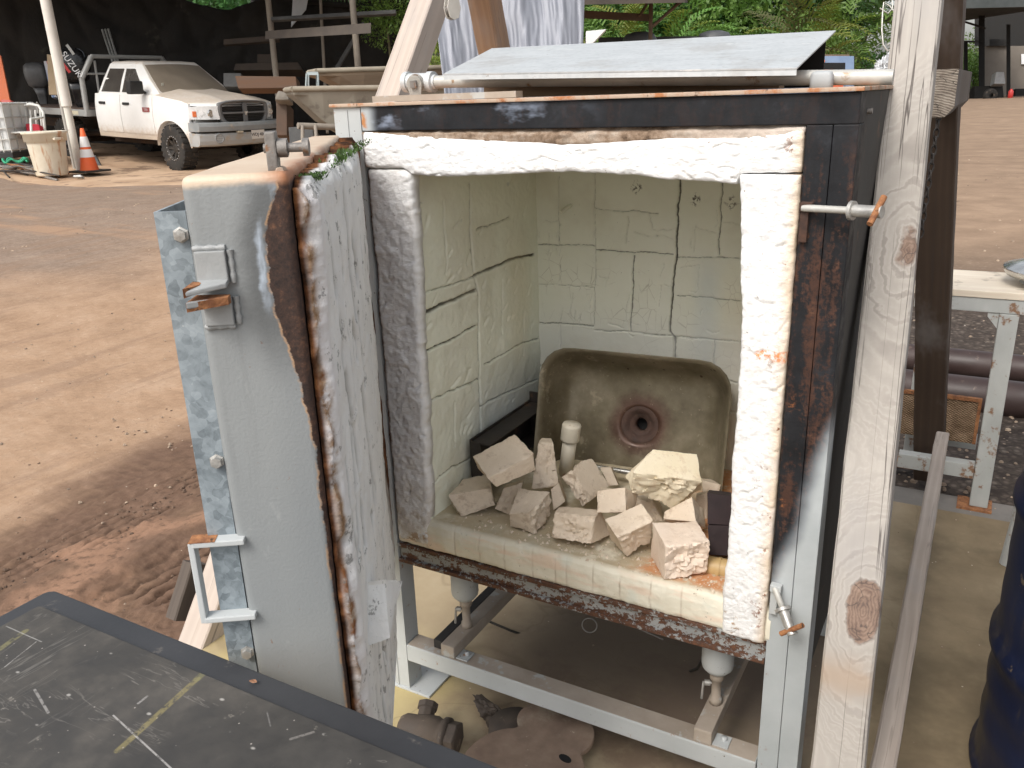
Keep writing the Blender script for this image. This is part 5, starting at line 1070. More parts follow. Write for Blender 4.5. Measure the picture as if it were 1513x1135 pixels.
# tyre ruts: tread bars run along the rut with a zigzag
wob = .05*fbm(X_*.5, Y_*.9, 9)
def band(c, w): return np.exp(-((X_-c-wob)/w)**4)
mud = sstep(-2.15, -1.70, X_-wob-.30*fbm(X_*2.2, Y_*1.3, 12)-.12*fbm(X_*9, Y_*5, 13))*sstep(-.40, -.55, X_)
t1 = band(-.93, .24); t2 = band(-1.50, .12)*.6; t3 = band(-1.78, .08)*.5
zig = .012*np.abs(((Y_*22) % 2)-1)+.012*fbm(X_*10, Y_*10, 16)
ph = ((X_-wob+zig)/.047) % 1; gv = np.minimum(ph, 1-ph)*.047; tread = 1-2.2*np.exp(-(gv/(.005+.004*vn(X_*12, Y_*12, 17)))**2)*sstep(.3, .5, vn(X_*6, Y_*9, 18))
xph = (Y_*11+.5*np.floor((X_-wob+zig)/.047)) % 1; tread = tread-.9*np.exp(-(np.minimum(xph, 1-xph)/.07)**2)*sstep(.45, .6, vn(X_*9, Y_*9, 19))
crk = fbm(X_*40, Y_*16, 14)
h = h+(t1*.008+t2*.006+t3*.005)*tread*(.4+.9*vn(X_*7, Y_*5, 15))+(t1+t2+t3)*(.008*crk+.006*fbm(X_*70, Y_*60, 23))+mud*.0035*fbm(X_*45, Y_*40, 24)-.03*t1-.012*t2+.020*np.exp(-((X_+1.20-wob)/.06)**2)
onslab = sstep(-.62, -.57, X_)*sstep(1.72, 1.62, Y_); h = h*(1-onslab)-.06*onslab
gra = sstep(-.7, -.2, X_)*sstep(1.6, 1.7, Y_)*sstep(7, 4, Y_); h = h+gra*(.012*fbm(X_*9, Y_*9, 21)+.006*fbm(X_*40, Y_*40, 22))
def f_ground(s):
    x, y, z = s.sep(); n = s.noise(.8, 5, .6); nm = s.noise(3.2, 6, .65); nf = s.noise(26, 6, .7)
    wx = s.math('ADD', x, s.math('MULTIPLY', s.math('SUBTRACT', s.noise(1.6, 4), .5), .9))
    tan = s.ramp(s.math('ADD', s.math('MULTIPLY', nm, .6), s.math('MULTIPLY', nf, .4)), [(.3, (.27, .172, .108)), (.5, (.375, .248, .16)), (.7, (.46, .325, .225))])
    gr = s.ramp(s.math('ADD', s.math('MULTIPLY', nm, .4), s.math('MULTIPLY', nf, .6)), [(.3, (.165, .12, .09)), (.55, (.27, .205, .16)), (.75, (.37, .285, .22))])
    streak = s.noise(1.2, 4, .6, st=(.25, 1.3, 1))
    c = s.mix(s.math('MULTIPLY', s.mapr(s.math('ADD', wx, s.math('MULTIPLY', streak, 2.4)), -3.0, -5.2), .9), tan, gr)
    c = s.mix(s.math('MULTIPLY', s.mapr(streak, .52, .64), s.mapr(wx, -4.5, -7)), c, (.36, .235, .155)); tr_ = s.noise(3.5, 5, .65, st=(1.6, .22, 1), off=(3, 1, 0)); c = s.mix(s.math('MULTIPLY', s.mapr(tr_, .5, .64), .5), c, (.26, .17, .115)); c = s.mix(s.math('MULTIPLY', s.mapr(s.noise(60, 5, .75), .58, .66), .55), c, (.19, .125, .085)); c = s.mix(s.math('MULTIPLY', s.mapr(s.noise(42, 5, .75, off=(3, 3, 0)), .62, .68), .5), c, (.55, .45, .34))
    tufts = s.math('MULTIPLY', s.mapr(nf, .6, .66), s.math('MULTIPLY', s.mapr(s.noise(.7, 3), .5, .6), s.mapr(x, -7, -9))); c = s.mix(s.math('MULTIPLY', tufts, .6), c, (.10, .12, .05))
    mudc = s.ramp(s.math('ADD', s.math('MULTIPLY', nm, .5), s.math('MULTIPLY', nf, .5)), [(.3, (.105, .063, .042)), (.55, (.165, .102, .07)), (.75, (.25, .16, .11))])
    c = s.mix(s.math('MULTIPLY', s.attr('mud'), s.mapr(nm, .25, .55, .65, 1.)), c, mudc)
    ora = s.math('MULTIPLY', s.attr('mud'), s.math('MULTIPLY', s.mapr(s.math('ABSOLUTE', s.math('ADD', wx, 1.25)), .12, .03), s.mapr(nf, .35, .5))); c = s.mix(s.math('MULTIPLY', ora, .6), c, (.36, .21, .135))
    c = s.mix(s.math('MULTIPLY', s.attr('rut'), .75), c, (.085, .054, .038))
    right = s.mapr(s.math('ADD', x, s.math('MULTIPLY', y, .38)), -.9, .5)
    yard = s.ramp(s.math('ADD', s.math('MULTIPLY', nm, .5), s.math('MULTIPLY', s.noise(2, 5, .6, st=(.6, 1.2, 1)), .5)), [(.3, (.21, .145, .10)), (.55, (.32, .225, .155)), (.75, (.45, .33, .235))])
    c = s.mix(right, c, yard)
    gc = s.ramp(s.voro(38, out='Color'), [(0, (.05, .04, .034)), (.6, (.115, .09, .074)), (1, (.2, .165, .135))]); gc = s.mix(s.mapr(s.voro(38), .2, .5, 0, .6), gc, (.035, .028, .024))
    c = s.mix(s.attr('gravel'), c, gc)
    sp = s.math('MULTIPLY', s.mapr(s.voro(9), .05, .02), s.mapr(s.noise(5, 2), .5, .55)); c = s.mix(sp, c, (.6, .54, .46))
    return dict(base=c, rough=.95, spec=.15, bump=[(nf, .4, .010), (s.noise(110, 3, .7), .25, .004)])
M_GROUND = mat('red_brown_dirt', f_ground)
me = npmesh('ground', np.stack([X_, Y_, h], -1).reshape(-1, 3), gridfaces(len(xs), len(ys)), True, {'mud': mud, 'rut': np.clip((t1+t2+t3), 0, 1)*sstep(.5, -.4, tread), 'gravel': gra})
go = link('ground', me, M_GROUND); go['kind'] = 'structure'
# concrete slab under the kiln
def f_slab(s):
    x, y, z = s.sep(); n = s.noise(1.6, 5, .6); nm = s.noise(6, 6, .65); nf = s.noise(60, 5, .7)
    c = s.ramp(s.math('ADD', s.math('MULTIPLY', n, .5), s.math('MULTIPLY', nm, .5)), [(.3, (.30, .23, .145)), (.5, (.39, .31, .20)), (.7, (.47, .39, .27))])
    ye = s.math('MULTIPLY', s.math('MULTIPLY', s.mapr(s.noise(2.5, 4, off=(1, 2, 0)), .35, .5), s.mapr(y, .25, .05)), s.mapr(x, .2, .0)); c = s.mix(s.math('MULTIPLY', ye, .45), c, (.52, .43, .15))
    du = s.math('MULTIPLY', s.mapr(s.noise(4, 6, .7, off=(3, 3, 0)), .42, .6), s.math('MULTIPLY', s.mapr(x, -.1, .3), s.mapr(x, .95, .8))); c = s.mix(s.math('MULTIPLY', du, .85), c, (.235, .165, .115))
    un = s.math('MULTIPLY', s.mapr(y, -.05, .3), s.math('MULTIPLY', s.mapr(x, .0, .25), s.mapr(x, .95, .8))); c = s.mix(s.math('MULTIPLY', un, .8), c, (.15, .115, .09))  # kiln footprint darkened: its shade is put into the slab colour
    ol = s.math('MULTIPLY', s.mapr(s.noise(3, 5, .65, off=(7, 0, 0)), .46, .64), s.mapr(x, .85, 1.0)); c = s.mix(s.mapr(x, .85, 1.0, 0, .8), c, s.ramp(nm, [(.3, (.135, .098, .058)), (.6, (.20, .15, .09)), (.75, (.27, .21, .13))])); c = s.mix(s.math('MULTIPLY', ol, .6), c, (.115, .09, .055))  # floor right of the kiln coloured darker for shade, olive stains on top
    sw = s.mapr(s.math('ABSOLUTE', s.math('SUBTRACT', s.noise(2.4, 3, .5, off=(2, 9, 0), dist=.6), .5)), .010, .0); c = s.mix(s.math('MULTIPLY', sw, .3), c, (.17, .13, .08))
    gm = s.mapr(y, 1.498, 1.502); c = s.mix(gm, c, s.ramp(nm, [(.3, (.15, .14, .125)), (.7, (.23, .21, .19))]))
    sp = s.mapr(s.voro(16), .05, .02); c = s.mix(s.math('MULTIPLY', sp, .7), c, (.6, .52, .42))
    return dict(base=c, rough=.8, spec=.25, bump=[(nf, .15, .003), (nm, .1, .006)])
M_SLAB = mat('stained_yellow_concrete', f_slab)
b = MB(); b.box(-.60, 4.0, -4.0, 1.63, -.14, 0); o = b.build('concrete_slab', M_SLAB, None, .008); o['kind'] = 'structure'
# apron under the pickup
xa = np.linspace(-17.5, -5.5, 160); ta = np.linspace(0, 1, 40); XA, TA = np.meshgrid(xa, ta, indexing='ij')
ye = np.interp(xa, [-17.5, -13.2, -10.6, -9.3, -7, -5.5], [8.0, 6.9, 6.7, 7.25, 7.7, 8.0])+.18*fbm(xa*1.1, xa*0, 5)+.07*fbm(xa*6, xa*0, 6)
YA = ye[:, None]+(14.5-ye[:, None])*TA
ZA = G(XA, YA)+.028*sstep(0, .012, TA)-.02+.012*fbm(XA*.6, YA*.6, 3)*0
P = np.stack([XA, YA, ZA+.012], -1)
M_APRON = simple('dirty_concrete', (.40, .26, .16), (.56, .40, .27), 1.3, .9, .2, 20, c3=(.26, .17, .11), t3=.57, s3=2.5, dist=.01)
o = sheet('concrete_apron', P, M_APRON); o['kind'] = 'structure'
# loose stones and pebbles
sv, sf = [], []
def stone(x, y, z, r):
    i = len(sv); a0 = rnd.random()*6
    for k in range(5): a = a0+k*1.2566; sv.append((x+r*math.cos(a)*rnd.uniform(.7, 1.2), y+r*math.sin(a)*rnd.uniform(.7, 1.2), z-.1*r))
    for k in range(5): a = a0+.4+k*1.2566; sv.append((x+.7*r*math.cos(a)*rnd.uniform(.6, 1.2), y+.7*r*math.sin(a)*rnd.uniform(.6, 1.2), z+r*rnd.uniform(.35, .6)))
    sv.append((x, y, z+r*.7))
    for k in range(5): j = (k+1) % 5; sf.extend([(i+k, i+j, i+5+j), (i+k, i+5+j, i+5+k), (i+5+k, i+5+j, i+10)])
for k in range(1500):
    x = -abs(rnd.gauss(0, 3))-.9; y = rnd.uniform(-.6, 7); stone(x, y, gz(x, y)+(-.012 if x > -1.2 else -.001), rnd.choice([.002, .003, .003, .004, .005, .007])*(1+min(1.2, -x*.15)))
for k in range(1700):
    x = rnd.uniform(-.4, 3); y = 1.68+abs(rnd.gauss(0, 1.2)); stone(x, y, gz(x, y), rnd.choice([.006, .008, .01, .014]))
for k in range(160):
    x = rnd.uniform(-.5, 1.9); y = rnd.uniform(-.3, 1.6); stone(x, y, .0005, rnd.choice([.0015, .002, .003]))
for k in range(500):
    x = rnd.uniform(-9, 2); y = rnd.uniform(3, 14); stone(x, y, gz(x, y), rnd.uniform(.008, .02))
g_sv, g_sf = sv, sf
sv, sf = [], []
for k in range(2600):
    x = rnd.choice([rnd.gauss(-.93, .2), rnd.gauss(-1.5, .12), rnd.uniform(-2.3, -.65)]); y = rnd.uniform(-.55, 1.7)
    if x < -.62: stone(x, y, gz(x, y)-.008-(.02 if x > -1.2 else 0), rnd.choice([.002, .003, .003, .004, .006, .009]))
o = link('mud_clods', npmesh('mud_clods', sv, sf, False), simple('mud_clod', (.075, .047, .032), (.17, .11, .075), 4, .95, .3, 90)); o['kind'] = 'stuff'
sv, sf = g_sv, g_sf
me = npmesh('gravel', sv, sf, False); o = link('gravel', me, simple('mixed_pebbles', (.13, .09, .065), (.48, .37, .27), 3, .9, .1, 80, detail=2)); o['kind'] = 'stuff'

# ================================================================== LEFT YARD: WALL, SHED, PICKUP
M_VDARK = simple('shaded_shed_black', (.010, .009, .008), (.022, .02, .018), 3, .9, .2, 30)  # near-black colour carries the shade under the shed and workshop roofs
A2 = np.array([-27.0, 5.6]); B2 = np.array([-10.6, 14.9]); dirw = (B2-A2)/np.linalg.norm(B2-A2); nw = np.array([dirw[1], -dirw[0]])
U, V = np.meshgrid(np.linspace(0, np.linalg.norm(B2-A2), 260), np.linspace(-.3, 3.02, 60), indexing='ij')
def cells(u, v, sc):
    u = u*sc; v = v*sc; best = np.full(u.shape, 9.); sec = best.copy(); iu = np.floor(u).astype(int); iv = np.floor(v).astype(int)
    for di in (-1, 0, 1):
        for dj in (-1, 0, 1):
            a = iu+di; c = iv+dj; d = np.hypot(u-a-_h(a, c, 5), v-c-_h(a, c, 6)); sec = np.where(d < best, best, np.minimum(sec, d)); best = np.minimum(best, d)
    return best, sec
d1, d2 = cells(U, V, 1.5); bul = .22*np.sqrt(np.clip(d2-d1, 0, 1))+.04*fbm(U*5, V*5, 3)
P = np.stack([A2[0]+dirw[0]*U+nw[0]*bul, A2[1]+dirw[1]*U+nw[1]*bul, V+.45+1.6*sstep(-16.0, -17.6, A2[0]+dirw[0]*U)*sstep(1, 3, V)+.30*fbm(U*.8, U*0, 8)*sstep(2, 3, V)], -1)
Bk = P.copy(); Bk[..., 0] = A2[0]+dirw[0]*U-nw[0]*.4; Bk[..., 1] = A2[1]+dirw[1]*U-nw[1]*.4
o = sheet('stone_wall', P, simple('shaded_wall_stone', (.010, .009, .0085), (.03, .027, .024), 1.2, .95, .5, 14, c3=(.05, .045, .036), t3=.64, s3=2, dist=.03), None, back=Bk); tag(o, 'dark rough boulder retaining wall in the shade behind the white pickup', 'stone wall')  # very dark stone colour includes the shade of the roof
# shed roof over the pickup, out of frame above
shed = thing('open_shed', 'dark open sided shed with slatted roof and pale poles behind the pickup and boat', 'shed', (-9, 12, .25)); so = (-9, 12, .25)
def T2(u, v, t): return Vector(atD(u, v, t))
b = MB(); b.hexa([(-24.5, 4.3, 4.3), (-24.5, 4.3, 4.4), (-26.4, 6.6, 4.3), (-26.4, 6.6, 4.4), (-8.6, 9.2, 4.3), (-8.6, 9.2, 4.4), (-11.4, 14.6, 4.3), (-11.4, 14.6, 4.4)])
b.hexa([(-8.5, 9.6, 4.3), (-8.5, 9.6, 4.4), (-10.2, 15.6, 4.5), (-10.2, 15.6, 4.6), (-3.9, 9.9, 4.1), (-3.9, 9.9, 4.2), (-2.4, 16.2, 4.2), (-2.4, 16.2, 4.3)])
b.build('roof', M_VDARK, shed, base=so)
b = MB()
s0, s1 = T2(330, -40, 17), T2(640, -46, 15.5); e0_, e1_ = T2(395, 12, 19.5), T2(600, 42, 18)
for k in range(46):
    f = k/45; p = s0.lerp(s1, f); q = e0_.lerp(e1_, f); dx = Vector((.028, .016, 0)); dz = Vector((0, 0, .02))
    b.hexa([p-dx, p-dx+dz, q-dx, q-dx+dz, p+dx, p+dx+dz, q+dx, q+dx+dz])
for f in (.1, .35, .6, .85):
    p = s0.lerp(e0_, f); q = s1.lerp(e1_, f); b.tube([p-Vector((0, 0, .06)), q-Vector((0, 0, .06))], .05, 6)
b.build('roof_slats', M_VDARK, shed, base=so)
b = MB(); b.hexa([T2(392, 58, 15), T2(392, 46, 15), T2(392, 58, 15.2), T2(392, 46, 15.2), T2(548, 49, 13), T2(548, 34, 13), T2(548, 49, 13.2), T2(548, 34, 13.2)]); b.build('long_beam', simple('grey_beam', (.055, .045, .038), (.09, .075, .062), 4, .9, .2, 30), shed, base=so)
M_POLE = simple('dusty_pole', (.20, .17, .14), (.32, .28, .23), 4, .85, .2, 20, st=(1, 1, .4))
for (u0, v0, u1, v1, t, r_) in ((394, -20, 408, 114, 16, .055), (519, -20, 529, 100, 14.5, .055), (473, -10, 479, 105, 17, .03)):
    b = MB(); p = T2(u0, v0, t); q = T2(u1, v1, t); q2 = q+(q-p)*.8; b.tube([p, q, q2], r_, 10); b.build('pole', M_POLE, shed, base=so)
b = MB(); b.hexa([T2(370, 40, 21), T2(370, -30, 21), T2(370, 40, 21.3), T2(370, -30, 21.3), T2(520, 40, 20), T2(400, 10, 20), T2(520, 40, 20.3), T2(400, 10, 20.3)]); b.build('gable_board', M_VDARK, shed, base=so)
# -- pickup
TH, TP, TS = -.081, .05, .925
TM = Matrix.Translation((-11.62, 10.15, .245)) @ Matrix.Rotation(TH, 4, 'Z') @ Matrix.Rotation(TP, 4, 'Y') @ Matrix.Scale(TS, 4)
truck = thing('pickup_truck', 'dusty white crew cab flatbed pickup with gray bumper and mud tyres', 'pickup truck', mat=TM)
def f_twhite(s):
    x, y, z = s.sep(); n = s.noise(3, 5, .6); nf = s.noise(14, 5, .65)
    c = s.ramp(n, [(.3, (.74, .73, .70)), (.7, (.80, .79, .77))])
    d = s.math('MULTIPLY', s.mapr(s.math('ADD', z, s.math('MULTIPLY', nf, .25)), .98, .70), .75); c = s.mix(d, c, (.50, .38, .26))
    geo = s.node('ShaderNodeNewGeometry'); nz = s.sep(geo.outputs['Normal'])[2]
    c = s.mix(s.math('MULTIPLY', s.mapr(nz, .55, .95), s.mapr(nf, .2, .6, .45, .8)), c, (.57, .46, .35))
    return dict(base=c, rough=.38, coat=.3)
M_TW = mat('dusty_white_car_paint', f_twhite)
M_TG = simple('grey_bumper_plastic', (.20, .215, .22), (.28, .29, .29), 4, .6, .1, 60, c3=(.33, .29, .24), t3=.6, s3=6)
M_TGD = simple('dark_grille_frame', (.12, .122, .125), (.17, .17, .17), 5, .5, .1, 60)
M_BLK = simple('black_trim', (.012, .012, .012), (.025, .024, .023), 10, .5, .1, 60)
M_GLS = simple('dusty_car_glass', (.05, .045, .04), (.07, .062, .054), 2, .22, .05, 30)
M_WSC = simple('dust_covered_windscreen', (.20, .165, .125), (.26, .215, .165), 3, .55, .05, 30)
M_TYRE = simple('mud_terrain_rubber', (.016, .015, .014), (.04, .036, .032), 12, .85, .2, 60, c3=(.10, .075, .055), t3=.6, s3=9)
M_RIM2 = simple('dusty_black_rim', (.02, .018, .016), (.055, .046, .038), 12, .5, .1, 60)
AR = .53
def zlow(x, z0=.56):
    z = z0
    if abs(x) < AR: z = max(z, .43+math.sqrt(AR*AR-x*x))
    return z
def ztop(x): return float(np.interp(x, [-2.45, -.45, .35, .80], [1.385, 1.385, 1.30, 1.20]))
def yside(x, z): return .985-.07*abs(z-.98)**1.5*1.5-(.05*max(0, x-.35)**2)+.022*math.exp(-(x/.6)**2)-(.05*max(0, (z-1.22)))*2
def spatch(mb, sd, x0, x1, zb, zt, nx=30, nz=10, off=0., thick=.02):
    Pf = []
    for i in range(nx+1):
        x = x0+(x1-x0)*i/nx; a = zb(x); c = zt(x); Pf.append([Vector((x, sd*(yside(x, a+(c-a)*j/nz)+off), a+(c-a)*j/nz)) for j in range(nz+1)])
    mb.grid(Pf)
    if thick:
        e = [Pf[0], Pf[-1], [r_[0] for r_ in Pf], [r_[-1] for r_ in Pf]]
        for ln in e: mb.grid([ln, [p-Vector((0, sd*thick, 0)) for p in ln]], False)
b = MB()
for sd in (-1, 1):
    spatch(b, sd, .56, -2.44, zlow, ztop, 84, 12, 0, .05)
    b.grid([[Vector((AR*math.sin(a), sd*(yside(AR*math.sin(a), .43+AR*math.cos(a))+.004), .43+AR*math.cos(a))), Vector((AR*math.sin(a)*.96, sd*(yside(AR*math.sin(a), .43+AR*math.cos(a))+.022), .43+AR*math.cos(a)*.96)), Vector((AR*math.sin(a)*.95, sd*.78, .43+AR*math.cos(a)*.95))] for a in np.linspace(-1.5, 1.5, 28)])
Hd = []
for i in range(29):
    r_ = []
    for j in range(21):
        y = -1+2*j/20; xf = .87-.33*max(0, abs(y)-.52)**1.5/.48**1.5; x = xf-(xf+.46)*i/28; ye_ = yside(x, ztop(x)); cr = .105*(1-abs(y)**3)+.03*math.exp(-((abs(y)-.42)/.12)**2)
        r_.append(Vector((x+.04*(1-y*y)*(1-i/28), y*ye_, ztop(x)+cr*(.85 if i else .35)-(.03 if i == 0 else 0))))
    Hd.append(r_)
b.grid(Hd)
b.hexa([(-2.44, -.9, .6), (-2.44, -.9, 1.38), (-2.44, .9, .6), (-2.44, .9, 1.38), (.6, -.9, .8), (.6, -.9, 1.15), (.6, .9, .8), (.6, .9, 1.15)])
body = b.build('body', M_TW, truck)
b = MB(); gb = [(-.42, .86), (-.80, .925), (-2.32, .93), (-2.45, .84)]; gt_ = [(-1.16, .64), (-1.30, .70), (-2.12, .715), (-2.25, .64)]
def ring8(pts, z, k=1, dz=0): return [Vector((x, y*k, z)) for x, y in pts]+[Vector((x, -y*k, z)) for x, y in reversed(pts)]
b.loft([ring8(gb, 1.36), ring8(gb, 1.40), ring8([(x*.5+x2*.5-.02*(0 if i > 1 else 1), y*.5+y2*.5+.015) for i, ((x, y), (x2, y2)) in enumerate(zip(gb, gt_))], 1.67), ring8(gt_, 1.94), ring8([(x-.05 if x > -2 else x+.05, y*.93) for x, y in gt_], 1.985), ring8([(x-.25 if x > -2 else x+.25, y*.6) for x, y in gt_], 2.005)], smooth=False)
cab = b.build('cab', M_TW, truck, .045, 3)
b = MB()
wq = [(-.47, .80, 1.405), (-.47, -.80, 1.405), (-1.135, -.615, 1.905), (-1.135, .615, 1.905)]
cw = [Vector(p) for p in wq]; nn = (cw[1]-cw[0]).cross(cw[3]-cw[0]).normalized(); nn = nn if nn.x > 0 else -nn
def pane(mb, q, nrm, o0, o1, bow=0):
    q = [Vector(p) for p in q]; rows = []
    for i in range(9):
        f = i/8; a = q[0].lerp(q[3], f); c = q[1].lerp(q[2], f); rows.append([a.lerp(c, j/8)+nrm*(o1+bow*(1-(2*j/8-1)**2)) for j in range(9)])
    mb.grid(rows); bb_ = [rows[0], rows[-1], [r_[0] for r_ in rows], [r_[-1] for r_ in rows]]
    for ln in bb_: mb.grid([ln, [p-nrm*(o1-o0+bow) for p in ln]], False)
pane(b, wq, nn, -.02, .022, .03); ws = b.build('windscreen', M_WSC, truck)
b = MB(); b.tube([(-.40, .55, 1.425), (-.50, .12, 1.46)], .012, 6); b.tube([(-.40, -.05, 1.43), (-.50, -.5, 1.46)], .012, 6); b.build('wiper', M_BLK, ws)
b = MB(); b.hexa([Vector((-.62+dx, -.66+dy*.05, 1.53+dz)) for dx in (0, .003) for dy in (0, 1) for dz in (0, .07)]); b.build('sticker', simple('faded_sticker', (.5, .5, .42), (.6, .58, .5), 30, .6, .1), ws)
for sd in (-1, 1):
    def sq(x0, x1, x2, x3, z0=1.42, z1=1.85):
        def yy(z, x): return .935-(z-1.36)*.40+.012
        return [(x0, sd*yy(z0, x0), z0), (x1, sd*yy(z0, x1), z0), (x2, sd*yy(z1, x2), z1), (x3, sd*yy(z1, x3), z1)]
    for q in (sq(-.80, -1.52, -1.52, -1.25), sq(-1.61, -2.22, -2.08, -1.61)):
        b = MB(); nq = Vector((0, sd, .38)).normalized(); pane(b, q, nq, -.03, .012, .0); b.build('side_window', M_GLS, truck)
    for (x0, x1) in ((-.52, -1.56), (-1.575, -2.36)):
        b = MB(); spatch(b, sd, x0, x1, lambda x: .66+.0*x, lambda x: 1.378, 14, 10, .012, .03); dr2 = b.build('door', M_TW, truck)
        b = MB(); hx = x1+.10; b.hexa([(hx+dx, sd*(yside(hx, 1.2)+dy), 1.185+dz) for dx in (0, .20) for dy in (.008, .035) for dz in (0, .05)]); b.build('handle', M_BLK, dr2, .01)
    b = MB(); b.hexa([(-.85+dx, sd*(.98+dy), 1.40+dz) for dx in (0, .16) for dy in (.02, .30) for dz in (0, .24)]); b.tube([(-.75, sd*.94, 1.42), (-.76, sd*1.02, 1.46)], .03, 6); b.build('mirror', M_BLK, truck, .03, 2)
    # head lamp
    b = MB(); lens = [(.60, .0), (.94, .02), (.95, .17), (.86, .215), (.58, .205)]
    def hp_(y, z, o): return Vector((.895-.36*max(0, y-.52)**1.5/.48**1.5+o, sd*y*1.0, .975+z))
    rr = [[hp_(.585+(yk-.585), zk, .012) for yk, zk in lens]]
    rows = []
    for i in range(7):
        y = .565+(.985-.565)*i/6; z1 = .235-.05*max(0, (y-.85))*2; rows.append([hp_(y, 0.005+(z1)*j/5, .015) for j in range(6)])
    b.grid(rows)
    for ln in (rows[0], rows[-1], [r_[0] for r_ in rows], [r_[-1] for r_ in rows]): b.grid([ln, [p-Vector((.09, 0, 0)) for p in ln]], False)
    hl = b.build('headlight', simple('headlight_lens', (.62, .63, .63), (.82, .82, .81), 9, .2, .05, 30, c3=(.45, .45, .44), t3=.6, s3=12), truck)
    b = MB(); b.tube([hp_(.70, .11, .016), hp_(.70, .11, .030)], [.075, .06], 16); b.build('lamp_bowl', M_CHROME, hl)
    b = MB(); b.hexa([hp_(.90+dy, .05+dz, .005+dx) for dx in (0, .02) for dy in (0, .045) for dz in (0, .1)]); b.build('turn_signal', simple('amber_lens', (.55, .12, .04), (.62, .18, .06), 20, .3, .05), hl)
# grille
b = MB(); ol2 = [(-.60, .30), (-.54, .395), (0, .425), (.54, .395), (.60, .30), (.56, .06), (.42, -.02), (-.42, -.02), (-.56, .06)]
Mg = Matrix(((0, 0, 1, 0), (1, 0, 0, 0), (0, 1, 0, .90), (0, 0, 0, 1)))
def gr_ring(k, x, dz=0): return [Vector((x-.14*abs(y)**2.2, y*k, .90+.2+(z-.2)*k)) for y, z in chaikin(ol2, 2)]
b.loft([gr_ring(1, .84), gr_ring(1, .945), gr_ring(.95, .962), gr_ring(.86, .95), gr_ring(.84, .90)], caps=False, smooth=False)
def gx(y): return .94-.14*abs(y)**2.2
for (y0, y1, z0, z1) in ((-.5, .5, 1.075, 1.105), (-.045, .045, .93, 1.27)):
    rows = []
    for i in range(13):
        y = y0+(y1-y0)*i/12; rows.append([Vector((gx(y)-.03, y, z0)), Vector((gx(y)+.012, y, z0)), Vector((gx(y)+.012, y, z1)), Vector((gx(y)-.03, y, z1))])
    b.loft(rows, True)
gr = b.build('grille', M_TGD, truck)
b = MB()
for k in range(11):
    z = .93+.03*k
    rows = [[Vector((gx(y)-.05, y, z)), Vector((gx(y)-.015, y, z-.006)), Vector((gx(y)-.015, y, z+.010)), Vector((gx(y)-.05, y, z+.012))] for y in np.linspace(-.5, .5, 9)]
    b.loft(rows, True)
b.hexa([(.80+dx, -.53+1.06*dy, .91+.37*dz) for dx in (0, .03) for dy in (0, 1) for dz in (0, 1)]); b.build('slats', M_BLK, gr)
b = MB(); Me2 = Matrix(((0, 0, 1, .955), (1, 0, 0, 0), (0, 1, 0, 1.085), (0, 0, 0, 1)))
b.prism(chaikin([(-.012, -.045), (.012, -.045), (.02, -.01), (.04, .0), (.045, .03), (.03, .035), (.022, .018), (.012, .03), (0, .034), (-.012, .03), (-.022, .018), (-.03, .035), (-.045, .03), (-.04, 0), (-.02, -.01)], 1), 0, .01, Me2); b.build('emblem', M_CHROME, gr)
# bumper
def bx_(y, o=0): return 1.02-.20*abs(y)**2.6+o
def bump_part(name, prof, m, par, y0=-1.0, y1=1.0):
    rows = []
    for y in np.linspace(y0, y1, 25): rows.append([Vector((bx_(y)+dx, y, z)) for dx, z in prof]+[Vector((bx_(y)-.30, y, prof[-1][1])), Vector((bx_(y)-.30, y, prof[0][1]))])
    mb = MB(); mb.loft(rows, True, False); return mb.build(name, m, par)
bu = bump_part('bumper', [(-.07, .50), (-.02, .53), (.0, .60), (.0, .70), (-.015, .735)], simple('light_grey_bumper', (.30, .31, .31), (.38, .38, .37), 4, .55, .1, 50, c3=(.36, .31, .25), t3=.56, s3=5), truck)
bump_part('bumper_top', [(-.04, .765), (.015, .775), (.02, .86), (.0, .915), (-.06, .925)], M_TG, bu)
bump_part('bumper_slot', [(-.05, .735), (-.05, .765)], M_BLK, bu, -.9, .9)
for sd in (-1, 1):
    b = MB(); Mf = frame((bx_(.66)+.0, sd*.66, .645), (1, sd*.25, 0), (0, 0, 1)); b.lathe([(.10, -.02), (.085, .012), (.07, .008), (.066, -.02), (0, -.02)], Mf, 20)
    for k in (-1, 0, 1): b.box(k*.035-.006, k*.035+.006, -.062, .062, -.012, .002, Mf)
    b.build('fog_light', M_TG, bu)
b = MB(); b.hexa([(bx_(.1)+dx, .03+dy*.32, .60+dz*.165) for dx in (.004, .010) for dy in (0, 1) for dz in (0, 1)]); lp_ = b.build('licence_plate', simple('plate_white', (.62, .6, .55), (.72, .70, .66), 10, .5, .05), bu, .004)
def text(name, s_, size, M, m, par, ext=.002):
    cu = bpy.data.curves.new(name, 'FONT'); cu.body = s_; cu.size = size; cu.align_x = 'CENTER'; cu.align_y = 'CENTER'; cu.extrude = ext
    tmp = bpy.data.objects.new(name, cu); col.objects.link(tmp); me_ = bpy.data.meshes.new_from_object(tmp.evaluated_get(bpy.context.evaluated_depsgraph_get())); bpy.data.objects.remove(tmp)
    me_.materials.clear(); return link(name, me_, m, par, M=M)
M_INK = simple('dark_ink', (.02, .02, .03), (.04, .04, .05), 10, .6, .05)
Mt = Matrix(((0, 0, 1, bx_(.1)+.0115), (1, 0, 0, .19), (0, 1, 0, .68), (0, 0, 0, 1)))
text('lettering', 'WDJ 400', .085, Mt, M_INK, lp_)
b = MB(); b.hexa([(bx_(.22)-.06+dx, -.28+dy*.12, .735+dz*.03) for dx in (.0, .08) for dy in (0, 1) for dz in (0, 1)]); b.build('tow_strap', simple('pale_strap', (.5, .46, .36), (.58, .54, .44), 20, .8, .1), bu, .006)
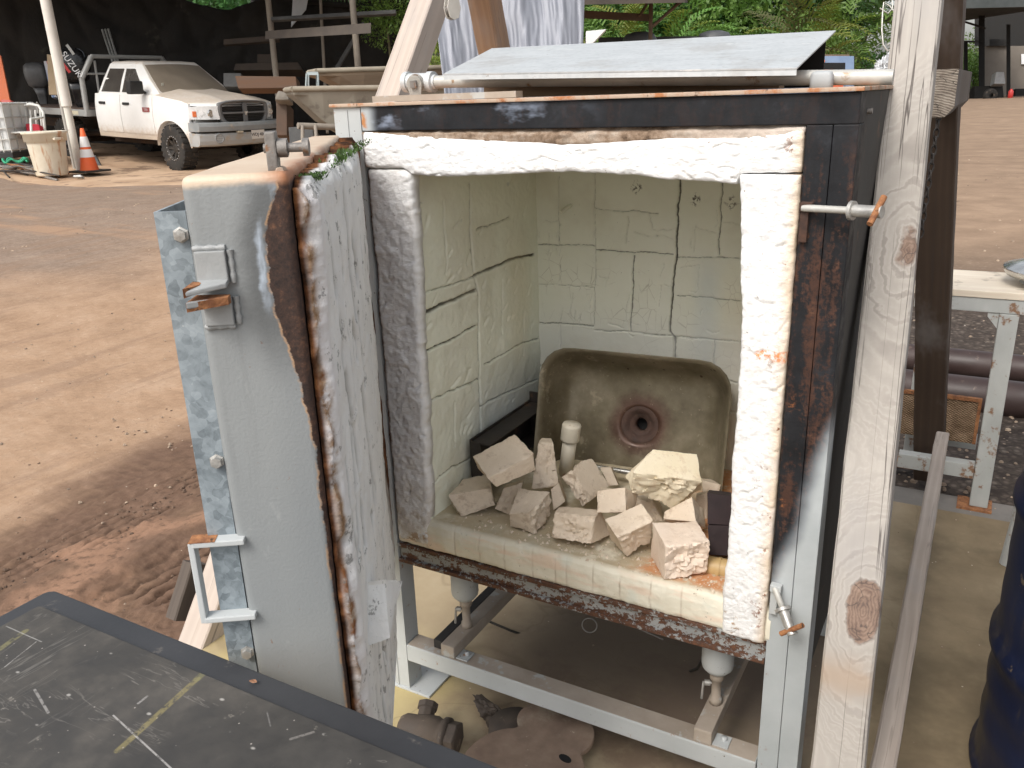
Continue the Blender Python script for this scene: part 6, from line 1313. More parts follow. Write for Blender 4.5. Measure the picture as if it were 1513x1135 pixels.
b = MB(); b.hexa([(-.60+.22*dx, -(yside(-.5, 1.1)+.004+.006*dy), 1.075+.085*dz) for dx in (-1, 0) for dy in (1.5, 2.5) for dz in (0, 1)])
bd = b.build('door_badge', simple('badge_red', (.25, .03, .03), (.3, .10, .09), 40, .4, .05), truck)
text('lettering', '2500', .06, Matrix(((1, 0, 0, -.71), (0, 0, -1, -(yside(-.6, 1.1)+.0205)), (0, 1, 0, 1.12), (0, 0, 0, 1))), simple('badge_silver', (.5, .5, .5), (.6, .6, .6), 10, .4, .05), bd)
# wheels
def make_wheel():
    w = bpy.data.objects.new('wheel', None); w.empty_display_size = .1; col.objects.link(w); w.parent = truck
    b = MB(); b.lathe([(.225, -.13), (.30, -.148), (.375, -.15), (.412, -.14), (.425, -.12), (.425, .12), (.412, .14), (.375, .15), (.30, .148), (.225, .13)], None, 48)
    for k in range(26):
        for side in (-1, 1):
            M = Matrix.Rotation(2*math.pi*(k+(.5 if side > 0 else 0))/26, 4, 'Z'); b.box(.418, .440, -.030, .030, .012*side if side > 0 else -.10, .10 if side > 0 else -.012, M); b.box(.385, .438, -.026, .026, .105 if side > 0 else -.146, .146 if side > 0 else -.105, M)
    ty = b.build('tyre', M_TYRE, w)
    b = MB(); b.lathe([(.24, .12), (.235, .135), (.205, .136), (.20, .10), (.19, .05), (.09, .06), (.085, .085), (.05, .09), (0, .09)], None, 32)
    for k in range(8):
        a = 2*math.pi*k/8; M = Matrix.Rotation(a, 4, 'Z'); b.hexa([M @ Vector(p) for p in ((.07, -.03, .06), (.07, -.03, .085), (.07, .03, .06), (.07, .03, .085), (.21, -.022, .09), (.21, -.022, .115), (.21, .022, .09), (.21, .022, .115))])
    rm = b.build('rim', M_RIM2, w)
    b = MB()
    for k in range(20): a = 2*math.pi*k/20; b.lathe([(0, .144), (.0085, .144), (.0085, .134)], Matrix.Translation((.22*math.cos(a), .22*math.sin(a), 0)), 6)
    b.build('bead_bolts', simple('bright_bolt', (.35, .34, .33), (.45, .44, .42), 30, .4, .05), rm)
    return w
w0_ = make_wheel(); ws_ = [(0, -.87, 20), (0, .87, 20), (-3.62, -.90, 0), (-3.62, .90, 0)]
for k, (x, y, st_) in enumerate(ws_):
    w = w0_ if k == 0 else copy_tree(w0_, truck)
    w.matrix_basis = Matrix.Translation((x, y, .435)) @ Matrix.Rotation(R(-st_*.35), 4, 'Z') @ Matrix.Rotation(R(90 if y < 0 else -90), 4, 'X')
b = MB(); b.box(-2.6, .3, -.55, .55, .42, .56); b.tube([(0, -.8, .43), (0, .8, .43)], .06, 8); b.tube([(-3.62, -.8, .43), (-3.62, .8, .43)], .08, 8); b.box(-5.4, -2.6, -.45, -.35, .62, .80); b.box(-5.4, -2.6, .35, .45, .62, .80); b.tube([(-2.5, -.5, .5), (-3.2, -.45, .55), (-3.4, -.9, .52)], .05, 8)
b.build('chassis', simple('rusty_chassis', (.02, .014, .011), (.06, .035, .022), 8, .9, .3, 40), truck)
M_ALU = simple('dull_aluminium', (.34, .34, .33), (.45, .45, .43), 8, .5, .1, 60, metal=.3)
b = MB(); b.box(-5.6, -2.56, -1.12, 1.12, .93, 1.06); fb = b.build('flatbed', M_ALU, truck, .01)
b = MB(); b.box(-5.58, -2.58, -1.1, 1.1, 1.062, 1.08); b.build('deck_boards', simple('old_deck', (.06, .04, .03), (.12, .08, .06), 5, .9, .2, 30), fb)
b = MB(); b.box(-3.22, -2.85, -1.126, -1.121, .955, 1.03); b.build('pale_decal', simple('pale_decal', (.5, .45, .32), (.58, .53, .4), 10, .6, .05), fb)
b = MB(); 
fr_ = [(-1.08, 1.06), (-1.08, 1.66), (-.80, 2.08), (.80, 2.08), (1.08, 1.66), (1.08, 1.06)]
for (y0, z0), (y1, z1) in zip(fr_[:-1], fr_[1:]): b.tube([(-2.6, y0, z0), (-2.6, y1, z1)], .055, 4)
b.tube([(-2.6, -1.0, 1.75), (-2.6, 1.0, 1.75)], .03, 4)
for y in (-.75, -.25, .25, .75): b.tube([(-2.6, y, 1.06), (-2.6, y, 2.0)], .025, 4)
b.build('headache_rack', M_ALU, truck)
# outboard motors standing on the bed
M_OB = simple('black_gel_coat', (.008, .008, .009), (.018, .018, .019), 5, .22, .05, 30)
M_RED = simple('red_decal', (.45, .03, .03), (.5, .05, .05), 10, .4, .05); M_WH = simple('white_decal', (.7, .7, .7), (.78, .78, .78), 10, .5, .05)
def outboard(name, label, px, t, m, sc, lean):
    o_ = T2(px, 152, t); th = thing(name, label, 'outboard motor', tuple(o_), TH+.85, 'outboard motors on the flatbed'); 
    def rr_(z, lx, ly, ox): return [Vector(((x+ox+lean*z)*sc, y*sc, z*sc)) for x, y in rrect(-lx, lx, -ly, ly, min(lx, ly)*.6, 4)]
    b = MB(); b.loft([rr_(.38, .16, .15, 0), rr_(.44, .24, .20, 0), rr_(.62, .29, .22, .02), rr_(.80, .29, .22, .03), rr_(.93, .26, .20, .03), rr_(1.0, .18, .13, .03), rr_(1.02, .05, .04, .03)], smooth=True); cw_ = b.build('cowl', m, th)
    b = MB(); b.loft([rr_(-.28, .05, .03, 0), rr_(.0, .10, .06, -.02), rr_(.2, .12, .08, 0), rr_(.38, .16, .14, 0)], smooth=True); b.build('leg', m, th)
    return th, cw_
ob1, cw1 = outboard('outboard_motor', 'black outboard motor with white lettering down its cowl on the flatbed', 121, 16.3, M_OB, .98, -.08)
cl = Matrix.Translation((-.02, -.205, .66)) @ Matrix.Rotation(R(90), 4, 'X') @ Matrix.Rotation(R(-62), 4, 'Z')
text('lettering', 'SUZUKI', .155, cl @ Matrix.Translation((0, .02, .012)), M_WH, cw1, .006)
b = MB(); b.hexa([cl @ Vector((-.28+dx*.36, -.13+dy*.05+dx*.01, .008+dz*.01)) for dx in (0, 1) for dy in (0, 1) for dz in (0, 1)]); b.build('red_stripe', M_RED, cw1)
b = MB(); b.hexa([cl @ Vector((-.34+dx*.2, .14+dy*.05, .004+dz*.01)) for dx in (0, 1) for dy in (0, 1) for dz in (0, 1)]); b.build('silver_stripe', M_ALU, cw1)
ob2, cw2 = outboard('outboard_motor', 'plain grey outboard motor farther back at the left of the flatbed', 66, 17.6, simple('grey_gel_coat', (.07, .07, .072), (.12, .12, .12), 5, .4, .05, 30), .78, -.1)
# boards, boxes and poles on the bed
def pbox(name, label, cat, quad, t, th_, m, group=None, bev=.01):
    f = [T2(u, v, t) for u, v in quad]; bk = [p+Vector(FWD)*th_ for p in f]; c = sum(f, Vector())/4
    b = MB(); b.hexa([f[0], f[1], bk[0], bk[1], f[3], f[2], bk[3], bk[2]]); o_ = b.build(name, m, None, bev, base=(c.x, c.y, min(p.z for p in f))); return tag(o_, label, cat, group)
pbox('plywood_board', 'tan plywood board standing on the flatbed behind the leaning white pole', 'board', ((72, 140), (69, 80), (83, 82), (86, 140)), 16.4, .03, simple('tan_ply', (.42, .31, .19), (.5, .38, .25), 6, .8, .1))
pbox('striped_box', 'blue red and white printed box standing at the left of the flatbed', 'box', ((76, 144), (64, 90), (71, 90), (84, 144)), 16.8, .12, mat('striped_print', lambda s: dict(base=s.ramp(s.math('FRACT', s.math('MULTIPLY', s.math('ADD', s.sep()[0], s.math('MULTIPLY', s.sep()[2], .45)), 5)), [(.0, (.42, .03, .04)), (.3, (.6, .6, .62)), (.55, (.10, .2, .42)), (.8, (.5, .5, .52))]), rough=.6)))
for k in range(3):
    p, q = T2(151+k*4.5, 44-k*.5, 17.6), T2(168+k*4, 96, 17.4); b = MB(); b.tube([p, q], .022, 6); tag(b.build('metal_pole', M_ALU, None, base=tuple(q)), 'one of three bright metal poles leaning together behind the pickup cab', 'pole', 'poles behind the cab')
# ================================================================== SMALL THINGS BY THE PICKUP
pb0 = Vector(atZ(118, 252, gz(-13.6, 8.6))); pt0 = T2(66, -6, 13.6)
wp = thing('leaning_pole', 'thick white painted pole leaning left in front of the pickup', 'pole', tuple(pb0)); sp_ = pb0.lerp(pt0, .40)
b = MB(); b.tube([pb0-pb0, sp_-pb0], .062, 14); b.build('lower_pipe', simple('chalky_white_paint', (.60, .57, .5), (.72, .69, .62), 3, .7, .1, 30, c3=(.36, .3, .24), t3=.62, s3=8), wp)
b = MB(); b.tube([sp_-pb0-(pt0-pb0).normalized()*.05, pt0-pb0+(pt0-pb0)*.3], .085, 14); b.build('upper_pipe', simple('chalky_white_top', (.62, .58, .52), (.74, .70, .64), 3, .7, .1, 30), wp)
q0_ = Vector(atZ(111, 249, gz(-13.8, 8.6))); b = MB(); b.tube([q0_, T2(88, 140, 14.2), T2(66, -10, 14.0)], .035, 10); tag(b.build('leaning_pole', simple('grey_pole', (.34, .32, .29), (.44, .42, .38), 3, .7, .1, 30), None, base=tuple(q0_)), 'thin grey pole leaning just left of the thick white one', 'pole')
bp = Vector(atZ(78, 259, gz(-13.3, 8.0))); bin_ = thing('plastic_bin', 'round off white plastic bin with rust streaks left of the traffic cone', 'bin', tuple(bp))
def f_bin(s):
    x, y, z = s.sep(); n = s.noise(4, 5, .6); c = s.ramp(n, [(.3, (.62, .55, .42)), (.7, (.74, .69, .58))]); st_ = s.noise(7, 5, .6, st=(1, 1, .15))
    c = s.mix(s.math('MULTIPLY', s.mapr(st_, .58, .66), .75), c, (.45, .2, .08)); return dict(base=c, rough=.6, bump=[(n, .1, .01)])
M_BIN = mat('stained_bin_plastic', f_bin)
b = MB(); b.lathe([(0, .0), (.235, 0), (.245, .02), (.285, .50), (.29, .54), (.32, .545), (.325, .655), (.34, .66), (.345, .69), (.33, .70), (.31, .695), (.30, .66), (.24, .06), (0, .05)], None, 36); b.build('tub', M_BIN, bin_)
for s_ in (-1, 1):
    b = MB(); b.box(s_*.335-.03, s_*.335+.03, -.08, .08, .56, .60); b.build('handle', M_BIN, bin_, .01)
cpos = Vector(atZ(133, 254, gz(-13.4, 8.8))); cone = thing('traffic_cone', 'orange traffic cone with two white bands beside the bin', 'traffic cone', tuple(cpos)); cs_ = .93
M_OR = simple('cone_orange', (.72, .10, .02), (.80, .15, .04), 5, .6, .1, 40); b = MB(); b.lathe([(.165*cs_, .03), (.155*cs_, .06), (.116*cs_, .26*cs_), (.086*cs_, .44*cs_), (.030*cs_, .76*cs_), (.02*cs_, .765*cs_)], None, 24); b.build('cone', M_OR, cone)
for q_ in (((.121*cs_, .26*cs_), (.097*cs_, .40*cs_)), ((.090*cs_, .44*cs_), (.060*cs_, .62*cs_))):
    b = MB(); b.lathe(list(q_), None, 24); b.build('reflective_band', simple('cone_white', (.72, .72, .72), (.8, .8, .8), 8, .5, .05), cone)
b = MB(); b.box(-.24, .24, -.24, .24, 0, .032); b.build('base', M_BLK, cone, .01)
pbox('black_cone_base', 'black rubber square leaning behind the orange cone', 'rubber base', ((146, 252), (138, 230), (141, 229), (153, 251)), 15.5, .05, M_BLK)
# ibc tote
tp = Vector(T2(12, 232, 15.2)); tote = thing('water_tote', 'white plastic water tote in a wire cage at the left edge', 'water tank', tuple(tp), .45)
b = MB(); b.box(-.55, .42, -.5, .5, .10, .93); b.build('tank', simple('milky_plastic', (.56, .57, .56), (.68, .69, .68), 3, .5, .05, 20), tote, .06, 4)
b = MB()
for z in (.14, .32, .50, .68, .90):
    for (a, c) in (((-.57, -.53), (.44, -.53)), ((.44, -.53), (.44, .53)), ((-.57, -.53), (-.57, .53))): b.tube([(a[0], a[1], z), (c[0], c[1], z)], .011, 6)
for x in (-.5, -.3, -.1, .1, .3, .44): b.tube([(x, -.53, .1), (x, -.53, .93)], .011, 6)
for y in (-.3, -.05, .2, .5): b.tube([(.44, y, .1), (.44, y, .93)], .011, 6)
b.build('cage', M_GALVPIPE, tote); b = MB(); b.box(-.58, .45, -.54, .54, 0, .10); b.build('pallet', M_BLK, tote, .01)
pbox('red_jug', 'dark red plastic jug lying on top of the caged tote', 'jug', ((0, 158), (0, 146), (16, 147), (20, 158)), 15.0, .25, simple('red_plastic', (.30, .03, .02), (.40, .06, .04), 9, .5, .1), None, .04)
pbox('orange_board', 'orange board leaning at the far left picture edge', 'board', ((-14, 150), (-14, 74), (1, 82), (15, 150)), 15.6, .04, simple('orange_sheet', (.42, .10, .03), (.5, .13, .05), 6, .7, .1))
# chair and bag
ch = thing('plastic_chair', 'white plastic garden chair between the tote and the bin', 'chair', tuple(T2(45, 231, 15.0)), .5); M_CH = simple('white_chair_plastic', (.62, .62, .58), (.72, .72, .68), 5, .5, .05, 30)
b = MB(); b.box(-.24, .24, -.24, .22, .40, .43); b.build('seat', M_CH, ch, .012)
for x in (-.22, .22):
    for y in (-.22, .20):
        b = MB(); b.tube([(x*1.1, y*1.15, 0), (x, y, .40)], .026, 8); b.build('leg', M_CH, ch)
    b = MB(); b.tube([(x*1.05, -.22, .42), (x*1.15, -.2, .63), (x*1.15, .2, .65)], .022, 8); b.build('armrest', M_CH, ch)
b = MB()
for k in range(5): xk = -.18+.09*k; b.tube([(xk, .22, .42), (xk, .30, .78)], .017, 6)
b.tube([(-.235, .21, .42), (-.225, .30, .74), (-.15, .325, .85), (0, .33, .88), (.15, .325, .85), (.225, .30, .74), (.235, .21, .42)], .026, 8); b.build('backrest', M_CH, ch)
pbox('red_bag', 'bright red bag resting on the white plastic chair', 'bag', ((39, 202), (37, 182), (57, 183), (61, 201)), 14.9, .2, simple('red_cloth', (.42, .015, .03), (.5, .03, .05), 6, .8, .2), None, .03)
# pipe bundle and rope
for k in range(22):
    u0 = rnd.uniform(-20, 25); v0 = rnd.uniform(243, 256); p = Vector(atZ(u0, v0, gz(-13.5, 7.6)+.03)); a = rnd.uniform(-.5, .25); L = rnd.uniform(.8, 1.8); q = p+Vector((math.cos(a)*L*.8, math.sin(a)*L*.8, 0)); q.z = gz(q.x, q.y)+rnd.uniform(.02, .16); p.z = gz(p.x, p.y)+rnd.uniform(.02, .12)
    b = MB(); m_ = p.lerp(q, .5)+Vector((rnd.uniform(-.1, .1), rnd.uniform(-.1, .1), .03)); b.tube([p, m_, q], rnd.uniform(.012, .026), 6)
    tag(b.build('rusty_rod', [M_RUST, M_DKBOLT, M_DKSTEEL][k % 3], None, base=tuple(p)), 'one of the rusty rods and hoses heaped beside the white bin', 'rod', 'rods heaped beside the bin')
b = MB(); c0 = Vector(T2(22, 237, 14.0)); b.tube([c0+Vector((.22*math.cos(a)*(1+.2*math.sin(3*a)), .16*math.sin(a), .03*math.sin(5*a))) for a in np.linspace(0, 11, 60)], .018, 6)
tag(b.build('green_rope', simple('green_rope', (.02, .25, .13), (.05, .36, .2), 30, .8, .2), None, base=tuple(c0)), 'green rope coiled on the heap of rods', 'rope')
pbox('tin_lid', 'small flattened tin on the ground right of the white bin', 'tin', ((108, 262), (108, 259), (119, 258), (121, 262)), 13.6, .1, M_ALU, None, .01)
# ================================================================== BOATS, TIMBER AND STOOL IN THE SHED
def boat(name, label, L0, L1, zt, zb, wdt, m, m2, keel):
    """flat bottomed skiff: L0 bow gunwale point, L1 a point on the gunwale far along"""
    L0 = Vector(L0); L1 = Vector(L1); ax_ = (L1-L0); Lg = ax_.length; ax_.normalize(); sd_ = Vector((-ax_.y, ax_.x, 0)); th = thing(name, label, 'boat', tuple(L0+ax_*Lg*.5+Vector((0, 0, zb))))
    o_ = Vector(th.location); rings = []
    for f, wk, rz in ((0, .55, 0), (.06, .62, 0), (.12, .75, 0), (.25, .9, 0), (.5, 1, 0), (.8, 1, 0), (1, .95, 0)):
        c = L0+ax_*Lg*f+sd_*wdt*.5; w = wdt*wk*.5; zz = zb*min(1, max(.06, (f+.02)/.22))*1.0
        rings.append([c-sd_*w-o_, c+sd_*w-o_, c+sd_*w*.97+Vector((0, 0, -.07))-o_, c+sd_*w*.72+Vector((0, 0, zz))-o_, c-sd_*w*.72+Vector((0, 0, zz))-o_, c-sd_*w*.97+Vector((0, 0, -.07))-o_])
    b = MB(); b.loft(rings, True, False); b.build('hull', m, th, .01)
    b = MB(); b.tube([r_[0]+Vector((0, 0, .0)) for r_ in rings], .035, 6); b.tube([r_[1] for r_ in rings], .035, 6); b.tube([rings[0][0], rings[0][1]], .035, 6); b.build('gunwale', m2, th)
    return th
M_HULL = simple('beige_hull', (.20, .18, .145), (.27, .245, .20), 2.5, .8, .15, 20, c3=(.15, .13, .105), t3=.58, s3=4); M_HULL2 = simple('tan_hull_rail', (.24, .205, .155), (.31, .27, .21), 5, .8, .1)
boat('wooden_boat', 'beige flat bottomed boat on trestles, its blunt bow pointing left toward the pickup', T2(438, 131, 10.2), T2(760, 128, 11.2), 0, -.62, 1.3, M_HULL, M_HULL2, 0)
boat('wooden_boat', 'smaller weathered boat hull lying above and behind the beige boat', T2(474, 104, 11.6), T2(720, 98, 12.6), 0, -.30, 1.0, simple('weathered_hull', (.22, .16, .11), (.31, .235, .165), 2.5, .85, .15, 20, st=(.4, .4, 3)), M_HULL2, 0)
tr = thing('trestle', 'rough timber trestle under the bow of the beige boat', 'trestle', tuple(T2(455, 205, 10.2)))
o_ = Vector(tr.location)
for (u0, u1) in ((447, 447), (466, 470)):
    b = MB(); b.tube([T2(u0, 186, 10.3)-o_, T2(u1, 240, 10.2)-o_], .022, 6); b.build('leg', M_POLE, tr)
b = MB(); b.tube([T2(440, 186, 10.3)-o_, T2(500, 188, 10.6)-o_], .04, 6); b.build('beam', M_POLE, tr)
pbox('orange_beam', 'thick orange brown timber beam lying behind the pickup bonnet', 'beam', ((352, 131), (347, 112), (437, 113), (439, 130)), 13.2, .25, simple('red_timber', (.075, .038, .02), (.12, .06, .03), 2, .8, .15, 20, st=(.4, .4, 4)), None, .012)
pbox('brown_crate', 'dark brown timber stand between the pickup and the beige boat', 'stand', ((408, 200), (408, 150), (424, 150), (424, 200)), 13.0, .4, simple('brown_stand', (.07, .045, .03), (.11, .07, .05), 4, .9, .15), None, .012)
pbox('clutter_sack', 'pale crumpled sack on the stand beside the boat bow', 'sack', ((404, 148), (410, 132), (424, 136), (428, 148)), 12.8, .3, simple('pale_sack', (.16, .145, .12), (.24, .21, .18), 6, .9, .4, 12, dist=.03), None, .05)
M_CL1 = simple('shed_clutter_brown', (.035, .026, .02), (.07, .052, .04), 5, .9, .2, 20); M_CL2 = simple('shed_clutter_grey', (.05, .05, .05), (.10, .10, .098), 5, .8, .2, 20)
for nm, lab, ct_, q_, t_, th_, m_ in (
    ('stacked_planks', 'stack of dark planks in the shed shade above the orange brown beam', 'planks', ((345, 104), (348, 94), (440, 92), (446, 103)), 16.5, .4, M_CL1),
    ('tool_chest', 'dark grey chest in the shade right of the pickup roof', 'chest', ((330, 128), (330, 108), (356, 108), (356, 128)), 15.5, .5, M_CL2),
    ('cable_reel_box', 'small brown box sitting on the dark planks in the shed', 'box', ((380, 93), (380, 80), (402, 80), (402, 93)), 16.6, .4, M_CL1),
    ('scrap_bin', 'low grey bin of scrap under the beige boat', 'scrap bin', ((428, 212), (426, 188), (462, 186), (464, 210)), 11.8, .5, M_CL2),
    ('slanted_plank', 'long pale plank leaning in the dark shed between the poles', 'plank', ((488, 110), (536, 30), (541, 32), (494, 112)), 17.0, .06, M_CL2),
    ('tie_beam', 'dark horizontal tie beam high in the shed left of the slanting leg', 'beam', ((330, 66), (330, 58), (412, 52), (412, 60)), 16.2, .1, M_CL1),
    ('roof_tie', 'thin lower roof tie crossing the shed behind the poles', 'beam', ((400, 30), (400, 25), (585, 14), (585, 20)), 15.5, .1, M_CL2)):
    pbox(nm, lab, ct_, q_, t_, th_, m_, None, .01)
sto = thing('metal_stool', 'small grey metal stool standing behind the boat bow', 'stool', tuple(T2(462, 128, 11.4))); o_ = Vector(sto.location)
M_STO = simple('stool_grey', (.24, .28, .28), (.32, .36, .36), 8, .5, .1)
b = MB(); b.hexa([T2(453, 111, 11.4)-o_, T2(453, 107, 11.4)-o_, T2(455, 110, 11.7)-o_, T2(455, 106, 11.7)-o_, T2(470, 111, 11.4)-o_, T2(470, 107, 11.4)-o_, T2(469, 110, 11.7)-o_, T2(469, 106, 11.7)-o_]); b.build('seat', M_STO, sto)
for (u0, u1, t) in ((453, 451, 11.4), (470, 471, 11.4), (456, 456, 11.75), (468, 469, 11.75)):
    b = MB(); b.tube([T2(u0, 109, t)-o_, T2(u1, 150, t)-o_], .013, 6); b.build('leg', M_STO, sto)
pbox('white_shed_sheet', 'torn white sheet hanging in the shed roof', 'sheet', ((430, 40), (433, -8), (456, -8), (452, 14)), 17.5, .02, simple('bluish_white_sheet', (.55, .57, .6), (.65, .67, .7), 5, .7, .1), None, 0)  # opaque sheet in a plain pale bluish colour
# ================================================================== MIDDLE BACKGROUND
M_TARP = simple('grey_blue_tarp', (.30, .315, .36), (.36, .375, .42), 5, .5, .1, 60, translucent=.15)
us = np.linspace(0, 1, 170); vv = np.linspace(0, 1, 60); U, V = np.meshgrid(us, vv, indexing='ij')
pts = np.zeros(U.shape+(3,))
for i in range(U.shape[0]):
    for j in range(U.shape[1]):
        u = us[i]; v = vv[j]; px = (636+u*229)+(22*v*(1-u)**2-6*v*u); py = -40+v*190
        un = u+.05*float(fbm(u*3, v*1.5, 31)); fold = .10*float(fbm(un*9, v*.9, 32))+.016*float(fbm(un*20, v*1.4+un*3, 33))+.008*float(fbm(un*60, v*2, 34))+.08*math.sin(u*7-v)*v
        pts[i, j] = atD(px, py, 7.0+fold+.5*u-.15*v)
Bk = pts+FWD[None, None]*.004
tp0 = pts[85, 59].copy(); o = sheet('tarp', pts-tp0, M_TARP, None, back=Bk-tp0, loc=tuple(tp0)); tag(o, 'grey blue plastic tarp hanging in folds behind the timber legs', 'tarp')
cp2 = thing('lean_to', 'brown timber lean-to frame with a low roof right of the grey tarp', 'lean-to', tuple(T2(960, 140, 11))); o_ = Vector(cp2.location)
M_LT = simple('brown_lean_to_timber', (.11, .075, .05), (.18, .125, .085), 3, .9, .2, 20, st=(.5, .5, 3))
b = MB(); b.hexa([p-o_ for p in (T2(720, 10, 9.5), T2(720, -2, 9.5), T2(800, 8, 14), T2(800, -4, 14), T2(1012, 4, 10.5), T2(1012, -10, 10.5), T2(1016, 4, 14), T2(1016, -8, 14))]); b.build('roof', simple('lean_to_roof', (.055, .045, .036), (.10, .08, .065), 3, .9, .2, 20), cp2)
b = MB(); b.hexa([p-o_ for p in (T2(855, 27, 10.8), T2(855, 15, 10.8), T2(855, 27, 11), T2(855, 15, 11), T2(962, 32, 11.2), T2(962, 21, 11.2), T2(962, 32, 11.4), T2(962, 21, 11.4))]); b.build('beam', M_LT, cp2)
b = MB(); b.tube([T2(962, -5, 11.1)-o_, T2(961, 60, 11.1)-o_, T2(960, 150, 11.1)-o_], .03, 6); b.build('post', M_LT, cp2)
b = MB(); b.tube([T2(963, 40, 11.1)-o_, T2(1006, 2, 11.1)-o_], .022, 6); b.tube([T2(958, 2, 11.1)-o_, T2(945, 24, 11.1)-o_], .02, 6); b.build('brace', M_LT, cp2)
pbox('white_board', 'small white board edge sticking out right of the grey tarp', 'board', ((866, 66), (866, 46), (896, 43), (876, 64)), 8.5, .05, simple('white_board', (.6, .6, .58), (.7, .7, .68), 4, .6, .1), None, .004)
tk = thing('dark_tank', 'dark grey rounded tank lid just above the middle of the zinc sheet', 'tank', tuple(T2(945, 62, 12)), group='dark tanks behind the sheet')
b = MB(); b.lathe([(0, .13), (.1, .13), (.2, .10), (.24, .04), (.24, -.6), (0, -.6)], None, 20); b.build('drum_body', simple('dark_tank_plastic', (.05, .055, .06), (.09, .095, .1), 6, .5, .1), tk)
tk2 = copy_tree(tk); tk2.location = T2(1055, 60, 12); tk2['label'] = 'second dark tank lid farther right behind the zinc sheet'
pbox('dark_trailer', 'long dark trailer deck behind the zinc sheet', 'trailer', ((885, 68), (885, 55), (1120, 52), (1120, 66)), 13, .8, simple('dark_deck', (.03, .03, .03), (.06, .06, .055), 4, .8, .1), None, .01)
bt = thing('blue_trailer', 'faded blue steel trailer side with orange straps behind the kiln right corner', 'trailer', tuple(T2(1210, 120, 9))); o_ = Vector(bt.location)
def q8(l, t, r_, bo, t0, dt): return [p-o_ for p in (T2(l, bo, t0), T2(l, t, t0), T2(l, bo, t0+dt), T2(l, t, t0+dt), T2(r_, bo, t0), T2(r_, t, t0), T2(r_, bo, t0+dt), T2(r_, t, t0+dt))]
M_BLU = simple('faded_blue', (.13, .19, .30), (.19, .26, .38), 4, .6, .15, 40)
b = MB(); b.hexa(q8(1080, 83, 1262, 93, 9, .06)); b.hexa(q8(1249, 92, 1262, 150, 9, .06)); b.hexa(q8(1080, 104, 1248, 150, 9.02, .04)); b.build('side_rail', M_BLU, bt, .006)
b = MB(); b.hexa(q8(1080, 92, 1249, 105, 9.5, .06)); b.build('inner_side', M_VOID, bt)
b = MB(); b.hexa(q8(1198, 88.5, 1219, 92, 8.97, .025)); b.hexa(q8(1185, 103, 1246, 106.5, 8.97, .03)); b.build('orange_strap', simple('orange_strap', (.75, .16, .06), (.82, .25, .12), 30, .7, .1), bt, .004)
b = MB(); b.hexa(q8(1080, 80.5, 1255, 83, 9.02, .03)); b.build('ribbed_edge', M_LT, bt)
pbox('orange_stick', 'short orange red stick lying on the kiln top beside the grey cap', 'stick', ((1229, 129), (1229, 124), (1246, 124), (1247, 128)), 1.63, .01, simple('orange_handle', (.7, .12, .05), (.78, .18, .08), 20, .5, .1), None, .002)
c8 = [tuple(T2(u, v, t)) for u, v, t in ((1286, 122, 7.5), (1292, 96, 7.5), (1290, 122, 7.8), (1298, 92, 7.8), (1326, 122, 7.4), (1314, 78, 7.5), (1330, 122, 7.8), (1322, 74, 7.8))]
o = rough_box('white_sack', c8, simple('white_plastic_sack', (.62, .63, .64), (.75, .76, .77), 9, .5, .6, 16, dist=.03), n=14, amp=.02, chip=.05, broken=[(0, 0), (1, 0), (2, 1)], bamp=.06, base=c8[0]); tag(o, 'white crumpled plastic sheet bunched behind the pale knotted leg', 'plastic sheet')
# ================================================================== HILL AND PLANTS
hr = np.array([.873, .486]); hr = hr/np.linalg.norm(hr); hf_ = np.array([-hr[1], hr[0]])
c0 = np.array(atD(1000, 130, 27))[:2]
U, V = np.meshgrid(np.linspace(-26, 6.2, 80), np.linspace(0, 40, 50), indexing='ij')
xh_ = c0[0]+hr[0]*U+hf_[0]*V; yh_ = c0[1]+hr[1]*U+hf_[1]*V
zh_ = G(xh_, yh_)-.3+(np.clip(V, 0, 40)*.52+.6*fbm(U*.3, V*.3, 3))*sstep(6.2, 5.2, U)
o = sheet('hillside', np.stack([xh_, yh_, zh_], -1), simple('hill_undergrowth', (.018, .035, .010), (.05, .085, .02), .8, .9, .5, 4, dist=.2)); o['kind'] = 'structure'
def leafmat(name, c1, c2):
    def f(s):
        oi = s.node('ShaderNodeObjectInfo'); n = s.noise(1.6, 3); c = s.ramp(n, [(.3, c1), (.7, c2)])
        hs = s.node('ShaderNodeHueSaturation'); s.put(hs.inputs['Color'], c); s.put(hs.inputs['Value'], s.mapr(oi.outputs['Random'], 0, 1, .75, 1.25)); s.put(hs.inputs['Hue'], s.mapr(oi.outputs['Random'], 0, 1, .485, .515))
        return dict(base=hs.outputs[0], rough=.5, translucent=.3)
    return mat(name, f)
L_PALM = [leafmat('palm_yellow_green', (.15, .20, .03), (.27, .32, .055)), leafmat('palm_green', (.08, .17, .03), (.16, .27, .05)), leafmat('bush_green', (.035, .10, .024), (.09, .19, .045)), leafmat('olive_fronds', (.09, .105, .035), (.17, .18, .06))]
M_TRUNK = simple('plant_stem', (.09, .08, .045), (.16, .14, .08), 8, .9, .2)
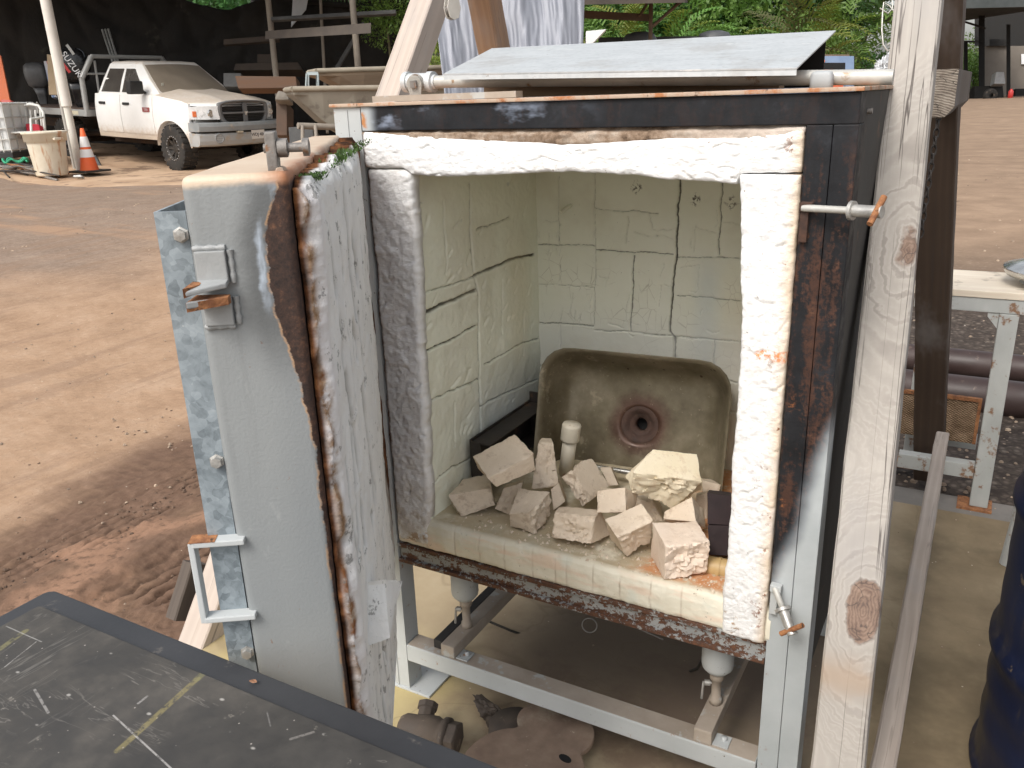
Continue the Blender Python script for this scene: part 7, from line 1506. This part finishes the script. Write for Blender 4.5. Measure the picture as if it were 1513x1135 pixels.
def palm_meshes(seed, nf=16, H=2.6, leaf=.42):
    r_ = random.Random(seed); v, f = [], []
    for k in range(nf):
        az = r_.uniform(0, 6.283); el = r_.uniform(.55, 1.35); L = r_.uniform(1.3, 2.1); p = Vector((r_.uniform(-.25, .25), r_.uniform(-.25, .25), H*r_.uniform(.35, .75)))
        d = Vector((math.cos(az)*math.cos(el), math.sin(az)*math.cos(el), math.sin(el))); n = 16; st_ = L/n
        for i in range(n):
            d = (d+Vector((math.cos(az), math.sin(az), 0))*.02+Vector((0, 0, -.085-.03*i/n))).normalized(); q = p+d*st_
            if i > 1:
                sdv = d.cross(Vector((0, 0, 1))).normalized(); upv = sdv.cross(d); ll = leaf*(1-abs(i/n-.45)*1.1)
                for s_ in (-1, 1):
                    t_ = (sdv*s_*.85+d*.75+upv*.25).normalized(); w = d*.022; a = len(v); m1 = q+t_*ll*.5+Vector((0, 0, .02)); e = q+t_*ll+Vector((0, 0, -.10*ll/.4))
                    v += [q-w, q+w, m1+w*1.1, m1-w*1.1, e]; f += [(a, a+1, a+2, a+3), (a+3, a+2, a+4, a+4)]
            p = q
    me_ = bpy.data.meshes.new('fronds'); me_.from_pydata([tuple(x) for x in v], [], [tuple(dict.fromkeys(q)) for q in f]); return me_
def bush_mesh(seed, n=1500, R_=1.4, leaf=.12):
    r_ = random.Random(seed); v, f = [], []; lob = [(Vector((r_.uniform(-.6, .6)*R_, r_.uniform(-.6, .6)*R_, R_*r_.uniform(.5, 1.3))), R_*r_.uniform(.3, .6)) for _ in range(11)]
    for k in range(n):
        c, rr_ = r_.choice(lob); dv = Vector((r_.gauss(0, 1), r_.gauss(0, 1), r_.gauss(0, 1))).normalized(); p = c+dv*rr_*r_.uniform(.6, 1.05)
        t_ = (dv+Vector((r_.uniform(-.8, .8), r_.uniform(-.8, .8), r_.uniform(-.6, .5)))).normalized(); s_ = t_.cross(Vector((r_.uniform(-1, 1), r_.uniform(-1, 1), 1))).normalized(); l = leaf*r_.uniform(.6, 1.4); a = len(v)
        v += [p, p+t_*l*.5+s_*l*.28, p+t_*l, p+t_*l*.5-s_*l*.28]; f.append((a, a+1, a+2, a+3))
    me_ = bpy.data.meshes.new('leaves'); me_.from_pydata([tuple(x) for x in v], [], f); return me_
PM = [palm_meshes(s_) for s_ in (1, 2, 3, 4)]; BM = [bush_mesh(s_, 2600) for s_ in (5, 6, 7)]
for me_ in PM+BM: me_.materials.append(L_PALM[1])
def plant(kind, loc, sc, mt, label, group, name, idx):
    t_ = thing(name, label, 'palm' if kind == 'p' else 'bush', loc, rnd.uniform(0, 6.28), group); t_.scale = (sc,)*3
    me_ = (PM[idx % 4] if kind == 'p' else BM[idx % 3]); o_ = bpy.data.objects.new('crown', me_); col.objects.link(o_); o_.parent = t_; o_.material_slots[0].link = 'OBJECT'; o_.material_slots[0].material = mt
    b = MB()
    if kind == 'p':
        for k in range(4): b.tube([(rnd.uniform(-.25, .25), rnd.uniform(-.25, .25), -.3), (rnd.uniform(-.2, .2), rnd.uniform(-.2, .2), 1.5)], [.045, .03], 6)
    else: b.tube([(0, 0, -.3), (.05, .02, .9)], [.07, .04], 6)
    b.build('stem', M_TRUNK, t_); return t_
PL = 'palm clumps on the slope behind the kiln'; BL = 'leafy bushes on the slope behind the kiln'
i = 0
for row, (t0_, n_) in enumerate(((23.5, 11), (26, 12), (29.5, 12))):
    for k in range(n_):
        px = 640+((1225 if row == 0 else 1290)-640)*(k+.5)/n_+rnd.uniform(-18, 18); t_ = t0_+rnd.uniform(-.8, .8); p = atD(px, 140, t_); d_ = (np.array(p[:2])-c0) @ hf_
        z = float(G(p[0], p[1]))+max(0, d_)*.52-.1
        yel = .5 if px < 1050 else .15
        mt = L_PALM[0] if rnd.random() < yel else (L_PALM[3] if px > 1120 and row == 0 else L_PALM[1])
        lab = ('yellow green' if mt is L_PALM[0] else 'olive' if mt is L_PALM[3] else 'bright green')+' feathery palm clump on the slope behind the kiln'
        plant('p', (p[0], p[1], z), rnd.uniform(.95, 1.45), mt, lab, ('yellow green ' if mt is L_PALM[0] else 'olive ' if mt is L_PALM[3] else 'bright green ')+PL, 'palm_clump', i); i += 1
for (px, t_, sc, dz) in ((830, 27, 1.4, .4), (930, 30, 1.5, .6), (1010, 28, 1.2, .4), (1075, 30.5, 1.5, .6), (1165, 27, 1.3, .5), (1235, 29, 1.7, .5), (1275, 27, .9, .2), (1120, 33, 1.8, 1), (1000, 33, 1.8, 1), (1260, 33, 1.9, 1), (880, 33, 1.8, 1), (1190, 31, 1.5, .6), (1290, 33, 1.3, .4), (845, 24.5, .9, .5), (905, 25, 1.0, .5), (960, 24.5, .9, .7), (1025, 25, 1.0, .6), (1085, 24.5, .9, .5), (1140, 25, 1.0, .5), (1205, 24.5, .9, .5), (1250, 25.5, .8, .3), (935, 28, 1.4, 1.2), (1050, 28, 1.4, 1.2), (1150, 28.5, 1.4, 1.2), (1225, 28.5, 1.2, 1.2), (875, 28, 1.3, 1.2)):
    p = atD(px, 140, t_); d_ = (np.array(p[:2])-c0) @ hf_; plant('b', (p[0], p[1], float(G(p[0], p[1]))+max(0, d_)*.52+dz-.3), sc*1.1, L_PALM[2] if i % 3 else L_PALM[1], ('dense dark' if i % 3 else 'lighter mid')+' green leafy bush among the palms on the slope', ('dark ' if i % 3 else 'mid green ')+BL, 'leafy_bush', i); i += 1
for (px, py, t_, sc) in ((205, 26, 24, 1.0), (250, 22, 25, 1.2), (310, 28, 24, 1.1), (340, 20, 26, 1.2), (170, 10, 26, 1.2)):
    p = atD(px, py-6, t_); plant('b', (p[0], p[1], p[2]-1.5), sc*1.3, L_PALM[2], 'sunlit green bush growing above the dark stone wall', 'bushes above the stone wall', 'leafy_bush', i); i += 1
p = atD(573, 30, 16.5); plant('b', (p[0], p[1], p[2]-.55), .45, L_PALM[1], 'small green bush glimpsed left of the slanting pale timber leg', None, 'leafy_bush', i)
for (px, t_, sc) in ((1408, 52, 1.0), (1424, 52, 1.15), (1440, 52, 1.0), (1432, 55, 1.6)):
    p = atD(px, 110, t_); plant('b', (p[0], p[1], gz(p[0], p[1])), sc, L_PALM[1], 'bright green bush seen through the open side of the workshop', 'bushes beyond the workshop', 'leafy_bush', i); i += 1
# leafy undergrowth that clothes the slope
v, f = [], []
for k in range(15000):
    u = rnd.uniform(-20, 6); w = rnd.uniform(0, 22); x = c0[0]+hr[0]*u+hf_[0]*w; y = c0[1]+hr[1]*u+hf_[1]*w; z = gz(x, y)-.3+w*.52+rnd.uniform(-.2, 1.1)*(.5+.8*float(vn(u*.7, w*.7, 4)))
    t_ = Vector((rnd.uniform(-1, 1), rnd.uniform(-1, 1)-.3, rnd.uniform(-.4, .9))).normalized(); s_ = t_.cross(Vector((rnd.uniform(-1, 1), rnd.uniform(-1, 1), 1))).normalized(); l = rnd.uniform(.14, .42); p = Vector((x, y, z)); a = len(v)
    v += [tuple(p), tuple(p+t_*l*.5+s_*l*.22), tuple(p+t_*l), tuple(p+t_*l*.5-s_*l*.22)]; f.append((a, a+1, a+2, a+3))
o = link('undergrowth', npmesh('undergrowth', v, f, False), L_PALM[2]); o['kind'] = 'stuff'
# ================================================================== WORKSHOP AT THE RIGHT
ws0 = T2(1480, 150, 38); shop = thing('workshop', 'dark open fronted workshop with beige back wall across the yard', 'workshop', tuple(ws0)); so2 = Vector(ws0)
def qs(l, t, r_, bo, t0, dt, o_=so2): return [p-o_ for p in (T2(l, bo, t0), T2(l, t, t0), T2(l, bo, t0+dt), T2(l, t, t0+dt), T2(r_, bo, t0), T2(r_, t, t0), T2(r_, bo, t0+dt), T2(r_, t, t0+dt))]
HR = Vector((hr[0], hr[1], 0)); HF = Vector((hf_[0], hf_[1], 0))
e_ = T2(1400, 4, 36)-so2; e2 = T2(1640, -2, 36)-so2
b = MB(); zr = 4.6
b.hexa([e_, e_+Vector((0, 0, .15)), e_+HF*13+Vector((0, 0, .1)), e_+HF*13+Vector((0, 0, .25)), e2, e2+Vector((0, 0, .15)), e2+HF*13+Vector((0, 0, .1)), e2+HF*13+Vector((0, 0, .25))]); b.build('roof', M_VDARK, shop)
b = MB(); b.hexa([e_+Vector((0, 0, -.25)), e_+Vector((0, 0, .3)), e_-HF*.1+Vector((0, 0, -.25)), e_-HF*.1+Vector((0, 0, .3)), e2+Vector((0, 0, -.25)), e2+Vector((0, 0, .3)), e2-HF*.1+Vector((0, 0, -.25)), e2-HF*.1+Vector((0, 0, .3))]); b.build('fascia', simple('green_grey_fascia', (.05, .06, .06), (.08, .09, .09), 3, .6, .1), shop)
b = MB(); b.hexa(qs(1455, 68, 1680, 152, 45.5, .2)); b.build('back_wall', simple('beige_wall', (.15, .128, .105), (.19, .165, .138), 1.5, .85, .1, 10), shop)
b = MB(); b.hexa(qs(1440, -30, 1700, 68, 47.6, .2)); b.hexa(qs(1462, 58, 1490, 68, 45.3, .1)); b.build('gable', M_VDARK, shop)
for (l, t, r_, bo, t0) in ((1446, 20, 1455, 150, 44), (1487, 36, 1493, 150, 41), (1424, 62, 1430, 150, 44), (1620, -4, 1630, 150, 37)):
    b = MB(); b.hexa(qs(l, t, r_, bo, t0, .2)); b.build('column', M_VDARK, shop)
b = MB(); b.hexa(qs(1424, 60, 1452, 63, 44, .1)); b.tube([T2(1418, 30, 43)-so2, T2(1456, 42, 43)-so2], .05, 6); b.build('rail', M_DKSTEEL, shop)
b = MB(); b.hexa(qs(1509, 80, 1530, 95, 45.4, .05)); b.build('notice_board', M_WH, shop)
M_MACH = simple('machine_grey', (.28, .28, .28), (.4, .4, .4), 4, .5, .1)
pbox('white_machine', 'small pale machine standing before the workshop back wall', 'machine', ((1469, 124), (1472, 106), (1484, 106), (1486, 124)), 40, .4, M_MACH, None, .05)
pbox('work_stand', 'dark low workbench under the pale machine in the workshop', 'workbench', ((1440, 148), (1440, 127), (1482, 126), (1484, 148)), 40.5, .5, M_VDARK, None, .05)
b = MB(); c_ = T2(1463, 141, 39.5); b.lathe([(.10, -.1), (.22, -.12), (.30, -.1), (.32, 0), (.30, .1), (.22, .12), (.10, .1)], Matrix.Translation((0, 0, 0)) @ frame((0, 0, 0), -HF, (0, 0, 1)), 20); tag(b.build('spare_tyre', M_TYRE, None, loc=tuple(c_)), 'black tyre standing on the workshop floor', 'tyre')
b = MB(); c_ = T2(1492, 148, 39); b.lathe([(0, 0), (.11, 0), (.11, .38), (.05, .46), (.03, .5), (0, .5)], None, 14); tag(b.build('fire_extinguisher', simple('extinguisher_red', (.5, .03, .03), (.58, .06, .05), 8, .4, .05), None, loc=tuple(c_)), 'red extinguisher standing at the workshop column', 'extinguisher')
pbox('storage_boxes', 'row of dark boxes along the workshop back wall at the right edge', 'boxes', ((1500, 148), (1500, 131), (1560, 130), (1560, 148)), 43, .6, M_VDARK, None, .03)
# ================================================================== LIGHT AND CAMERA
SUN_EL, SUN_AZ = R(48), Vector((-.15, -1.0))
sd = Vector((SUN_AZ.x, SUN_AZ.y, 0)).normalized()*math.cos(SUN_EL)+Vector((0, 0, math.sin(SUN_EL)))
w = bpy.data.worlds.new('World'); scene.world = w; w.use_nodes = True
nt = w.node_tree; bg = nt.nodes['Background']; sky = nt.nodes.new('ShaderNodeTexSky'); sky.sky_type = 'NISHITA'; sky.sun_disc = False
sky.sun_elevation = SUN_EL; sky.sun_rotation = math.atan2(sd.x, sd.y); sky.dust_density = 4; sky.air_density = 1.2; sky.ozone_density = .6
hs = nt.nodes.new('ShaderNodeHueSaturation'); hs.inputs['Saturation'].default_value = .3; nt.links.new(sky.outputs[0], hs.inputs['Color']); nt.links.new(hs.outputs[0], bg.inputs[0]); bg.inputs[1].default_value = .15
ld = bpy.data.lights.new('sun', 'SUN'); ld.energy = 1.0; ld.angle = R(20); ld.color = (1, .95, .88)
lo = bpy.data.objects.new('sun', ld); col.objects.link(lo); lo.rotation_euler = sd.to_track_quat('Z', 'Y').to_euler(); lo.location = sd*30
cd = bpy.data.cameras.new('camera'); cam = bpy.data.objects.new('camera', cd); col.objects.link(cam); scene.camera = cam
cd.sensor_fit = 'HORIZONTAL'; cd.sensor_width = 36; cd.lens = FPX/1513*36; cd.clip_start = .02; cd.clip_end = 600
Mc = Matrix((RGT, UPV, -FWD)).transposed().to_4x4(); Mc.translation = CAM; cam.matrix_world = Mc
scene.view_settings.view_transform = 'Standard'; scene.view_settings.look = 'None'; scene.view_settings.gamma = 1; scene.view_settings.exposure = .58
scene.render.engine = 'CYCLES'; scene.cycles.use_denoising = True; scene.cycles.max_bounces = 8; scene.cycles.diffuse_bounces = 4
try: scene.cycles.denoiser = 'OPENIMAGEDENOISE'
except Exception: pass
scene.render.resolution_x = 1024; scene.render.resolution_y = 768
